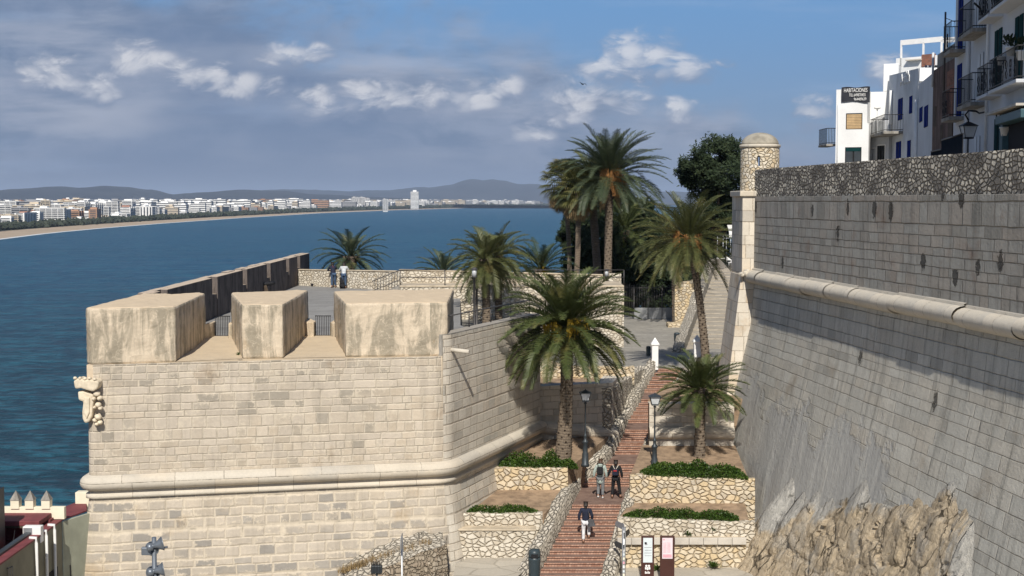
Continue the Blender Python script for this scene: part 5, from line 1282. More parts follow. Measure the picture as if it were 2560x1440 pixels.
lb = P(1636, 1176, 11.40); street_lamp('cast iron street lamp right of the stairs above the planter wall', (lb.x, lb.y, lb.z-.05), zat(1637, 980, lb.y)-lb.z, 'lamps flanking the stairs')
def post_lamp(label, p, H):
    t = thing('post_lantern', label, 'street lamp', p, 0, 'slim lanterns on straight posts'); m = MB(); m.lathe((0, 0, 0), [(.10, 0), (.10, .3), (.065, .34), (.06, H-.55), (.16, H-.54), (.16, H-.5), (.0, H-.5)], 12); m.build('post', M['rail'], t)
    m = MB(); m.lathe((0, 0, 0), [(.12, H-.49), (.13, H-.12), (.0, H-.11)], 12); m.build('glass', M['lampglass'], t); m = MB()
    m.lathe((0, 0, 0), [(.19, H-.13), (.17, H-.09), (.05, H), (.0, H)], 12)
    m.build('cap', M['rail'], t); return t
for lab, px, pyt, pyb, Y in (('tall slim lantern post beside the left twin palm, front one of the pair', 1186, 668, 822, 73), ('tall slim lantern post close behind the front one near the twin palms', 1192, 664, 808, 77)):
    z0 = CZ-hplaza(XA(px, Y, 7), Y); post_lamp(lab, (XA(px, Y, 7), Y, z0), zat(px, pyt, Y)-z0)
z0 = CZ-9.04; post_lamp('slim lantern post standing left of the gate in front of the palms', (XA(1516, 96, 8), 96, z0), zat(1516, 672, 96)-z0)
# small lantern on the parapet pillar
t = thing('pillar', 'short rubble pillar ending the sea parapet beside the gate', 'pillar', (XA(1530, 97, 9)-.25, 97, z0)); m = MB(); m.box(0, 0, 0, .9, .6, zat(1530, 684, 97)-z0); m.build('masonry', M['pale_rubble'], t, bevel=.03); m = MB(); m.box(.2, -.06, 1.1, .5, 0, 1.5); m.build('white_box', M['white'], t, bevel=.01)
# bollard light
p = D(1188, 826, 70); z0 = CZ-hplaza(p.x, 70); 
t = thing('bollard_light', 'short dark bollard light with a white cap on the walkway', 'bollard', (XA(1188, 68.5, 7), 68.5, CZ-hplaza(XA(1188, 68.5, 7), 68.5))); m = MB(); m.lathe((0, 0, 0), [(.10, 0), (.10, .75)], 12); m.build('post', M['iron'], t); m = MB(); m.lathe((0, 0, 0), [(.14, .75), (.15, .9), (.06, .98), (0, .98)], 12); m.build('cap', M['white'], t)

# ---------------------------------------------------------------- walkway and sea parapet
YW0, YW1 = 84.3, 86.8; hW = 5.3
xa = XA(1000, YW0, hW); xb = XA(1560, YW0, hW)
wk = thing('raised_walkway', 'raised walkway with a rubble front along the sea parapet', 'walkway', (xa, YW0, CZ-9.2))
m = MB(); m.box(0, 0, 0, xb-xa, YW1-YW0+2.0, 9.2-hW); m.build('rubble_front', M['pale_rubble'], wk)
m = MB(); m.box(-.02, -.05, 9.2-hW+.003, xb-xa, YW1-YW0+2, 9.2-hW+.10); m.build('paved_top', M['coping'], wk, bevel=.02)
m = MB(); xs = XA(930, YW0, 6)-xa; m.hexa([(xs, 0, 9.2-6.0), (0, 0, 9.2-6.0), (0, 1.4, 9.2-6.0), (xs, 1.4, 9.2-6.0), (xs, 0, 9.2-5.95), (0, 0, 9.2-hW+.1), (0, 1.4, 9.2-hW+.1), (xs, 1.4, 9.2-5.95)]); m.build('ramp', M['concrete'], wk)
rl = thing('walkway_railing', 'long two-bar metal railing along the edge of the raised walkway', 'railing', (xa, YW0+.1, CZ-hW+.1)); m = MB()
Lr_ = xb-xa
for z in (.5, .95):
    m = MB(); m.tube([(0, 0, z), (Lr_, 0, z)], .028, 6); m.build('bar', M['rail'], rl)
for k in range(6): m = MB(); m.tube([(Lr_*k/5, 0, 0), (Lr_*k/5, 0, .95)], .03, 6); m.build('post', M['rail'], rl)
m = MB(); m.tube([(0, 0, .95), (xs, 0, .25)], .03, 6); m.build('bar', M['rail'], rl); m = MB(); m.tube([(0, 0, .35), (xs, 0, -.35)], .025, 6); m.build('bar', M['rail'], rl)
for k in range(1, 10):
    f = k/10; m = MB(); m.tube([(xs*f, 0, -.63*f), (xs*f, 0, .95-.70*f)], .016, 5); m.build('post', M['rail'], rl)
# parapet
pp = [(x_in+.1, Yend-6.5), (XA(765, 96.5, 5), 96.5), (XA(1000, 88.8, 5), 88.8), (XA(1240, 88.8, 4.5), 88.8), (XA(1520, 86, 4.3), 87.6)]
wall('sea_parapet', 'low rubble parapet behind the two men at the terrace end', 'wall', (x_in-.3, 97.6), (XA(1002, 90.5, 5), 91.2), (4.93, 4.72), 6.4, .5, M['pale_rubble'], coping=M['coping'], wob=.02)
wall('sea_parapet', 'long low rubble parapet along the raised walkway above the sea', 'wall', (XA(1000, 88, 5), 87.2), (XA(1508, 87, 4.4), 87.2), (4.42, 4.75), 6.4, .5, M['pale_rubble'], coping=M['coping'], wob=.02)
# rail above the flank wall
fa = Vector((planK[-2].x, planK[-2].y)); fb = Vector(C3)-Vector((.2, .5))
t = thing('flank_railing', 'dark handrail on top of the right flank wall of the bastion', 'railing', (fa.x-.3, fa.y+.5, zF+.03)); v = fb-fa
m = MB(); m.tube([(0, 0, .62), (v.x, v.y, .62)], .03, 6); m.build('handrail', M['rail'], t)
for k in range(5): m = MB(); m.tube([(v.x*k/4, v.y*k/4, 0), (v.x*k/4, v.y*k/4, .62)], .025, 6); m.build('post', M['rail'], t)

# ---------------------------------------------------------------- plaza furniture
def gate_post(label, px, py, Y, h):
    t = thing('gate_post', label, 'post', (XA(px, Y, 8.9), Y, CZ-h), 0, 'white posts at the stair top'); m = MB(); H = zat(px, py, Y)-(CZ-h); w = .17
    m.box(-w, -w, 0, w, w, H-.42); m.build('shaft', M['white'], t, bevel=.015)
    m = MB(); m.box(-w-.05, -w-.05, H-.42, w+.05, w+.05, H-.33); i = len(m.v); m.v += [(-w-.04, -w-.04, H-.33), (w+.04, -w-.04, H-.33), (w+.04, w+.04, H-.33), (-w-.04, w+.04, H-.33), (0, 0, H)]
    for k in range(4): m.face((i+k, i+(k+1) % 4, i+4))
    m.build('pointed_cap', M['white'], t, bevel=.012); return t
gate_post('white stone post with a pointed cap at the left of the stair top', 1637, 843, YTOP+.05, H_TOP+.05)
gate_post('white pointed stone post at the right of the stair top, beside the leaning trunk', 1742, 836, YTOP-.1, H_TOP+.05)
def litter_bin(label, x, y, h, H, r=.2):
    t = thing('litter_bin', label, 'litter bin', (x, y, CZ-h), 0, 'dark litter bins'); m = MB()
    m.lathe((0, 0, 0), [(r*.78, 0), (r*.82, .05), (r, H*.72), (r*1.02, H*.74), (r*1.02, H*.80)], 18); m.build('body', M['binm'], t)
    m = MB(); m.lathe((0, 0, 0), [(r*.98, H*.81), (r*1.0, H*.84), (r*.98, H*.93), (r*.75, H*.985), (r*.3, H), (0, H)], 18); m.build('lid', M['binm'], t)
    m = MB(); m.box(-r*.55, -r*1.03, H*.80, r*.55, -r*.4, H*.90); m.build('slot', M['dark'], t)
    m = MB(); m.lathe((0, 0, 0), [(r*1.06, H*.2), (r*1.06, H*.23)], 18); m.build('band', M['iron'], t); return t
b = P(1336, 1462, 14.2); litter_bin('tall grey-blue litter bin at the foot of the stairs', b.x, b.y, 14.35, zat(1336, 1372, b.y)-(CZ-14.35), .23)
b = P(1692, 868, 9.04); litter_bin('dark litter bin on the upper plaza at the foot of the ramp wall', b.x, b.y, 9.04, zat(1692, 831, b.y)-b.z, .19)
b = P(1621, 890, 9.04); litter_bin('small dark litter bin behind the left white post', b.x, b.y, 9.04, zat(1621, 865, b.y)-b.z, .14)
# iron gate
Yg = 104.5; gx0, gx1 = XA(1553, Yg, 8.5), XA(1690, Yg, 8.5); gz = CZ-9.04; gH = zat(1600, 713, Yg)-gz
t = thing('iron_gate', 'tall iron bar gate with grey sheet panels along its foot', 'gate', (gx0, Yg, gz)); Wg = gx1-gx0
for k in range(int(34)):
    m = MB(); x = Wg*k/33; m.tube([(x, 0, .2), (x, 0, gH+(.12 if k % 5 == 0 else random.uniform(-.02, .04)))], .018, 5); m.build('bar', M['rail'], t)
for z in (.25, gH-.2): m = MB(); m.tube([(0, 0, z), (Wg, 0, z)], .03, 6); m.build('rail', M['rail'], t)
for k in range(3):
    xa_ = Wg*(.23+.257*k); m = MB(); m.box(xa_+.02, -.05, .04, xa_+Wg*.257-.03, -.02, .88); m.build('sheet_panel', M['steel'], t)
for k in range(3): m = MB(); m.box(Wg*(.23+.257*k)-.03, -.06, 0, Wg*(.23+.257*k)+.03, .03, gH); m.build('gate_post', M['rail'], t)
# rubble pier right of the gate and low step
x0, x1 = XA(1687, 99, 8), XA(1742, 99, 8); wall('gate_pier', 'warm rubble pier at the right end of the iron gate', 'pier', (x0, 99), (x1, 99), (zat(1700, 709, 99)*-1+CZ, CZ-zat(1740, 700, 99)), 9.3, .9, M['warm_rubble'], wob=.02)
wall('stone_kerb', 'low rubble footing in front of the gate pier', 'kerb', (XA(1670, 97.6, 9), 97.6), (XA(1722, 97.6, 9), 97.6), 8.75, 9.3, 1.2, M['warm_rubble'], wob=.02)
# the climbing ramp
YR0, YR1 = 83.5, 113.0; hR1 = 5.55
def hramp(Y): return lerp(H_P, hR1, min(1, max(0, (Y-YR0)/(YR1-YR0))))
xr0 = lambda Y: lerp(XA(1716, YR0, 9), XA(1788, YR1, 6), (Y-YR0)/(YR1-YR0))
xr1 = lambda Y: lerp(13.9, 24, (Y-YR0)/(YR1-YR0))
m = MB(); n = 22
for k in range(n):
    ya, yb = lerp(YR0, YR1, k/n), lerp(YR0, YR1, (k+1)/n); z = CZ-hramp(yb)-.02; zp = CZ-hramp(ya)-.02
    m.quad((xr0(ya), ya, zp), (xr1(ya), ya, zp), (xr1(ya), ya, zp+.07), (xr0(ya), ya, zp+.07)); m.quad((xr0(ya), ya, zp+.07), (xr1(ya), ya, zp+.07), (xr1(yb), yb, z), (xr0(yb), yb, z))
o = m.build('stepped_ramp', M['cobble']); tag(o, kind='structure')
zone('cafe_terrace', [(xr0(YR1), YR1), (24, YR1), (24, 124), (xr0(YR1)-1, 124)], hR1+.02, M['cobble'])
# ramp side wall
t = thing('ramp_wall', 'sloping rubble side wall climbing beside the stepped ramp', 'wall', (xr0(YR0), YR0, CZ-9.2)); m = MB(); prev = None
for k in range(41):
    Y = lerp(YR0-2.2, YR1+1, k/40); f = (Y-YR0)/(YR1-YR0); x = xr0(Y)
    up = .75+.06*mnoise.noise(Vector((Y*.8, 3, 0)))+(.35 if 15 < k < 20 else 0); z = CZ-hramp(Y)+up*min(1, .45+k*.2)
    sec = [Vector((x-.75, Y, CZ-9.2)), Vector((x-.65, Y, z-.06)), Vector((x-.5, Y, z)), Vector((x-.12, Y, z)), Vector((x-.02, Y, z-.06)), Vector((x, Y, CZ-9.2))]
    idx = [m.vert(p-Vector(t.location)) for p in sec]; ul = [0, 2, 2.2, 2.6, 2.7, 4.7]
    if prev:
        for q in range(5): m.face((prev[0][q+1], prev[0][q], idx[q], idx[q+1])[::-1], [(prev[1], ul[q+1]), (prev[1], ul[q]), (Y, ul[q]), (Y, ul[q+1])][::-1])
    else: m.face(idx[::-1])
    prev = (idx, Y)
m.face(prev[0]); o = m.build('rubble_body', M['stairwall'], t)
# handrail beside the pilaster
t = thing('ramp_handrail', 'dark metal handrail running up the ramp beside the rampart corner', 'railing', (XA(1808, 78, 8.5), 78, CZ-9.04)); v = Vector((XA(1850, 100, 6)-t.location.x, 22, 9.04-7.1))
m = MB(); m.tube([(0, 0, 0), (0, 0, .95), v+Vector((0, 0, 1.0))], .035, 7); m.build('top_rail', M['iron'], t); m = MB(); m.tube([(0, 0, .5), v+Vector((0, 0, .55))], .03, 6); m.build('lower_rail', M['iron'], t)
# white pot, furniture, awning at the café corner
pz_ = D(1802, 678, YR1-.3); PZ = CZ-hR1
t = thing('plant_pot', 'white tapered plant pot at the top of the stepped ramp', 'plant pot', (XA(1802, YR1-.2, hR1), YR1-.2, PZ)); m = MB(); H = .82
m.lathe((0, 0, 0), [(.26, 0), (.38, H), (.40, H), (.40, H+.05), (.33, H+.05), (.31, H-.08), (0, H-.08)], 20); m.build('pot', M['white'], t)
rnd = random.Random(5); m = MB()
for k in range(90):
    az = rnd.uniform(0, 6.28); el = rnd.uniform(.4, 1.5); d = Vector((math.cos(az)*math.cos(el), math.sin(az)*math.cos(el), math.sin(el)))*rnd.uniform(.3, .75); w = Vector((-math.sin(az), math.cos(az), 0))*.03; m.quad(Vector((0, 0, H-.1)), Vector((0, 0, H-.1))+w, Vector((0, 0, H))+d+w, Vector((0, 0, H))+d)
m.build('plant', M['frond_green'], t)
t = thing('pavilion_frame', 'thin grey metal frame standing behind the white plant pot', 'frame', (XA(1793, 114.5, hR1), 114.5, PZ)); w = XA(1830, 114.5, 5)-XA(1793, 114.5, 5); hh = zat(1800, 588, 114.5)-PZ
for x in (0, w*.38, w*.6, w): m = MB(); m.tube([(x, 0, 0), (x, 0, hh)], .035, 6); m.build('upright', M['steel'], t)
for z in (hh, hh-.25): m = MB(); m.tube([(0, 0, z), (w, 0, z)], .03, 6); m.build('crossbar', M['steel'], t)
t = thing('awning', 'white canvas awning at the café corner beside the rampart pilaster', 'awning', (XA(1822, 116, 5), 116, zat(1830, 580, 116))); m = MB()
a_ = XA(1865, 116, 4)-t.location.x; m.hexa([(0, 0, -.05), (a_+1.5, 0, -.05), (a_+1.5, 3, .5), (.3, 3, .5), (0, 0, .0), (a_+1.5, 0, .0), (a_+1.5, 3, .55), (.3, 3, .55)]); m.build('canvas', M['white'], t)
m = MB(); m.box(0, -.02, -.45, a_+1.5, .0, -.05); m.build('valance', M['white'], t)
for k in (0, 1): m = MB(); m.tube([(.15+k*1.6, .1, -.1), (.15+k*1.6, .1, PZ-t.location.z)], .04, 6); m.build('pole', M['steel'], t)
m = MB(); m.hexa([(.5, .6, .75), (a_+1, .6, .75), (a_+1, 3, 1.2), (.8, 3, 1.2), (.5, .6, .8), (a_+1, .6, .8), (a_+1, 3, 1.25), (.8, 3, 1.25)]); m.build('upper_canvas', M['white'], t)
def cafe_chair(x, y, label):
    t = thing('cafe_chair', label, 'chair', (x, y, PZ), .3, 'white café chairs')
    for sx_, sy_ in ((0, 0), (.42, 0), (.42, .42), (0, .42)): m = MB(); m.tube([(sx_, sy_, 0), (sx_, sy_, .9 if sy_ else .45)], .025, 5); m.build('leg', M['white'], t)
    m = MB(); m.box(-.02, -.02, .43, .44, .44, .47); m.build('seat', M['white'], t, bevel=.01); m = MB(); m.box(-.02, .40, .62, .44, .43, .92); m.build('backrest', M['white'], t, bevel=.01)
cafe_chair(XA(1822, 113.6, 5.5), 113.6, 'white café chair nearest the plant pot'); cafe_chair(XA(1838, 113.9, 5.5), 113.9, 'white café chair close to the rampart pilaster')
t = thing('cafe_table', 'small white-clothed café table heaped with folded white cushions', 'table', (XA(1830, 115.3, 5), 115.3, PZ)); m = MB(); m.box(-.05, 0, .72, 1.25, .8, .76); m.build('tabletop', M['white'], t, bevel=.01)
for sx_, sy_ in ((0, .05), (1.2, .05), (1.2, .75), (0, .75)): m = MB(); m.tube([(sx_, sy_, 0), (sx_, sy_, .72)], .03, 5); m.build('leg', M['steel'], t)
m = MB()
rnd = random.Random(8)
for k in range(5): m = MB(); m.blob((rnd.uniform(.1, 1.1), rnd.uniform(.1, .6), .98+rnd.uniform(-.05, .35)), .33, .3, .2, 9, 6, .12, seed=k); tag(m.build('cushion', M['white']), ['flat', 'plump', 'crumpled', 'topmost', 'rearmost'][k]+' folded white cushion on the café table', 'cushion', 'white cushions on the café table'); bpy.data.objects[[o.name for o in bpy.data.objects if o.name.startswith('cushion')][-1]].location = t.location

# ---------------------------------------------------------------- lower square furniture
def text_mesh(body, size, mat, parent, loc, rot=(R(90), 0, 0), ext=0.002, name='lettering', align='CENTER', xs=1.0):
    cu = bpy.data.curves.new('lettering', 'FONT'); cu.body = body; cu.size = size; cu.extrude = ext; cu.align_x = align; cu.space_line = .95
    ob = bpy.data.objects.new('tmp', cu); COL.objects.link(ob); dg = bpy.context.evaluated_depsgraph_get(); me = bpy.data.meshes.new_from_object(ob.evaluated_get(dg)); bpy.data.objects.remove(ob)
    me.materials.clear(); me.materials.append(mat); o = bpy.data.objects.new(name, me); COL.objects.link(o); o.parent = parent; o.location = loc; o.rotation_euler = rot; o.scale = (xs, 1, 1); return o
def totem(label, px0, px1, Y, white, py=1340):
    x0, x1 = XA(px0, Y, 14), XA(px1, Y, 14); zt_ = zat(px0, py, Y); zb = CZ-hRG-.02; w = x1-x0; H = zt_-zb
    t = thing('information_panel', label, 'sign', (x0, Y, zb), 0, 'brown information panels'); m = MB(); m.box(0, 0, 0, w, .09, H); m.build('panel', M['brown'], t, bevel=.008)
    hs_ = 57/3413*Y*1.02; m = MB(); a_ = .07*w/.5*1.0; m.box(a_, -.008, H-.06-hs_*(1.1 if white else .93), w-a_, 0, H-.07); m.build('printed_sheet', M['sign_w' if white else 'sign_p'], t)
    if white:
        for k in range(5): m = MB(); m.box(a_+.04+(.0 if k % 2 else .02), -.012, H-.34-k*.105, w-a_-.03-(.16 if k == 0 else 0), -.009, H-.325-k*.105+(.03 if k == 0 else 0)); m.build('printed_line', M['ink'], t)
        m = MB(); m.blob((w*.33, -.011, H-.27), .05, .003, .04, 8, 5, .2); m.build('printed_picture', M['dark'], t)
        zc_ = H-.06-hs_*1.1-.13
        for k, (dx, dz, r) in enumerate(((-.05, 0, .042), (.05, 0, .042))):
            m = MB(); m.lathe((0, 0, 0), [(r, 0), (r, .008)], 14); o = m.build('pictogram', M['white'], t); o.rotation_euler = (R(90), 0, 0); o.location = (w*.5+dx, -.001, zc_+dz)
        for k in range(3): m = MB(); m.box(w*.5-.10+.07*k, -.008, zc_-.14-.02*(k == 1), w*.5-.04+.07*k, 0, zc_-.05); m.build('pictogram', M['white'], t, bevel=.004)
        for k in range(4): m = MB(); m.box(w*.5-.1+.05*k, -.008, zc_-.30, w*.5-.065+.05*k, 0, zc_-.21-.02*(k % 2)); m.build('pictogram', M['white'], t)
    else:
        for c_ in range(2):
            for k in range(9): m = MB(); m.box(a_+.04+c_*.15, -.012, H-.27-k*.045, a_+.16+c_*.15, -.009, H-.255-k*.045); m.build('printed_line', M['pink'], t)
        m = MB(); m.box(a_+.03, -.012, H-.06-hs_*.88, w-a_-.03, -.009, H-.06-hs_*.74); m.build('printed_band', M['pink'], t); m = MB(); m.box(a_+.03, -.012, H-.16, a_+.1, -.009, H-.11); m.build('printed_crest', M['pink'], t)
    return t
totem('brown information panel with a pale blue sheet and white pictograms', 1603, 1635, 50.9, True)
totem('brown information panel with a pink and white sheet, right one of the two', 1650, 1686, 50.9, False)
# finger post
xf = XA(1559, 50.6, 14); t = thing('finger_post', 'grey direction post with stickers and pointed arrow boards at the stair foot', 'sign', (xf, 50.6, CZ-15.0)); H = zat(1556, 1318, 50.6)-(CZ-15.0)
m = MB(); m.tube([(0, 0, 0), (0, 0, H)], .075, 12); m.build('post', M['steel'], t)
for k, (dz, yaw, mat) in enumerate(((.02, 1.95, 'ink'), (-.30, 1.2, 'iron'), (-.75, 2.0, 'lampiron'))):
    m = MB(); q = [(0, -.11), (.62, -.11), (.74, 0), (.62, .11), (0, .11)]; i = 0
    m.v += [(x, -.015, z) for x, z in q]+[(x, .015, z) for x, z in q]; m.face((0, 1, 2, 3, 4)); m.face((9, 8, 7, 6, 5))
    for j in range(5): m.face((j, j+5, 5+(j+1) % 5, (j+1) % 5))
    o = m.build('arrow_board', M[mat], t); o.location = (0, -.09, H+dz); o.rotation_euler = (0, 0, yaw)
for k in range(7): m = MB(); m.box(-.035, -.083, H-.9-k*.16, .03, -.074, H-.82-k*.16+random.uniform(-.02, .03)); m.build('sticker', M[['white', 'sign_w', 'cream', 'pink'][k % 4]], t)
# sign post seen edge-on, in front of the rock
xs_ = XA(1005, 44, 12); t = thing('sign_post', 'grey metal sign post seen edge on before the rubble wall stub', 'sign', (xs_, 44, CZ-17.4)); H = zat(1005, 1338, 44)-(CZ-17.4)
m = MB(); m.tube([(0, 0, 0), (0, 0, H-.02)], .035, 8); m.build('post', M['steel'], t); m = MB(); m.box(-.025, -.32, H-.42, .01, .32, H); m.build('plate', M['steel'], t, bevel=.01)
# rough stub of rubble wall before the scarp
t = thing('rubble_stub', 'broken rubble wall stub leaning on the bastion foot, its top sloping left', 'wall', P(1010, 1402, 13.4)); Lt = Vector(t.location)
bk = [P(850, 1424, 13.95), P(905, 1388, 13.55), P(985, 1352, 13.05), P(1060, 1345, 12.9), P(1108, 1344, 12.9)]
fr = [P(880, 1452, 14.1), P(935, 1428, 13.8), P(1010, 1400, 13.38), P(1068, 1376, 13.1), P(1117, 1360, 12.98)]
for nm, mt in (('rubble_top', 'stairwall'), ('rubble_side', 'brown_rubble')):
    m = MB(); rows = []
    N_ = 34
    for i in range(N_+1):
        x = i/N_*4; k = min(3, int(x)); q = x-k; A_ = bk[k].lerp(bk[k+1], q); B_ = fr[k].lerp(fr[k+1], q); r = []
        if nm == 'rubble_top': pts = [A_+Vector((0, .5, .1))]+[A_.lerp(B_, j/8) for j in range(9)]
        else: pts = [B_+Vector((0, -.16*(j/7)-(.05 if j else 0), -3.6*j/7)) for j in range(8)]
        for j, p in enumerate(pts):
            v = p*1.9; p = p+Vector((mnoise.noise(v), mnoise.noise(v+Vector((7, 0, 0))), mnoise.noise(v+Vector((0, 9, 0)))))*(.13 if nm == 'rubble_top' or j else .13); r.append(m.vert(p-Lt))
        rows.append(r)
    for a_, b_ in zip(rows, rows[1:]):
        for j in range(len(a_)-1): m.face((a_[j], a_[j+1], b_[j+1], b_[j]))
    if nm == 'rubble_side': # right end
        ends = []
        for j in range(8):
            f = j/7; p = fr[4]+Vector((0, -.16*f, -3.6*f)); q = bk[4]+Vector((.12, .3, -3.6*f)); ends.append([m.vert(p.lerp(q, g/3)-Lt+Vector((.06*mnoise.noise(p.lerp(q, g/3)*2), 0, 0))) for g in range(4)])
        for a_, b_ in zip(ends, ends[1:]):
            for g in range(3): m.face((a_[g], b_[g], b_[g+1], a_[g+1]))
    m.build(nm, M[mt], t, rough=(2, 0.10, 0.16))
m = MB(); rg = random.Random(3)
for k in range(1500):
    f = rg.random(); p = P(850, 1424, 13.9).lerp(P(1075, 1350, 12.95), f)+Vector((rg.uniform(-.1, .1), rg.gauss(-.12, .16), -.1)); az = rg.uniform(0, 6.28); d = Vector((math.cos(az)*.12, math.sin(az)*.12, rg.uniform(.12, .30))); w_ = Vector((-math.sin(az), math.cos(az), 0))*.012
    m.tri(p-w_, p+w_, p+d)
tag(m.build('dry_grass', M['dryleaf']), 'dry grass along the back edge of the rubble wall stub', 'grass', kind='stuff')
t = thing('floodlight', 'small dark floodlight with fins standing at the rubble wall stub', 'floodlight', P(942, 1450, 13.6)); m = MB(); m.box(-.2, -.1, .25, .2, .1, .55); m.build('housing', M['lampiron'], t, bevel=.03); m = MB(); m.tube([(0, 0, -1), (0, 0, .3)], .04, 8); m.build('stand', M['lampiron'], t)
for k in range(7): m = MB(); m.box(-.18+k*.055, -.16, .27, -.165+k*.055, .1, .66); m.build('fin', M['iron'], t)

# loudspeaker pole
Yl = 30.0; t = thing('loudspeaker_pole', 'grey pole carrying round horn loudspeakers in front of the bastion', 'loudspeaker pole', (XA(386, Yl, 8), Yl, CZ-17.4)); H = zat(385, 1343, Yl)-(CZ-17.4)
m = MB(); m.tube([(0, 0, 0), (0, 0, H)], .055, 12); m.build('pole', M['speaker'], t)
def horn(px, py, r, yaw, pitch=0, depth=.34):
    p = D(px, py, Yl)-Vector(t.location); m = MB(); pr = [(.05, -depth), (.09, -depth+.03), (.09, -depth+.12), (.045, -depth+.14), (.05, -.2), (r*.45, -.12), (r*.8, -.05), (r, 0), (r*1.06, .0), (r*1.06, .02), (r*.97, .02), (r*.9, -.01), (r*.5, -.08), (.03, -.1)]
    m.lathe((0, 0, 0), pr, 22); o = m.build('horn_speaker', M['speaker'], t); o.location = p; o.rotation_euler = (R(90)+pitch, 0, yaw)
    m = MB(); m.lathe((0, 0, 0), [(.045, -.11), (.06, -.04), (.02, .0)], 12); q = m.build('phase_plug', M['iron'], o)
horn(381, 1371, .155, -.15); horn(405, 1359, .15, 1.95, -.2); horn(383, 1432, .155, -.1); horn(407, 1423, .15, 1.9, -.15)
m = MB(); m.tube([(-.05, 0, H-.28), (.3, .0, H-.22)], .025, 6); m.build('bracket', M['speaker'], t); m = MB(); m.box(-.28, -.05, H-.4, -.05, .05, H-.22); m.build('bracket', M['speaker'], t, bevel=.02)
# gull in the sky
bp = D(1456, 211, 140); m = MB()
m.tube([(-.0, -.25, 0), (0, -.1, .03), (0, .1, .03), (0, .32, 0)], [.02, .07, .06, .015], 8)
for s_ in (-1, 1):
    i = len(m.v); w_ = [(0, -.06, .04), (s_*.3, -.02, .16), (s_*.62, .08, .05), (s_*.28, .14, .14), (0, .12, .03)]
    m.v += [tuple(Vector(q)) for q in w_]+[(q[0], q[1], q[2]-.02) for q in w_]; m.face((i, i+1, i+3, i+4)); m.face((i+1, i+2, i+3)); m.face((i+9, i+8, i+6, i+5)); m.face((i+8, i+7, i+6))
o = m.build('seagull', M['iron']); o.location = bp; o.rotation_euler = (.25, .2, .5); tag(o, 'dark gull gliding high over the bay', 'bird')
# ---------------------------------------------------------------- people
def skin_obj(name, J, E, mat, parent, root=0, sub=2, loc=None):
    """J: list of (x, y, z, r) joints, E: edges"""
    me = bpy.data.meshes.new(name); me.from_pydata([j[:3] for j in J], E, []); me.materials.append(mat)
    o = bpy.data.objects.new(name, me); COL.objects.link(o); o.parent = parent
    md = o.modifiers.new('skin', 'SKIN'); md.use_smooth_shade = True
    for i, j in enumerate(J):
        r = j[3] if not isinstance(j[3], tuple) else j[3]
        me.skin_vertices[0].data[i].radius = r if isinstance(r, tuple) else (r, r)
    me.skin_vertices[0].data[root].use_root = True
    s = o.modifiers.new('smooth', 'SUBSURF'); s.levels = sub; s.render_levels = sub
    dg = bpy.context.evaluated_depsgraph_get(); m2 = bpy.data.meshes.new_from_object(o.evaluated_get(dg)); 
    for p in m2.polygons: p.use_smooth = True
    o.modifiers.clear(); o.data = m2; m2.name = name; bpy.data.meshes.remove(me)
    if not m2.materials: m2.materials.append(mat)
    return o
def cloth(name, col, rough=0.85): return simple(name, col, rough, var=0.2, scale=9, bmp=0.4, bs=25)
CM = {'navy': cloth('navy_cloth', (0.012, 0.016, 0.035)), 'black': cloth('black_cloth', (0.010, 0.010, 0.012)), 'sage': cloth('sage_coat', (0.36, 0.42, 0.38)), 'greyt': cloth('grey_trousers', (0.17, 0.175, 0.18)),
      'whitet': cloth('white_trousers', (0.68, 0.67, 0.68)), 'jeans': cloth('blue_jeans', (0.05, 0.085, 0.15)), 'pale': cloth('pale_jacket', (0.50, 0.52, 0.53)), 'charc': cloth('charcoal_bag', (0.07, 0.07, 0.075)), 'shoe_w': cloth('white_shoe', (0.6, 0.58, 0.56)),
      'shoe_b': cloth('brown_shoe', (0.14, 0.07, 0.04)), 'hair': simple('dark_hair', (0.018, 0.012, 0.009), 0.55, var=.3, bmp=.5), 'hairb': simple('brown_hair', (0.06, 0.03, 0.016), 0.55, var=.3, bmp=.5), 'red': cloth('red_patch', (0.35, 0.03, 0.03)), 'strap': cloth('pale_strap', (0.55, 0.5, 0.42))}
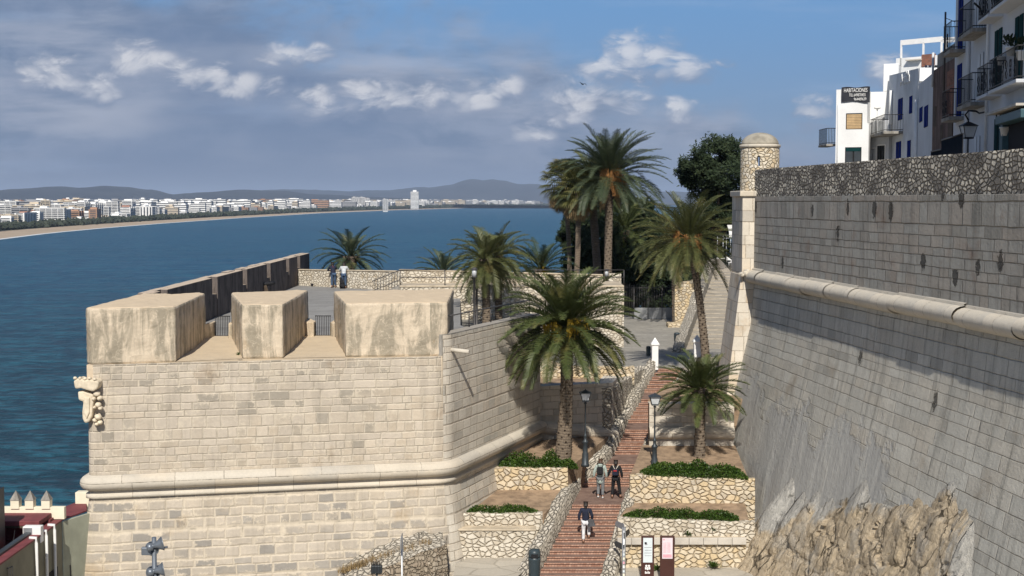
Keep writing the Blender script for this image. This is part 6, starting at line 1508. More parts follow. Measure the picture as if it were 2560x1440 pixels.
def person(label, loc, yaw, H, P_, top, legs, shoe, hair, coat=None, group=None, hood=False, long_hair=0.0, coat_len=0):
    """P_: dict of joints at 1.70 m height, facing +Y"""
    k = H/1.70; t = thing('person', label, 'person', loc, yaw, group)
    J = []; idx = {}
    def add(n, p, r): idx[n] = len(J); J.append((p[0]*k, p[1]*k, p[2]*k, r*k if not isinstance(r, tuple) else (r[0]*k, r[1]*k)))
    g = lambda n: P_[n]
    add('pel', g('pel'), (.145, .105)); add('waist', g('waist'), (.125, .09)); add('chest', g('chest'), (.155, .105)); add('nb', g('nb'), .06); add('hb', g('hb'), .062); add('head', g('head'), (.078, .098)); add('crown', g('crown'), .06)
    E = [(0, 1), (1, 2), (2, 3), (3, 4), (4, 5), (5, 6)]
    hd = Vector(g('head')); fwd = Vector(g('face')).normalized(); add('nose', hd+fwd*.105+Vector((0, 0, -.01)), .016); E.append((idx['head'], idx['nose'])); add('chin', hd+fwd*.06+Vector((0, 0, -.09)), .04); E.append((idx['head'], idx['chin']))
    for s in 'LR':
        for n, r in (('sh', .062), ('el', .043), ('wr', .03), ('pa', .034)): add(n+s, g(n+s), r)
        E += [(idx['chest'], idx['sh'+s]), (idx['sh'+s], idx['el'+s]), (idx['el'+s], idx['wr'+s]), (idx['wr'+s], idx['pa'+s])]
        pw, pp = Vector(g('wr'+s)), Vector(g('pa'+s)); d = (pp-pw).normalized(); sx_ = Vector((0, 1, 0)) if abs(d.z) > .6 else Vector((1, 0, 0)); inw = d.cross(sx_).normalized()*(1 if s == 'L' else -1)
        for q in range(4):
            b = pp+sx_*(.027-.018*q)+d*.035; L_ = (.062, .072, .067, .052)[q]; add('f%d%s' % (q, s), b, .0095); add('g%d%s' % (q, s), b+d*L_*.55+inw*.008, .0085); add('h%d%s' % (q, s), b+d*L_+inw*.03, .0075)
            E += [(idx['pa'+s], idx['f%d%s' % (q, s)]), (idx['f%d%s' % (q, s)], idx['g%d%s' % (q, s)]), (idx['g%d%s' % (q, s)], idx['h%d%s' % (q, s)])]
        add('t1'+s, pw+d*.03+sx_*.032, .012); add('t2'+s, pw+d*.065+sx_*.05+inw*.015, .0095); E += [(idx['wr'+s], idx['t1'+s]), (idx['t1'+s], idx['t2'+s])]
        for n, r in (('hip', .092), ('kn', .058), ('an', .04), ('toe', .035)): add(n+s, g(n+s), r)
        E += [(idx['pel'], idx['hip'+s]), (idx['hip'+s], idx['kn'+s]), (idx['kn'+s], idx['an'+s]), (idx['an'+s], idx['toe'+s])]
    skin_obj('body', J, E, M['skin'], t)
    S_ = lambda n: tuple(c*k for c in g(n))
    # trousers
    J2 = [(*S_('pel'), (.155*k, .12*k))]; E2 = []
    for s in 'LR':
        i = len(J2); a_ = Vector(S_('an'+s)); kn = Vector(S_('kn'+s)); low = a_.lerp(kn, .12); J2 += [(*S_('hip'+s), .112*k), (*kn, .078*k), (*low, .066*k)]; E2 += [(0, i), (i, i+1), (i+1, i+2)]
    skin_obj('trousers', J2, E2, CM[legs], t)
    # jacket
    dn = Vector(S_('pel')) - Vector((0, -.0, .05*k)); J3 = [(*Vector(S_('waist')), (.16*k, .125*k)), (*Vector(S_('chest')), (.185*k, .135*k)), (*(Vector(S_('nb'))-Vector((0, 0, .03*k))), .085*k), (*dn, (.17*k, .135*k))]; E3 = [(0, 1), (1, 2), (0, 3)]
    if coat_len: J3.append((*(dn+Vector((0, 0, -coat_len*k))), (.185*k, .15*k))); E3.append((3, 4))
    for s in 'LR':
        i = len(J3); w = Vector(S_('wr'+s)); el = Vector(S_('el'+s)); J3 += [(*S_('sh'+s), .086*k), (*el, .066*k), (*w.lerp(el, .08), .050*k)]; E3 += [(1, i), (i, i+1), (i+1, i+2)]
    skin_obj('jacket', J3, E3, CM[top], t)
    hv = Vector(S_('head')); 
    if hood: skin_obj('hood', [(*(hv+Vector((0, -.02, .01))*k), .118*k), (*(hv+Vector((0, -.03, .085))*k), .085*k), (*(Vector(S_('nb'))+Vector((0, -.04, .03))*k), .10*k)], [(0, 1), (0, 2)], CM[top], t)
    m = [(*(hv+(Vector((0, 0, .035))-fwd*.022)*k), (.098*k, .105*k)), (*(hv+(Vector((0, 0, .09))-fwd*.012)*k), .062*k), (*(hv+(Vector((0, 0, -.05))-fwd*.05)*k), .066*k)]; e_ = [(0, 1), (0, 2)]
    if long_hair: m.append((*(hv+(Vector((0, 0, -.05-long_hair))-fwd*.085)*k), .055*k)); e_.append((2, 3))
    skin_obj('hair', m, e_, CM[hair], t)
    for s in 'LR':
        a_, b = Vector(S_('an'+s)), Vector(S_('toe'+s)); d = (b-a_); d2 = Vector((d.x, d.y, 0)).normalized()*.05*k
        skin_obj('shoe', [(*(a_-d2+Vector((0, 0, -.035*k))), .045*k), (*(a_+Vector((0, 0, -.02*k))), .05*k), (*b, (.047*k, .035*k)), (*(b+d2*.9), (.038*k, .026*k))], [(0, 1), (1, 2), (2, 3)], CM[shoe], t)
    return t, k
base = dict(pel=(0, 0, .95), waist=(0, .0, 1.10), chest=(0, .0, 1.30), nb=(0, .0, 1.45), hb=(0, .015, 1.50), head=(0, .025, 1.60), crown=(0, .015, 1.67), face=(0, 1, 0),
  shL=(-.185, 0, 1.40), elL=(-.25, -.03, 1.13), wrL=(-.26, .05, .90), paL=(-.26, .07, .82), shR=(.185, 0, 1.40), elR=(.25, -.03, 1.13), wrR=(.26, .05, .90), paR=(.26, .07, .82),
  hipL=(-.095, 0, .90), knL=(-.10, .03, .49), anL=(-.11, 0, .08), toeL=(-.12, .14, .035), hipR=(.095, 0, .90), knR=(.10, .03, .49), anR=(.11, 0, .08), toeR=(.12, .14, .035))
def pose(**k): d = dict(base); d.update(k); return d
# sage coat walker
w1 = P(1501, 1246, 12.6); yaw = -math.atan2(K[1][1]-K[0][1], K[1][0]-K[0][0])
t, k = person('person in a long pale sage coat with a small black backpack on the landing', (w1.x, w1.y, CZ-12.6), yaw, 1.66,
  pose(knL=(-.10, .10, .50), anL=(-.10, .02, .10), toeL=(-.10, .15, .04), knR=(.10, .02, .49), anR=(.10, -.02, .08), toeR=(.1, .12, .035), elL=(-.27, -.06, 1.14), wrL=(-.28, .0, .92), paL=(-.28, .02, .84)), 'sage', 'greyt', 'shoe_w', 'hairb', long_hair=.06, coat_len=.30)
m = MB(); m.box(-.13, -.29, 1.05, .13, -.13, 1.40); m.build('backpack', CM['black'], t, bevel=.06, bseg=3)
m = MB(); m.box(-.10, -.33, 1.09, .10, -.28, 1.24); m.build('backpack_pocket', CM['black'], t, bevel=.025)
for s in (-1, 1): m = MB(); m.tube([(s*.09, -.15, 1.38), (s*.11, -.02, 1.49), (s*.12, .13, 1.34)], .018, 6); m.build('strap', CM['black'], t)
skin_obj('lowered_hood', [(0, -.07, 1.44, .075), (-.09, -.04, 1.45, .05), (.09, -.04, 1.45, .05)], [(0, 1), (0, 2)], CM['sage'], t)
# black clothed walker
w2 = P(1539, 1246, 12.6)
t, k = person('person all in black with pale backpack straps and a red patch, mid-stride', (w2.x, w2.y, CZ-12.6), yaw, 1.62,
  pose(hipL=(-.09, .0, .90), knL=(-.13, .04, .50), anL=(-.15, -.06, .10), toeL=(-.15, .07, .035), knR=(.15, .06, .51), anR=(.21, .06, .10), toeR=(.25, .20, .035), elL=(-.30, -.04, 1.16), wrL=(-.36, .03, .95), paL=(-.38, .05, .87), elR=(.27, -.03, 1.14), wrR=(.28, .06, .92)), 'black', 'black', 'shoe_b', 'hair', long_hair=.10)
m = MB(); m.box(-.13, -.28, 1.02, .13, -.13, 1.30); m.build('backpack', CM['navy'], t, bevel=.05, bseg=3); m = MB(); m.box(-.07, -.30, 1.21, .07, -.275, 1.27); m.build('red_patch', CM['red'], t)
for s in (-1, 1): m = MB(); m.tube([(s*.02, -.20, 1.28), (s*.07, -.16, 1.36), (s*.12, -.06, 1.45), (s*.12, .12, 1.36)], .016, 6); m.build('strap', CM['strap'], t)
# woman climbing alone
hw = 12.6+RIS*7; w3x = P(1466, 1362, hw); Yw = Y1-0.34*6.5; w3 = (XA(1464, Yw, hw), Yw, CZ-hw)
t, k = person('person in navy jacket and white trousers with a shoulder bag, climbing the lower steps', w3, yaw+.05, 1.66,
  pose(hipL=(-.085, 0, .90), knL=(-.09, .03, .50), anL=(-.09, -.02, .09), toeL=(-.10, .12, .035), hipR=(.10, 0, .90), knR=(.12, .22, .62), anR=(.12, .16, .24), toeR=(.12, .30, .20), elR=(.27, -.04, 1.15), wrR=(.25, .10, .97), paR=(.25, .15, .91), elL=(-.27, -.06, 1.15), wrL=(-.27, .0, .93)), 'navy', 'whitet', 'shoe_b', 'hair', long_hair=.12)
skin_obj('shoulder_bag', [(.20, -.10, 1.02, (.07, .10)), (.22, -.10, .86, (.10, .15)), (.25, -.10, .74, (.08, .14))], [(0, 1), (1, 2)], CM['charc'], t, 1); m = MB(); m.tube([(.16, -.12, 1.05), (.12, -.13, 1.3), (.10, .0, 1.46), (.14, .1, 1.3)], .014, 6); m.build('strap', CM['charc'], t)
# the two men leaning on the parapet
lean = dict(waist=(0, .06, 1.10), chest=(0, .17, 1.27), nb=(0, .26, 1.40), hb=(0, .29, 1.44), head=(0, .32, 1.53), crown=(0, .31, 1.60), shL=(-.19, .22, 1.36), elL=(-.30, .34, 1.12), wrL=(-.14, .50, 1.12), paL=(-.07, .52, 1.12), shR=(.19, .22, 1.36), elR=(.30, .34, 1.12), wrR=(.14, .50, 1.12), paR=(.07, .52, 1.12))
ym = lambda x: lerp(97.6, 91.2, (x-(x_in-.3))/(XA(1002, 90.5, 5)-(x_in-.3)))-.42
for px, lab, args in ((834, 'person in a dark navy jacket leaning on the terrace parapet, head bent', ('navy', 'jeans', 'shoe_b', 'hair')), (860, 'person in a pale grey jacket and jeans leaning on the parapet beside the black dog', ('pale', 'jeans', 'shoe_b', 'hair'))):
    x = XA(px, 95, H_T); x = XA(px, ym(x), H_T); y = ym(x)
    p_ = pose(**lean, anR=(.16, .1, .08), toeR=(.17, .24, .035)) if px == 834 else pose(**lean, anL=(-.15, .05, .08), toeL=(-.16, .18, .035))
    t, k = person(lab, (x, y, CZ-H_T), .35 if px == 834 else .05, 1.80, p_, *args)
    if px == 834: skin_obj('red_patch', [(0, .10, 1.42, .05), (.0, .14, 1.44, .045)], [(0, 1)], CM['red'], t)
# dog
x = XA(856, 94, H_T); y = ym(x)-.35
t = thing('dog', 'curly black dog sitting at the feet of the person in the pale jacket', 'dog', (x, y, CZ-H_T), .4)
skin_obj('body', [(0, -.28, .20, .14), (0, -.05, .34, .135), (0, .14, .46, .12), (0, .22, .60, .075), (0, .27, .72, .085), (0, .40, .70, .04), (.0, -.44, .10, .03), (-.07, .20, .30, .05), (-.07, .22, .05, .032), (-.07, .28, .03, .03), (.07, .20, .30, .05), (.07, .22, .05, .032), (.07, .28, .03, .03),
     (-.13, -.22, .20, .085), (-.14, -.02, .16, .06), (-.14, -.20, .05, .035), (-.14, -.06, .03, .03), (.13, -.22, .20, .085), (.14, -.02, .16, .06), (.14, -.20, .05, .035), (.14, -.06, .03, .03), (-.08, .25, .76, .028), (-.105, .26, .66, .024), (.08, .25, .76, .028), (.105, .26, .66, .024)],
     [(0, 1), (1, 2), (2, 3), (3, 4), (4, 5), (0, 6), (2, 7), (7, 8), (8, 9), (2, 10), (10, 11), (11, 12), (0, 13), (13, 14), (14, 15), (15, 16), (0, 17), (17, 18), (18, 19), (19, 20), (4, 21), (21, 22), (4, 23), (23, 24)], CM['black'], t, 1)
skin_obj('dark_bag', [(0, 0, .12, .12), (.12, 0, .13, .11), (.2, 0, .1, .08)], [(0, 1), (1, 2)], CM['black'], None, 0)
o = bpy.data.objects['dark_bag']; x = XA(777, 96, H_T); o.location = (x, ym(x)-.1, CZ-H_T); tag(o, 'small dark bag lying at the foot of the parapet by the wall end', 'bag')
# old cannon on the terrace behind the middle merlon
cx = XA(640, 84, 6); t = thing('cannon', 'dark old iron cannon standing before the crenellated sea wall', 'cannon', (cx+.3, 84, CZ-H_T), .4)
m = MB(); m.tube([(.9, 0, .95), (.7, 0, .93), (-.3, 0, .85), (-.9, 0, .8), (-1.0, 0, .8)], [.10, .13, .16, .19, .08], 14); m.tube([(.0, -.28, .86), (0, .28, .86)], .05, 8); m.build('barrel', M['iron'], t)
for s in (-.22, .22): m = MB(); m.hexa([(-.9, s-.04, .2), (.5, s-.04, .2), (.5, s+.04, .2), (-.9, s+.04, .2), (-.9, s-.04, .55), (.3, s-.04, .85), (.3, s+.04, .85), (-.9, s+.04, .55)]); m.build('carriage_cheek', M['wood'], t)
for s in (-.32, .32):
    for x_ in (-.65, .3): m = MB(); m.tube([(x_, s-.05, .2), (x_, s+.05, .2)], .2, 14); m.build('wheel', M['wood'], t)

# ---------------------------------------------------------------- white houses on the right
def XY(px, Y): return Vector((XA(px, Y, -2), Y))
def zpx(px, py, Y): return D(px, py, Y).z
class Facade:
    """vertical plane between two plan points a (far/left in view) and b (near/right in view)"""
    def __init__(s, a_, b, thick=6.0): s.a = Vector(a_); s.b = Vector(b); s.d = (s.b-s.a).normalized(); s.n = Vector((s.d.y, -s.d.x)); s.L = (s.b-s.a).length
    def at(s, px):
        k = (px-1280)/F
        # X = k*(Y*cp + h*sp), h ~ -2
        # solve a+d*t
        ax, ay = s.a; return (k*(ay*cp-2*sp_)-ax)/(s.d.x-k*s.d.y*cp)
    def pt(s, t, z, o=0.0): p = s.a+s.d*t+s.n*o; return Vector((p.x, p.y, z))
    def zat(s, px, py): t = s.at(px); return D(px, py, (s.a+s.d*t).y).z
    def block(s, t0, t1, z0, z1, o0, o1, m, Lc):
        m.hexa([s.pt(t0, z0, o1)-Lc, s.pt(t1, z0, o1)-Lc, s.pt(t1, z0, o0)-Lc, s.pt(t0, z0, o0)-Lc, s.pt(t0, z1, o1)-Lc, s.pt(t1, z1, o1)-Lc, s.pt(t1, z1, o0)-Lc, s.pt(t0, z1, o0)-Lc])
    def part(s, name, t0, t1, z0, z1, o0, o1, mat, par, bev=0, top=None):
        m = MB(); Lc = Vector((top or par).location)
        s.block(t0, t1, z0, z1, o0, o1, m, Lc); return m.build(name, M[mat], par, bevel=bev)
    def window(s, px0, px1, py0, py1, par, mat='blue', frame='white', name='window', shutter=False, Z=None, deep=.10):
        t0, t1 = sorted((s.at(px0), s.at(px1))); pm = (px0+px1)/2; z1, z0 = (s.zat(pm, py0), s.zat(pm, py1)) if Z is None else Z
        w = s.part(name, t0, t1, z0, z1, -.05, .012, 'dark', par)
        if frame: s.part_('frame', t0, t1, z0, z1, w, par, frame)
        s.part('leaf', t0+.02, t0+(t1-t0)*.42, z0+.02, z1-.02, .0, .035, mat, w, top=par); s.part('leaf', t0+(t1-t0)*.58, t1-.02, z0+.02, z1-.02, .0, .035, mat, w, top=par)
        return w
    def part_(s, name, t0, t1, z0, z1, w, par, mat):
        m = MB(); Lc = Vector(par.location)
        s.block(t0-.06, t1+.06, z1, z1+.07, 0, .04, m, Lc); s.block(t0-.06, t1+.06, z0-.08, z0, 0, .08, m, Lc); s.block(t0-.06, t0, z0, z1, 0, .04, m, Lc); s.block(t1, t1+.06, z0, z1, 0, .04, m, Lc)
        return m.build(name, M[mat], w)
    def balcony(s, t0, t1, z, par, depth=.8, ht=1.0, dense=0.11, slabmat='concrete', ornate=False, slabt=.16):
        t0, t1 = sorted((t0, t1)); b = s.part('balcony_slab', t0, t1, z-slabt, z, 0, depth, slabmat, par, .02)
        Lc = Vector(par.location); m = MB()
        for zz in (z+.08, z+ht):
            m.tube([s.pt(t0+.03, zz, 0)-Lc, s.pt(t0+.03, zz, depth-.04)-Lc, s.pt(t1-.03, zz, depth-.04)-Lc, s.pt(t1-.03, zz, 0)-Lc], .02, 5, smooth=False)
        def bar(p): m.tube([p+Vector((0, 0, z))-Lc, p+Vector((0, 0, z+ht))-Lc], .009, 4, cap=False)
        n = int((t1-t0)/(dense*1.9))
        for k in range(n+1): q = s.pt(t0+.03+(t1-t0-.06)*k/n, 0, depth-.04); bar(q)
        for tt in (t0+.03, t1-.03):
            nn = int(depth/(dense*1.2))
            for k in range(nn): bar(s.pt(tt, 0, (depth-.04)*k/nn))
        if ornate:
            for k in range(int((t1-t0)/.7)):
                for zz in (.3, .6): c = s.pt(t0+.3+k*.7, z+zz, depth-.04)-Lc; m.tube([c+Vector((s.d.x*.15*math.cos(q), s.d.y*.15*math.cos(q), .14*math.sin(q))) for q in [i*math.pi/4 for i in range(9)]], .014, 4, cap=False)
        m.build('balcony_railing', M['iron'], b); return b
def house(label, name='house', loc=(0, 0, 0), group=None): return thing(name, label, 'house', loc, 0, group)
ZG = CZ+.35
def body(par, f, ztop, mat, depth, name='wall', z0=ZG-.5, t0=0.0, t1=None, o0=0.0):
    return f.part(name, t0, f.L if t1 is None else t1, z0, ztop, -depth, o0, mat, par)
# near tall house (two facades in line)
def fline(px0, Y0, px1, Y1_): return Facade(XY(px0, Y0), XY(px1, Y1_))
f1_ = fline(2382, 60, 2468, 52.3)
H1 = house('tall whitewashed house with blue doors and iron balconies at the start of the near row', loc=(*f1_.pt(f1_.L/2, ZG, -2),))
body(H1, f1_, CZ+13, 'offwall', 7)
for lv, ys in ((3.55, 'L1'), (6.35, 'L2'), (9.2, 'L3')):
    zz = CZ+lv; 
    f1_.balcony(f1_.at(2388), f1_.at(2408), zz, H1, .62, 1.15, .10, ornate=True); f1_.balcony(f1_.at(2429), f1_.at(2466), zz+.25, H1, .62, 1.1, .09)
    f1_.window(2390, 2401, 0, 0, H1, 'blue', None, 'door', Z=(zz, zz+2.25)); f1_.window(2441, 2455, 0, 0, H1, 'greywall', None, 'window', Z=(zz+.25, zz+2.2))
f1_.window(2388, 2399, 0, 0, H1, 'blue', None, 'door', Z=(ZG, ZG+2.3)); f1_.window(2437, 2450, 0, 0, H1, 'greywall', None, 'door', Z=(ZG+.2, ZG+2.2))
for px in (2421, 2470): t_ = f1_.at(px); m = MB(); m.tube([f1_.pt(t_, ZG, .07)-Vector(H1.location), f1_.pt(t_, CZ+12.8, .07)-Vector(H1.location)], .06, 8); m.build('drainpipe', M['greywall'], H1)
f2_ = fline(2468.5, 52.1, 2600, 43.0)
H2 = house('nearest whitewashed house with green doors and long iron balconies at the picture edge', loc=(*f2_.pt(f2_.L/2, ZG, -2),))
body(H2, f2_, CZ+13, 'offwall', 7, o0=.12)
for lv in (3.85, 6.65, 9.4):
    zz = CZ+lv; f2_.balcony(f2_.at(2482), f2_.at(2510), zz, H2, .65, 1.05, .10, ornate=True, slabmat='offwall', slabt=.12); f2_.balcony(f2_.at(2520), f2_.at(2596), zz, H2, .72, 1.05, .10, ornate=True, slabmat='offwall', slabt=.12)
    for px0, px1 in ((2491, 2509), (2542, 2562)): f2_.window(px0, px1, 0, 0, H2, 'green', None, 'door', Z=(zz, zz+2.3)).location = f2_.n.to_3d()*.12
f2_.window(2495, 2514, 0, 0, H2, 'green', None, 'door', Z=(ZG+.6, ZG+2.6)).location = f2_.n.to_3d()*.12
f2_.part('portal', f2_.at(2524), f2_.at(2532), ZG-.3, CZ+3.0, 0, .35, 'teal', H2); f2_.part('portal', f2_.at(2531.8), f2_.at(2600), CZ+2.62, CZ+2.9, 0, .6, 'teal', H2, .02); f2_.part('portal_opening', f2_.at(2533), f2_.at(2600), ZG-.3, CZ+2.61, .0, .16, 'dark', H2); f2_.part('portal_roof', f2_.at(2520), f2_.at(2600), CZ+3.0, CZ+3.08, 0, .75, 'slab', H2)
t_ = f2_.at(2477); m = MB(); m.tube([f2_.pt(t_, ZG, .2)-Vector(H2.location), f2_.pt(t_, CZ+12.8, .2)-Vector(H2.location)], .055, 8); m.build('drainpipe', M['white'], H2)
# dark iron terrace screens at street level
def screen(label, f, p0, p1, z0, z1, o_, dense, grp=None):
    t0, t1 = sorted((f.at(p0), f.at(p1))); c = f.pt(t0, z0, o_); t = thing('terrace_railing', label, 'railing', c, 0, grp); 
    v = f.pt(t1, z0, o_)-c
    for zz in (.1, z1-z0): m = MB(); m.tube([(0, 0, zz), v+Vector((0, 0, zz))], .03, 5); m.build('rail', M['iron'], t)
    n = min(60, int((t1-t0)/dense))
    for k in range(n+1): m = MB(); q = v*(k/n); m.tube([q, q+Vector((0, 0, z1-z0))], .014, 4); m.build('bar', M['iron'], t)
screen('low grey iron railing before the blue door of the near row', f1_, 2401, 2458, ZG-.1, CZ+2.1, 1.2, .12)
screen('dense dark iron terrace screen before the green ground-floor door', f2_, 2462, 2527, ZG+.2, CZ+2.35, 1.6, .055)
# pots
def hpot(label, px, py, Y, f=None, fl=True):
    p = D(px, py, Y); t = thing('flower_pot', label, 'flower pot', p, 0, 'white flower pots on the near balconies'); m = MB(); m.lathe((0, 0, 0), [(.11, 0), (.16, .26), (.18, .26), (.18, .31), (0, .29)], 14); m.build('pot', M['white'], t)
    if fl:
        rnd = random.Random(px); m = MB()
        for k in range(70): d = Vector((rnd.gauss(0, .13), rnd.gauss(0, .13), rnd.uniform(.05, .42))); m.quad(Vector((0, 0, .27))+d*.7, Vector((.03, 0, .3))+d, Vector((.02, .02, .36))+d, Vector((-.03, 0, .32))+d)
        m.build('plant', M['pine'], t)
hpot('white flower pot with a dark plant hanging low before the green ground-floor door', 2511, 340, 47.4); hpot('small white pot on the corner of the first-floor balcony', 2503, 163, 48.3, fl=False); hpot('large white pot with a dark plant at the picture edge', 2552, 150, 45.2); hpot('dark plant in a pot above the first-floor balcony railing', 2526, 140, 46.6)
# wall lamp on its bracket
lc_ = D(2420, 345, 50.5); t = thing('wall_lantern', 'old iron wall lantern hanging from a curved bracket over the rampart', 'street lamp', (lc_.x, lc_.y, lc_.z)); m = MB(); mg = MB(); lantern(m, mg, (0, 0, 0), .5, .62); m.build('lantern_frame', M['iron'], t); mg.build('lantern_glass', M['lampglass'], t)
e_ = f1_.pt(f1_.at(2467), 0, .05); q = Vector((e_.x, e_.y, zpx(2465, 282, e_.y)))-lc_; m = MB(); m.tube([(0, 0, .66), (-.12, 0, .85), (0, 0, 1.0), (.25, -.05, .98), q*.6+Vector((0, 0, .35)), q*.92+Vector((0, 0, .1)), q], .035, 7); m.tube([(0, 0, -.02), (0, 0, -1.0)], .025, 6)
m.build('bracket', M['iron'], t)
for py, lab in ((95, 'curved iron pipe bracket high on the near row'),):
    e_ = f2_.pt(f2_.at(2476), 0, .15); a_ = D(2436, 8, 50.3); b = Vector((e_.x, e_.y, zpx(2476, 25, e_.y))); t = MB(); t.tube([Vector((0, 0, 0)), (b-a_)*.4+Vector((0, 0, -.1)), (b-a_)*.55+Vector((0, 0, -.35)), b-a_], .04, 7); o = t.build('wall_bracket', M['iron']); o.location = a_; tag(o, lab, 'bracket')

# brown ruined brick house
f3_ = fline(2330, 67, 2386, 60.6); H3 = house('brown unrendered brick house squeezed between white houses', loc=(*f3_.pt(1, ZG, -2),))
zt3 = zpx(2340, 172, 66); body(H3, f3_, zt3, 'brownwall', 5.5, o0=.02)
f3_.part('upper_wall', f3_.at(2333), f3_.at(2375), zt3-.02, zpx(2350, 128, 65), -5, -.1, 'concrete', H3); f3_.part('brick_pier', f3_.at(2366), f3_.at(2384), zpx(2370, 290, 62), zpx(2370, 176, 62), .021, .06, 'redbrick', H3)
for px0, px1, py0, py1 in ((2334, 2340, 265, 318), (2350, 2357, 310, 360), (2336, 2344, 378, 392)): f3_.window(px0, px1, py0, py1, H3, 'wood', None)
f3_.part('door', f3_.at(2372), f3_.at(2382), zpx(2376, 358, 62), zpx(2376, 302, 62), .021, .06, 'wood', H3)
t_ = f3_.at(2333); m = MB(); m.tube([f3_.pt(t_, zpx(2333, 215, 66), .1)-Vector(H3.location), f3_.pt(t_, zpx(2333, 128, 66), .1)-Vector(H3.location)], .06, 8); m.build('flue', M['greywall'], H3)
m = MB(); c = D(2362, 118, 63); 
t = thing('antenna_mast', 'thin rooftop antenna mast beside the highest ornate balcony', 'antenna', (c.x, c.y, CZ+5)); m.tube([(0, 0, 0), (0, 0, zpx(2362, 30, 63)-CZ-5)], .045, 6); m.tube([(0, 0, zpx(2362, 45, 63)-CZ-5), (.45, 0, zpx(2380, 55, 63)-CZ-5)], .015, 5); m.build('mast', M['rail'], t)
tree_c = D(2350, 108, 68)
# bluish white house
f4_ = fline(2292, 74.5, 2330, 67.2); H4 = house('bluish white house with narrow blue windows left of the brown brick house', loc=(*f4_.pt(1, ZG, -2),)); body(H4, f4_, zpx(2310, 198, 71), 'offwall', 5)
for a4 in ((2297, 2304, 268, 305), (2309, 2318, 264, 318)): f4_.window(*a4, H4, 'blue', None)
f4_.window(2306, 2314, 390, 400, H4, 'blue', None)
t_ = f4_.at(2289.6) if False else .05; m = MB(); m.tube([f4_.pt(t_, ZG, .08)-Vector(H4.location), f4_.pt(t_, zpx(2290, 248, 74), .08)-Vector(H4.location)], .09, 8); m.build('drainpipe', M['white'], H4)
# house with the lettering
f5_ = fline(2219, 84, 2291.5, 74.7); H5 = house('grey-shaded white house with raised lettering, blue doors and a small balcony', loc=(*f5_.pt(2, ZG, -2),))
z5 = zpx(2255, 182, 79); m = MB(); L5 = Vector(H5.location)
t1 = f5_.L
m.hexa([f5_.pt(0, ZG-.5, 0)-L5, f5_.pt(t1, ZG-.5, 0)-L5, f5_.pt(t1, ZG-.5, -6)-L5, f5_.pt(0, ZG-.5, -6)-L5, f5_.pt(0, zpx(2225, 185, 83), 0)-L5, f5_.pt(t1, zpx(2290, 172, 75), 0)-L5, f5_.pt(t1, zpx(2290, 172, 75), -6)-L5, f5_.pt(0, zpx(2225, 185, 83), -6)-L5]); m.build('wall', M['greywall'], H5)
f5_.part('parapet_return', f5_.L-.15, f5_.L+.25, zpx(2290, 205, 75), zpx(2290, 172, 75), -5, -.02, 'whitewall', H5)
for a5 in ((2243, 2254, 246, 300), (2271, 2278, 240, 284), (2240, 2252, 354, 400), (2268, 2276, 351, 393)): f5_.window(*a5, H5, 'blue', None)
f5_.balcony(f5_.at(2219), f5_.at(2256), zpx(2240, 332, 81), H5, 1.1, .95, .12)
tt_ = f5_.at(2260); ang = math.atan2(f5_.d.y, f5_.d.x)
for txt, py, sz, dt, xs_ in (('CASA', 192, .42, .6, .9), ('Anita', 210, .95, 0, 1.5)):
    yq = (f5_.a+f5_.d*tt_).y; text_mesh(txt, sz, M['whitewall'], H5, f5_.pt(tt_+dt, zpx(2260, py, yq), .03)-L5, (R(90), 0, ang), .03, 'lettering', 'CENTER', xs_)
m = MB(); t_ = f5_.at(2228.5); m.tube([f5_.pt(t_, zpx(2229, 310, 82), .1)-L5, f5_.pt(t_, zpx(2229, 224, 82), .1)-L5], .10, 8); m.build('chimney_pipe', M['whitewall'], H5)
# small terrace house in front
f6_ = fline(2168, 84.5, 2221, 82.5); H6 = house('low grey rendered annex with a glazed front and small roof terrace', loc=(*f6_.pt(1, ZG, -1),)); zt6 = zpx(2190, 332, 83); body(H6, f6_, zt6, 'greywall', 2.5)
f6_.window(2176, 2189, 372, 403, H6, 'lampglass', 'white'); f6_.window(2193, 2212, 364, 403, H6, 'glass', 'white')
for a_, b in ((2178, 2191), (2204, 2219)): f6_.part('terrace_wall', f6_.at(a_), f6_.at(b), zt6, zt6+.75, -.2, -.02, 'greywall', H6, .02)
for a_, b in ((2192, 2203),): f6_.part('glass_screen', f6_.at(a_), f6_.at(b), zt6, zt6+.75, -.1, -.06, 'lampglass', H6)
p = D(2192, 332, 83.5); t = thing('terrace_lamp', 'slim white street lamp on the small roof terrace', 'street lamp', (p.x, p.y, zt6)); m = MB(); m.tube([(0, 0, 0), (0, 0, zpx(2192, 270, 83)-zt6)], .035, 8); m.build('post', M['greywall'], t); m = MB(); hh = zpx(2192, 270, 83)-zt6; m.lathe((0, 0, 0), [(.08, hh-.05), (.22, hh+.02), (.2, hh+.1), (0, hh+.16)], 12); m.build('lamp_head', M['white'], t)
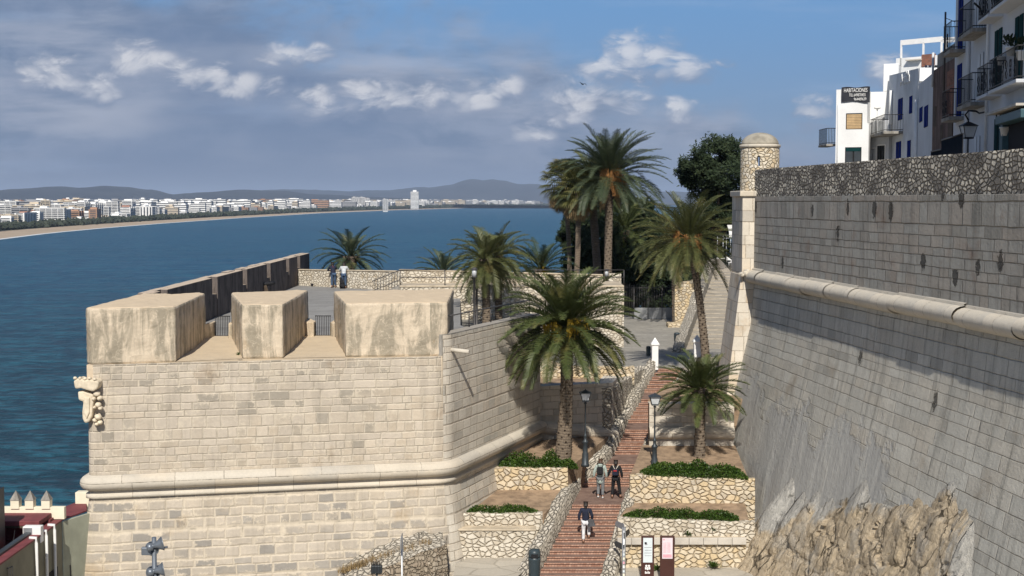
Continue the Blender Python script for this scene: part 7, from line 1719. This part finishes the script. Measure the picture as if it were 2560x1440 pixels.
# sunlit house with the banner
a_, b = XY(2088, 83.0), XY(2166, 82.4); f7_ = Facade(a_, b); H7 = house('brilliant white house with a tan shutter and a black banner', loc=(*f7_.pt(1, ZG, -2),))
z7 = zpx(2120, 224, 83); L7 = Vector(H7.location); body(H7, f7_, z7, 'whitewall', 4); 
for z_, t_ in ((z7, 0),): pass
tB0, tB1 = f7_.at(2197), f7_.at(2236)
m = MB(); f7_.block(f7_.L, tB1, ZG-.5, z7-.01, -4, -2.4, m, L7); m.build('side_wall', M['whitewall'], H7); m = MB(); f7_.block(tB0, tB1, z7-.01, zpx(2210, 162, 85), -5, -2.4, m, L7); m.build('stair_tower', M['whitewall'], H7, bevel=.04)
m = MB(); f7_.block(f7_.L, f7_.L+.1, ZG-.5, zpx(2166, 310, 83), -2, .0, m, L7); m.build('edge_pier', M['whitewall'], H7)
w = f7_.part('window', f7_.at(2113), f7_.at(2154), f7_.zat(2133, 323), f7_.zat(2133, 283), -.05, .01, 'dark', H7); f7_.part('roller_shutter', f7_.at(2115), f7_.at(2152), f7_.zat(2133, 322), f7_.zat(2133, 286), .0, .03, 'shutter', w, top=H7)
for k in range(9): zz = lerp(f7_.zat(2133, 322), f7_.zat(2133, 286), k/9); f7_.part('slat_line', f7_.at(2115), f7_.at(2152), zz, zz+.015, .03, .036, 'wood', w, top=H7)
w = f7_.part('window', f7_.at(2112), f7_.at(2153), ZG, f7_.zat(2133, 368), -.05, .01, 'dark', H7); f7_.part('pane', f7_.at(2114), f7_.at(2131), ZG, f7_.zat(2133, 378), .0, .03, 'lampiron', w, top=H7); f7_.part('pane', f7_.at(2135), f7_.at(2151), ZG, f7_.zat(2133, 378), .0, .03, 'lampiron', w, top=H7); f7_.part('blind_box', f7_.at(2114), f7_.at(2151), f7_.zat(2133, 378), f7_.zat(2133, 370), .0, .05, 'green', w, top=H7)
t_ = .12; m = MB(); m.tube([f7_.pt(t_, ZG, .05)-L7, f7_.pt(t_, f7_.zat(2092, 262), .05)-L7], .035, 6); m.build('downpipe', M['greywall'], H7)
# side balcony on the left
sb = Facade(XY(2087, 86.5), XY(2088, 83.3)); m = MB(); zb = zpx(2075, 360, 84); w_ = abs(XA(2087, 84, -2)-XA(2063, 84, -2)); c = XY(2087, 84)
m.box(c.x-w_-L7.x, c.y-.2-L7.y, zb-.14-L7.z, c.x-L7.x, c.y+2.0-L7.y, zb-L7.z); q = m.build('balcony_slab', M['concrete'], H7, bevel=.02); m = MB()
for zz in (zb+.06, zb+.95): m.tube([(c.x-L7.x, c.y-.17-L7.y, zz-L7.z), (c.x-w_+.03-L7.x, c.y-.17-L7.y, zz-L7.z), (c.x-w_+.03-L7.x, c.y+1.9-L7.y, zz-L7.z)], .022, 5, smooth=False)
for k in range(7): x_ = c.x-w_+.03+(w_-.03)*k/6; m.tube([(x_-L7.x, c.y-.17-L7.y, zb-L7.z), (x_-L7.x, c.y-.17-L7.y, zb+.95-L7.z)], .014, 4)
for k in range(12): y_ = c.y-.17+2.07*k/11; m.tube([(c.x-w_+.03-L7.x, y_-L7.y, zb-L7.z), (c.x-w_+.03-L7.x, y_-L7.y, zb+.95-L7.z)], .014, 4)
m.build('balcony_railing', M['iron'], q)
# banner
pb0, pb1 = f7_.at(2101), f7_.at(2172); zb1, zb0 = f7_.zat(2136, 218), f7_.zat(2136, 255); bn = thing('banner', 'black banner offering rooms with telephone numbers in white letters', 'banner', f7_.pt(pb0, zb0, .08)); Lb = Vector(bn.location)
m = MB(); rows = []; n = 16
for i in range(n+1):
    r = []
    for j in range(5):
        f = i/n; zz = lerp(zb0, zb1, j/4)+.05*math.sin(f*5)*(1 if j == 0 else 0)+(.03*math.sin(f*9) if j == 4 else 0); r.append(m.vert(f7_.pt(lerp(pb0, pb1, f), zz, .08+.02*math.sin(f*9+j))-Lb))
    rows.append(r)
for i in range(n):
    for j in range(4): m.face((rows[i][j], rows[i+1][j], rows[i+1][j+1], rows[i][j+1]), None, True)
m.build('cloth', M['banner'], bn)
ang7 = math.atan2(f7_.d.y, f7_.d.x); Wb = pb1-pb0; Hb = zb1-zb0
text_mesh('HABITACIONES', .33, M['white'], bn, f7_.pt(pb0+Wb*.5, zb0+Hb*.66, .13)-Lb, (R(90), 0, ang7), .004, 'lettering', 'CENTER', .60)
text_mesh('TEL.649870455', .25, M['white'], bn, f7_.pt(pb0+Wb*.56, zb0+Hb*.37, .13)-Lb, (R(90), 0, ang7), .004, 'lettering', 'CENTER', .62)
text_mesh('964489639', .24, M['white'], bn, f7_.pt(pb0+Wb*.66, zb0+Hb*.09, .13)-Lb, (R(90), 0, ang7), .004, 'lettering', 'CENTER', .68)
# rear white block with pergola
f8_ = Facade(XY(2235, 88), XY(2336, 86)); H8 = house('white rooftop block with a brick parapet under a white pergola', loc=(*f8_.pt(1, ZG, -2),)); z8 = zpx(2280, 142, 87); body(H8, f8_, z8, 'whitewall', 4); L8 = Vector(H8.location)
f8_.part('brick_parapet', f8_.at(2299), f8_.at(2332), f8_.zat(2315, 166), z8+.1, -.1, .03, 'redbrick', H8); f8_.part('ledge', f8_.at(2264), f8_.at(2300), f8_.zat(2280, 152), f8_.zat(2280, 149), 0, .3, 'slab', H8)
t = thing('pergola', 'white metal pergola frame on the highest roof terrace', 'pergola', f8_.pt(.3, z8, -.2)); Lp = Vector(t.location); zp1, zp2 = f8_.zat(2260, 112), f8_.zat(2310, 96)
tp = [f8_.at(x) for x in (2245, 2300, 2345)]
for x_, o_, z_ in ((tp[0], .0, zp1), (tp[1], .0, zp1+.05), (tp[1], -3, zp2), (tp[2], 0, zp1+.1)): m = MB(); f8_.block(x_, x_+.10, z8-1.2, z_, o_-.1, o_, m, Lp); m.build('post', M['white'], t)
for o_, z_ in ((0, zp1), (-3, zp2)): m = MB(); f8_.block(tp[0] if o_ == 0 else tp[1]-.3, tp[2]+.1, z_, z_+.32, o_-.1, o_, m, Lp); m.build('beam', M['white'], t)
for x_ in (tp[0], tp[1]): m = MB(); m.tube([f8_.pt(x_+.05, zp1+.2, 0)-Lp, f8_.pt(x_+.6, zp2+.2, -3)-Lp], .05, 5); m.build('rafter', M['greywall'], t)
# washing
for k in range(3):
    px = 2312+k*7; p = D(px, 163, 75.5); m = MB(); rows = []
    for i in range(4):
        rows.append([m.vert((i*.13, .03*math.sin(i*2+j), -j*.28)) for j in range(5)])
    for i in range(3):
        for j in range(4): m.face((rows[i][j], rows[i+1][j], rows[i+1][j+1], rows[i][j+1]), None, True)
    o = m.build('laundry', [CM['navy'], CM['pale'], CM['black']][k]); o.location = p; tag(o, ['navy', 'pale', 'black'][k]+' piece of washing hanging over the bluish white house', 'laundry')

# ---------------------------------------------------------------- houses at the bottom left
hR = 11.5
Hl = thing('roof_house', 'house with a red painted roof court, olive walls and white waste pipes', 'house', (-17.5, 47, CZ-17.4)); LL = Vector(Hl.location)
xR = P(155, 1302, hR); yF = xR.y; xW = xR.x
def hb(name, x0, y0, h0, x1, y1, h1, mat, bev=0, par=None): m = MB(); m.box(min(x0, x1)-LL.x, min(y0, y1)-LL.y, CZ-max(h0, h1)-LL.z, max(x0, x1)-LL.x, max(y0, y1)-LL.y, CZ-min(h0, h1)-LL.z); return m.build(name, M[mat], par or Hl, bevel=bev)
yN = P(25, 1380, hR).y-4
hb('right_wall', xW-.25, yN, hR, xW, yF, 17.5, 'olive'); hb('right_wall_coping', xW-.32, yN, hR-.06, xW+.03, yF, hR-.001, 'redroof')
xLft = P(-60, 1300, hR).x-1
hS = 11.18; yB_ = P(80, 1282, hS).y
# roof slab at the back, court in front
yC = P(80, 1303, hS).y
hb('roof_slab', xLft, yC, hS, xW-.33, yB_, hS+.17, 'redroof', .02); hb('court_floor', xLft, yN, 12.08, xW-.26, yB_-.3, 12.3, 'redroof'); hb('court_rear_wall', xLft, yB_-.35, hS+.171, xW-.26, yB_, 12.75, 'redroof'); 
hb('court_side_wall', P(14, 1330, 12).x-.3, yN+2.0, hS+.18, P(14, 1330, 12).x, yC, 12.75, 'redroof'); hb('under_beam', xLft, yC+.02, hS+.171, xW-.34, yC+.2, hS+.25, 'wood')
# crenellated cream parapet with posts
yP = yB_+.02; hb('cream_parapet', P(8, 1272, 11.2).x, yP, 10.98, P(165, 1280, 11.2).x, yP+.22, 11.42, 'cream', .01)
for k, px in enumerate((38, 74, 115)):
    x = XA(px, yP, 11); zt_ = CZ-10.98; zp_ = zpx(px, 1227, yP)
    m = MB(); s = .15; zc_ = zp_-.34
    m.box(x-s-LL.x, yP-.05-LL.y, zt_-.05-LL.z, x+s-LL.x, yP+.25-LL.y, zc_-LL.z); q = m.build('parapet_post', M['cream'], Hl); m = MB(); i = 0; c_ = Vector((x, yP+.10, 0))-Vector((LL.x, LL.y, 0))
    m.v += [(c_.x-s-.02, c_.y-s-.02, zc_-LL.z), (c_.x+s+.02, c_.y-s-.02, zc_-LL.z), (c_.x+s+.02, c_.y+s+.02, zc_-LL.z), (c_.x-s-.02, c_.y+s+.02, zc_-LL.z), (c_.x, c_.y, zp_-LL.z)]
    for j in range(4): m.face((j, (j+1) % 4, 4))
    m.build('post_cap', M['concrete'], q)
# right roof and greenish rear wall
xg = C1[0]-.45; yS = max(yF, 50.3); m = MB(); g0 = P(156, 1302, hR); g1 = (C1[0]+.35, yS+.25); m.prism([(q[0]-LL.x, q[1]-LL.y) for q in ((g0.x, g0.y-.02), g1, (g1[0], g1[1]+.3), (g0.x, g0.y+.3))], 17.4-17.4, CZ-hR-.035-LL.z); m.build('sage_wall', M['sage'], Hl)
m = MB(); zr = CZ-hR+.02; p4 = [P(150, 1302, hR), P(216, 1276, hR-.02), P(216, 1257, hR-.02), P(190, 1257, hR), P(140, 1276, hR)]
m.prism([(p.x-LL.x, p.y-LL.y+(.04 if i_ < 2 else 0)) for i_, p in enumerate(p4)], zr-.05-LL.z, zr-LL.z); m.build('rear_roof', M['redroof'], Hl)
pw = P(186, 1262, hR); hb('white_upstand', pw.x, pw.y+.1, hR-.45, xg+1, pw.y+.5, hR+.3, 'cream', .02)
# pipes
for k, (y_, lo) in enumerate(((P(76, 1350, hR).y-.1, 17.4), (yF-1.9, 14.9), (yF-1.05, 17.4))):
    m = MB(); x_ = xW+.08; r = .055; m.tube([(xW-.15-LL.x, y_-LL.y, CZ-hR+.1-LL.z), (x_-LL.x, y_-LL.y, CZ-hR+.10-LL.z), (x_-LL.x, y_-LL.y, CZ-hR-.08-LL.z), (x_-LL.x, y_-LL.y, CZ-lo-LL.z)], r, 8); m.build('waste_pipe', M['white'], Hl)
m = MB(); m.box(xW-.5-LL.x, yN+1.2-LL.y, CZ-hR+.0-LL.z, xW-.3-LL.x, P(100, 1330, hR).y-LL.y, CZ-hR+.16-LL.z); m.build('duct', M['lampiron'], Hl, bevel=.03)
for y0, y1 in ((yF-1.7, yF-.6), (yF-3.6, yF-2.4)): hb('dark_window', xW+.001, y0, 13.0, xW+.02, y1, 17.0, 'dark')
# things in the court
t = thing('air_conditioner', 'white air conditioning unit in the red roof court', 'air conditioner', (XA(63, yC-.7, 12), yC-.9, CZ-12.08)); m = MB(); m.box(0, 0, .35, .62, .3, .92); m.build('casing', M['white'], t, bevel=.02); m = MB(); m.box(.03, -.012, .4, .33, 0, .88); m.build('grille', M['steel'], t); m = MB(); m.tube([(.05, .15, 0), (.05, .15, .36)], .03, 5); m.tube([(.55, .15, 0), (.55, .15, .36)], .03, 5); m.build('stand', M['steel'], t)
p = (XA(38, yC-1.0, 12.5), yC-1.0, CZ-12.08); t = thing('bucket', 'red bucket in the red roof court', 'bucket', p); m = MB(); m.lathe((0, 0, 0), [(.10, 0), (.13, .3), (.14, .3), (.12, .28), (0, .1)], 14); m.build('pail', M['orange'], t); m = MB(); m.tube([(-.13, 0, .28), (-.09, 0, .42), (.09, 0, .42), (.13, 0, .28)], .008, 5); m.build('handle', M['iron'], t)
p = (XA(50, yC-1.1, 12.5), yC-1.1, CZ-12.08); t = thing('tub', 'white plastic tub beside the red bucket', 'tub', p); m = MB(); m.lathe((0, 0, 0), [(.15, 0), (.18, .34), (.2, .34), (.17, .32), (0, .1)], 16); m.build('body', M['white'], t)
p = (XA(30, yC-1.2, 12.5), yC-1.2, CZ-12.08); t = thing('folding_chair', 'dark folding chair at the left of the red bucket', 'chair', p)
for s in (0, .38): m = MB(); m.tube([(s, 0, 0), (s, .35, .8)], .014, 5); m.tube([(s, .35, 0), (s, .0, .42)], .014, 5); m.build('leg', M['iron'], t)
m = MB(); m.box(0, 0, .40, .38, .36, .43); m.build('seat', M['orange'], t)
# dark house edge at the far left and its railing
xD = P(10, 1180, 9.5); t = thing('dark_house', 'dark brown house edge with a roof cap at the far left', 'house', (xD.x-3, 44, CZ-17.4)); m = MB(); xe = XA(9, 46, 9); m.box(xe-3-t.location.x, 0, 0, xe-t.location.x, 2, zpx(5, 1232, 45)-(CZ-17.4)); m.build('wall', M['lampiron'], t); m = MB(); zz = zpx(5, 1192, 45)-(CZ-17.4); xk = XA(7, 46, 9)-t.location.x
m.hexa([(xk-3, 1.1, zz-.12), (xk, 1.1, zz-.12), (xk, 1.6, zz-.12), (xk-3, 1.6, zz-.12), (xk-3, 1.1, zz+.2), (xk-.12, 1.1, zz+.2), (xk-.12, 1.6, zz+.2), (xk-3, 1.6, zz+.2)]); m.build('chimney_cap', M['tile'], t); m = MB(); m.tube([(xk-.5, -.05, zpx(5, 1273, 45)-(CZ-17.4)), (xk+.12, -.05, zpx(12, 1268, 45)-(CZ-17.4))], .06, 8); m.build('pipe', M['white'], t)
m = MB(); m.box(xk-1, 1.2, zz-1.6, xk-.25, 1.5, zz-.1); m.build('chimney', M['lampiron'], t)
rx0 = P(-20, 1370, 12.6); t = thing('balcony_railing', 'black iron balcony railing in the lower left corner', 'railing', (XA(-15, 43.2, 12.5), 43.2, CZ-12.9)); vv = Vector((XA(33, 43.2, 12.5)-XA(-15, 43.2, 12.5), 0, .25))
for z_ in (0.0, .95): m = MB(); m.tube([(0, 0, z_), vv+Vector((0, 0, z_))], .022, 5); m.build('rail', M['iron'], t)
for k in range(11): m = MB(); q = vv*(k/10); m.tube([q, q+Vector((0, 0, .95))], .012, 5); m.build('bar', M['iron'], t)
# lane steps behind the house
t = thing('lane_stairs', 'dark lane steps squeezed between olive house and bastion foot', 'stairs', (xW, yF-4, CZ-17.4)); m = MB()
for k in range(9): m.box(.05, 4-.45*(k+1)+.0, 0, 1.5, 4-.45*k, 3.2-.33*k)
m.build('steps', M['concrete'], t)
m = MB(); m.tube([(.3, 3.9, 4.3), (1.0, 1.9, 3.0)], .025, 5); m.build('handrail', M['iron'], t); m = MB(); m.tube([(1.0, 1.9, 3.0), (1.0, 1.9, 1.0)], .025, 5); m.build('handrail_post', M['iron'], t)
# ---------------------------------------------------------------- the resort town along the beach
rc = random.Random(21)
TW = simple('town_white', (0.80, 0.79, 0.77), 0.8, var=0.1, scale=0.05); TC = simple('town_cream', (0.58, 0.50, 0.39), 0.8, var=0.1, scale=0.05); TP = simple('town_terracotta', (0.42, 0.25, 0.16), 0.8, var=0.1, scale=0.05)
TT = simple('town_turquoise', (0.25, 0.55, 0.55), 0.7, var=0.1, scale=0.05); TD = simple('town_window', (0.05, 0.058, 0.07), 0.4, var=0.3, scale=0.2); TG = simple('town_grey', (0.36, 0.36, 0.37), 0.8, var=0.1, scale=.05); TR = simple('town_roof', (0.30, 0.14, 0.09), 0.85, var=0.15, scale=.05)
def block(label, x, y, z, w, d, fl, yaw, wallm, style, group, det):
    """hotel or apartment block: storeys with window bands and balcony slabs"""
    t = thing('apartment_block' if fl > 3 else 'villa', label, 'apartment block' if fl > 3 else 'villa', (x, y, z), yaw, group); H = fl*3.1
    m = MB(); m.box(-w/2, -d/2, -6, w/2, d/2, H)
    m.build('wall', wallm, t)
    for k in range(fl):
        z0 = k*3.1+.9
        if det:
            m = MB()
            if style != 2: m.box(-w/2-.05, -d/2-.12, z0, w/2+.05, d/2+.1, z0+1.5)
            else:
                n = max(3, int(w/5)); 
                m.box(-w/2-.05, -d/2+2, z0, w/2+.08, d/2-2, z0+1.6)
            m.build('window_band', TD, t)
            if style == 0: m = MB(); m.box(-w/2-1.3, -d/2-1.2, z0-1.1, w/2+1.5, d/2, z0-.05); m.build('balcony', wallm, t)
            elif style == 1: m = MB(); m.box(-w/2+1, -d/2-1.4, z0-1.0, w/2+1.4, d/2-3, z0-.0); m.build('balcony', wallm, t)
    if style == 2 and det:
        n = max(2, int(w/6))
        for k in range(n):
            x0 = -w/2+(k+.3)*w/n; m = MB(); m.box(x0, -d/2-.1, 1.2, x0+w/n*.42, -d/2+.2, H-1.0); m.build('window_column', TD, t)
    if style in (0, 1) and det:
        n = max(2, int(w/9)); m = MB()
        for k in range(n+1): m = MB(); x0 = -w/2+w*k/n; m.box(x0-.3, -d/2-1.5, 0, x0+.3, -d/2, H+.6); m.build('fin_wall', wallm, t)
    m = MB(); a_ = rc.uniform(.1, .6); m.box(-w/2+w*a_*.7, -d/2+1.5, H, -w/2+w*a_*.7+w*.25, d/2-1.5, H+rc.choice((2.2, 2.8, 3.4))); m.build('roof_house', wallm if rc.random() > .2 else TR, t)
    m = MB(); m.box(-w/2-.3, -d/2-.3, H, w/2+.3, -d/2+.1, H+.9); m.build('parapet', wallm, t)
    return t
def terr(px, off): 
    s = shore(px); return s
names = {id(TW): 'white', id(TC): 'cream', id(TP): 'terracotta', id(TT): 'turquoise', id(TG): 'grey'}
count = 0
def along(px, depth_px):
    return P(px, depth_px, 36)
# front and back rows
rows = [(66, 12, 18, (3, 7), 1.0), (118, 10, 16, (5, 9), 1), (200, 12, 22, (6, 10), 1), (330, 18, 26, (7, 12), .95), (600, 30, 50, (9, 14), .85)]
town_pts = []
Ls = 0.0; arc = [0.0]
for i in range(1, len(SH)): arc.append(arc[-1]+(SH[i]-SH[i-1]).length)
def on_shore(s):
    for i in range(1, len(SH)):
        if s <= arc[i]:
            f = (s-arc[i-1])/(arc[i]-arc[i-1]); p = SH[i-1].lerp(SH[i], f); t_ = (SH[i]-SH[i-1]).normalized(); return p, t_, Vector((-t_.y, t_.x, 0))
    return SH[-1], Vector((0, 1, 0)), Vector((-1, 0, 0))
def topx(p): 
    c = p.y*cp+(CZ-p.z)*sp_; return 1280+F*p.x/c
nb = 0; LIM = 3000
FB = MB(); FBm = []
def far_block(x, y, z, w, d, fl, yaw, nm):
    mi = {'white': 0, 'cream': 1, 'terracotta': 2, 'turquoise': 0, 'grey': 3}[nm]; H = fl*3.1; Mx = Matrix.Translation((x, y, z)) @ Matrix.Rotation(yaw, 4, 'Z')
    def bx_(a0, b0, c0, a1, b1, c1, k): n0_ = len(FB.f); FB.box(a0, b0, c0, a1, b1, c1, Mx); FBm.extend([k]*(len(FB.f)-n0_))
    bx_(-w/2, -d/2, -6, w/2, d/2, H, mi)
    n = min(fl, 6)
    for k in range(n): z0 = H*(k+.35)/n; bx_(-w/2-.1, -d/2-.1, z0, w/2+.1, d/2+.1, z0+H/n*.42, 4)
    a_ = rc.uniform(-.4, .1); bx_(w*a_, -d/4, H, w*(a_+.3), d/4, H+3, mi)
for ri, (dist, gap0, gap1, (f0, f1), dens) in enumerate(rows):
    s = 60.0*ri
    while s < arc[-3]:
        p, tt, nn = on_shore(s); q = p+nn*(dist+62+rc.uniform(-10, 25)); px = topx(q); D_ = q.y
        w = rc.uniform(18, 50) if D_ < 3200 else rc.uniform(26, 70) if D_ < 5000 else rc.uniform(40, 110); 
        if -60 < px < 1400 and rc.random() < dens and D_ > 0:
            fl = rc.randint(f0, f1); 
            fl = int(fl*(1+min(1.1, max(0, D_-2000)/4000))*rc.uniform(.85, 1.15)) if D_ < 6000 else rc.randint(8, 14)
            zg = 3+dist*.012; fl = max(2, min(fl, int((CZ-zg+(3.5+rc.uniform(-6, 3))/3413*D_)/3.1))); d = rc.uniform(14, 20); r = rc.random(); mt = TW if r < .74 else TC if r < .88 else TG if r < .95 else TP if r < .975 else TT
            st = rc.choice((0, 0, 1, 2)); yaw = math.atan2(tt.y, tt.x)+rc.choice((0, 0, -math.pi/2, -math.pi/2, -math.pi/2))+rc.uniform(-.15, .15)
            det = D_ < 4200; kind_ = 'apartment block' if fl > 3 else 'villa'
            row_n = ['in the row nearest the sand', 'just behind the first beach row', 'in the middle of the distant town', 'well behind the beachfront', 'at the back of the distant town'][ri]
            dn = 'large and nearest' if D_ < 2100 else 'mid-distance' if D_ < 3600 else 'far small' if D_ < 6500 else 'tiny remote'
            wn = 'long' if w > 44 else 'short'; hn = 'low' if fl <= 5 else 'tall' if fl >= 9 else 'mid-rise'
            lab = '%s %s %s %s %s %s' % (dn, hn, wn, names[id(mt)], kind_, row_n)
            if D_ > LIM or nb > 285:
                far_block(q.x, q.y, zg, w, d, fl, yaw, names[id(mt)]); s += w+rc.uniform(gap0, gap1)*1.3; continue
            t = block(lab, q.x, q.y, zg, w, d, fl, yaw, mt, st, None, det)
            t['group'] = '%s %s %s blocks %s' % (dn, hn, wn+' '+names[id(mt)], row_n); nb += 1; town_pts.append(q)
        s += (w+rc.uniform(gap0, gap1)*(1 if D_ < 3000 else 1.6))*(1.0 if D_ < 5500 else 1.5)
for px in range(1010, 1420, 5):
    q = shore(px); q = q+Vector((-q.y*.03, q.y*.05+rc.uniform(80, 900), 0)); far_block(q.x, q.y, 4, rc.uniform(50, 120), 30, rc.randint(3, 8), rc.uniform(-.4, .4), rc.choice(('white', 'white', 'white', 'cream', 'grey')))
for k in range(420):
    px = rc.uniform(-40, 1250); q = shore(px); q = q+Vector((-rc.uniform(300, 1500), rc.uniform(200, 1500), 0)); zg = 8+rc.uniform(0, 8); fl_ = max(3, int((CZ-zg+rc.uniform(-4, 4)/3413*q.y)/3.1)); far_block(q.x, q.y, zg, rc.uniform(25, 60), 20, fl_, rc.uniform(-.6, .6), rc.choice(('white', 'white', 'white', 'cream', 'grey', 'terracotta')))
o = FB.build('distant_town', TW)
for mm_ in (TC, TP, TG, TD): o.data.materials.append(mm_)
for p_, k in zip(o.data.polygons, FBm): p_.material_index = k
tag(o, 'mass of small pale buildings of the far resort town along the bay', 'town', kind='stuff')
# remaining landmarks
def land(px, py, Y, **k):
    p = D(px, 515, Y); ztop_ = D(px, py, Y).z; return p, ztop_
p, zt_ = land(1037, 479, 6300); t = thing('tower_block', 'solitary tall white tower block rising highest over the far town', 'tower block', (p.x, 6300, 4)); w = 20/3413*6300; n = 14; hh = zt_-4
m = MB(); m.box(-w/2, -9, 0, w/2, 9, hh); m.build('wall', TW, t)
for k in range(n): m = MB(); m.box(-w/2-.1, -9.2, 2+k*hh/n, w/2+.1, 9.2, 2+k*hh/n+hh/n*.42); m.build('window_band', TD, t)
m = MB(); m.box(-w*.22, -5, hh, w*.22, 5, hh+7); m.build('roof_house', TW, t)
for k, (px, py, wpx, Y) in enumerate(((888, 493, 16, 5600), (905, 493, 14, 5400), (963, 497, 12, 5200), (975, 499, 9, 5300), (918, 494, 10, 5600), (845, 500, 16, 4700), (115, 500, 20, 2500), (285, 501, 36, 3300), (515, 503, 26, 4300))):
    if 3 <= k <= 5 or k < 2: Y = shore(px).y*1.10+150
    p, zt_ = land(px, py, Y); fl = max(4, int((zt_-4)/3.1)); mt = TC if k == 6 else TW
    block(['pale tower, left of a close pair near the solitary tower', 'pale tower, right of a close pair near the solitary tower', 'slim white tower just left of the solitary tower block', 'lower slim block touching the slim white tower', 'small pale tower right of the close pair', 'white block well left of the tower pair', 'terracotta-topped high block above the left end of the town', 'widest high white block crowning the left part of town', 'pale high block above the dark terraced hotel'][k], p.x, Y, 4, wpx/3413*Y, 16, fl, .2, mt, k % 2, 'landmark blocks of the far town', True)
# the dark trees between beach and town as one distant belt
m = MB(); rt = random.Random(9)
def clump(c, r, n=7):
    for k in range(n):
        a_ = Vector((rt.gauss(0, 1), rt.gauss(0, 1), rt.uniform(.1, 1.3)))*r*.55+c
        u = Vector((rt.uniform(-1, 1), rt.uniform(-1, 1), rt.uniform(-.5, 1))).normalized(); v = u.orthogonal().normalized(); w_ = u.cross(v); q = r*rt.uniform(.35, .7)
        i = len(m.v); m.v += [tuple(a_+u*q), tuple(a_-u*q*.6+v*q), tuple(a_-u*q*.6-v*q*.5+w_*q), tuple(a_-u*q*.6-v*q*.5-w_*q)]; m.f += [(i, i+1, i+2), (i, i+2, i+3), (i, i+3, i+1), (i+1, i+3, i+2)]
s = 0
while s < arc[-8]:
    p, tt, nn = on_shore(s); far = max(1, p.y/2500)
    for dd, pr in ((rt.uniform(66, 80), .98), (rt.uniform(80, 105), .98), (rt.uniform(90, 130), .98), (rt.uniform(110, 180), .95), (rt.uniform(190, 360), .7), (rt.uniform(360, 900), .8)):
        if rt.random() < pr: q = p+nn*dd; clump(Vector((q.x, q.y, 2.5+dd*.01)), rt.uniform(4, 8)*far**.7)
    s += 7*far
o = m.build('coastal_trees', M['coasttree']); tag(o, 'dark belt of distant trees between the beach and the town', 'trees', kind='stuff')
# ---------------------------------------------------------------- haze
hm = bpy.data.materials.new('haze'); hm.use_nodes = True; t = NT(hm.node_tree); t.n.clear()
ho = t.new('ShaderNodeOutputMaterial'); hv = t.new('ShaderNodeVolumePrincipled'); t.l.new(hv.outputs[0], ho.inputs['Volume'])
hv.inputs['Color'].default_value = (0.62, 0.76, 1.0, 1); hv.inputs['Density'].default_value = 0.000036; hv.inputs['Anisotropy'].default_value = 0.0
m = MB(); m.box(-62000, -3500, -2.5, 62000, 71000, 520)
o = m.build('haze', hm); tag(o, kind='stuff', label='thin pale sea haze filling the air over the bay', cat='haze')
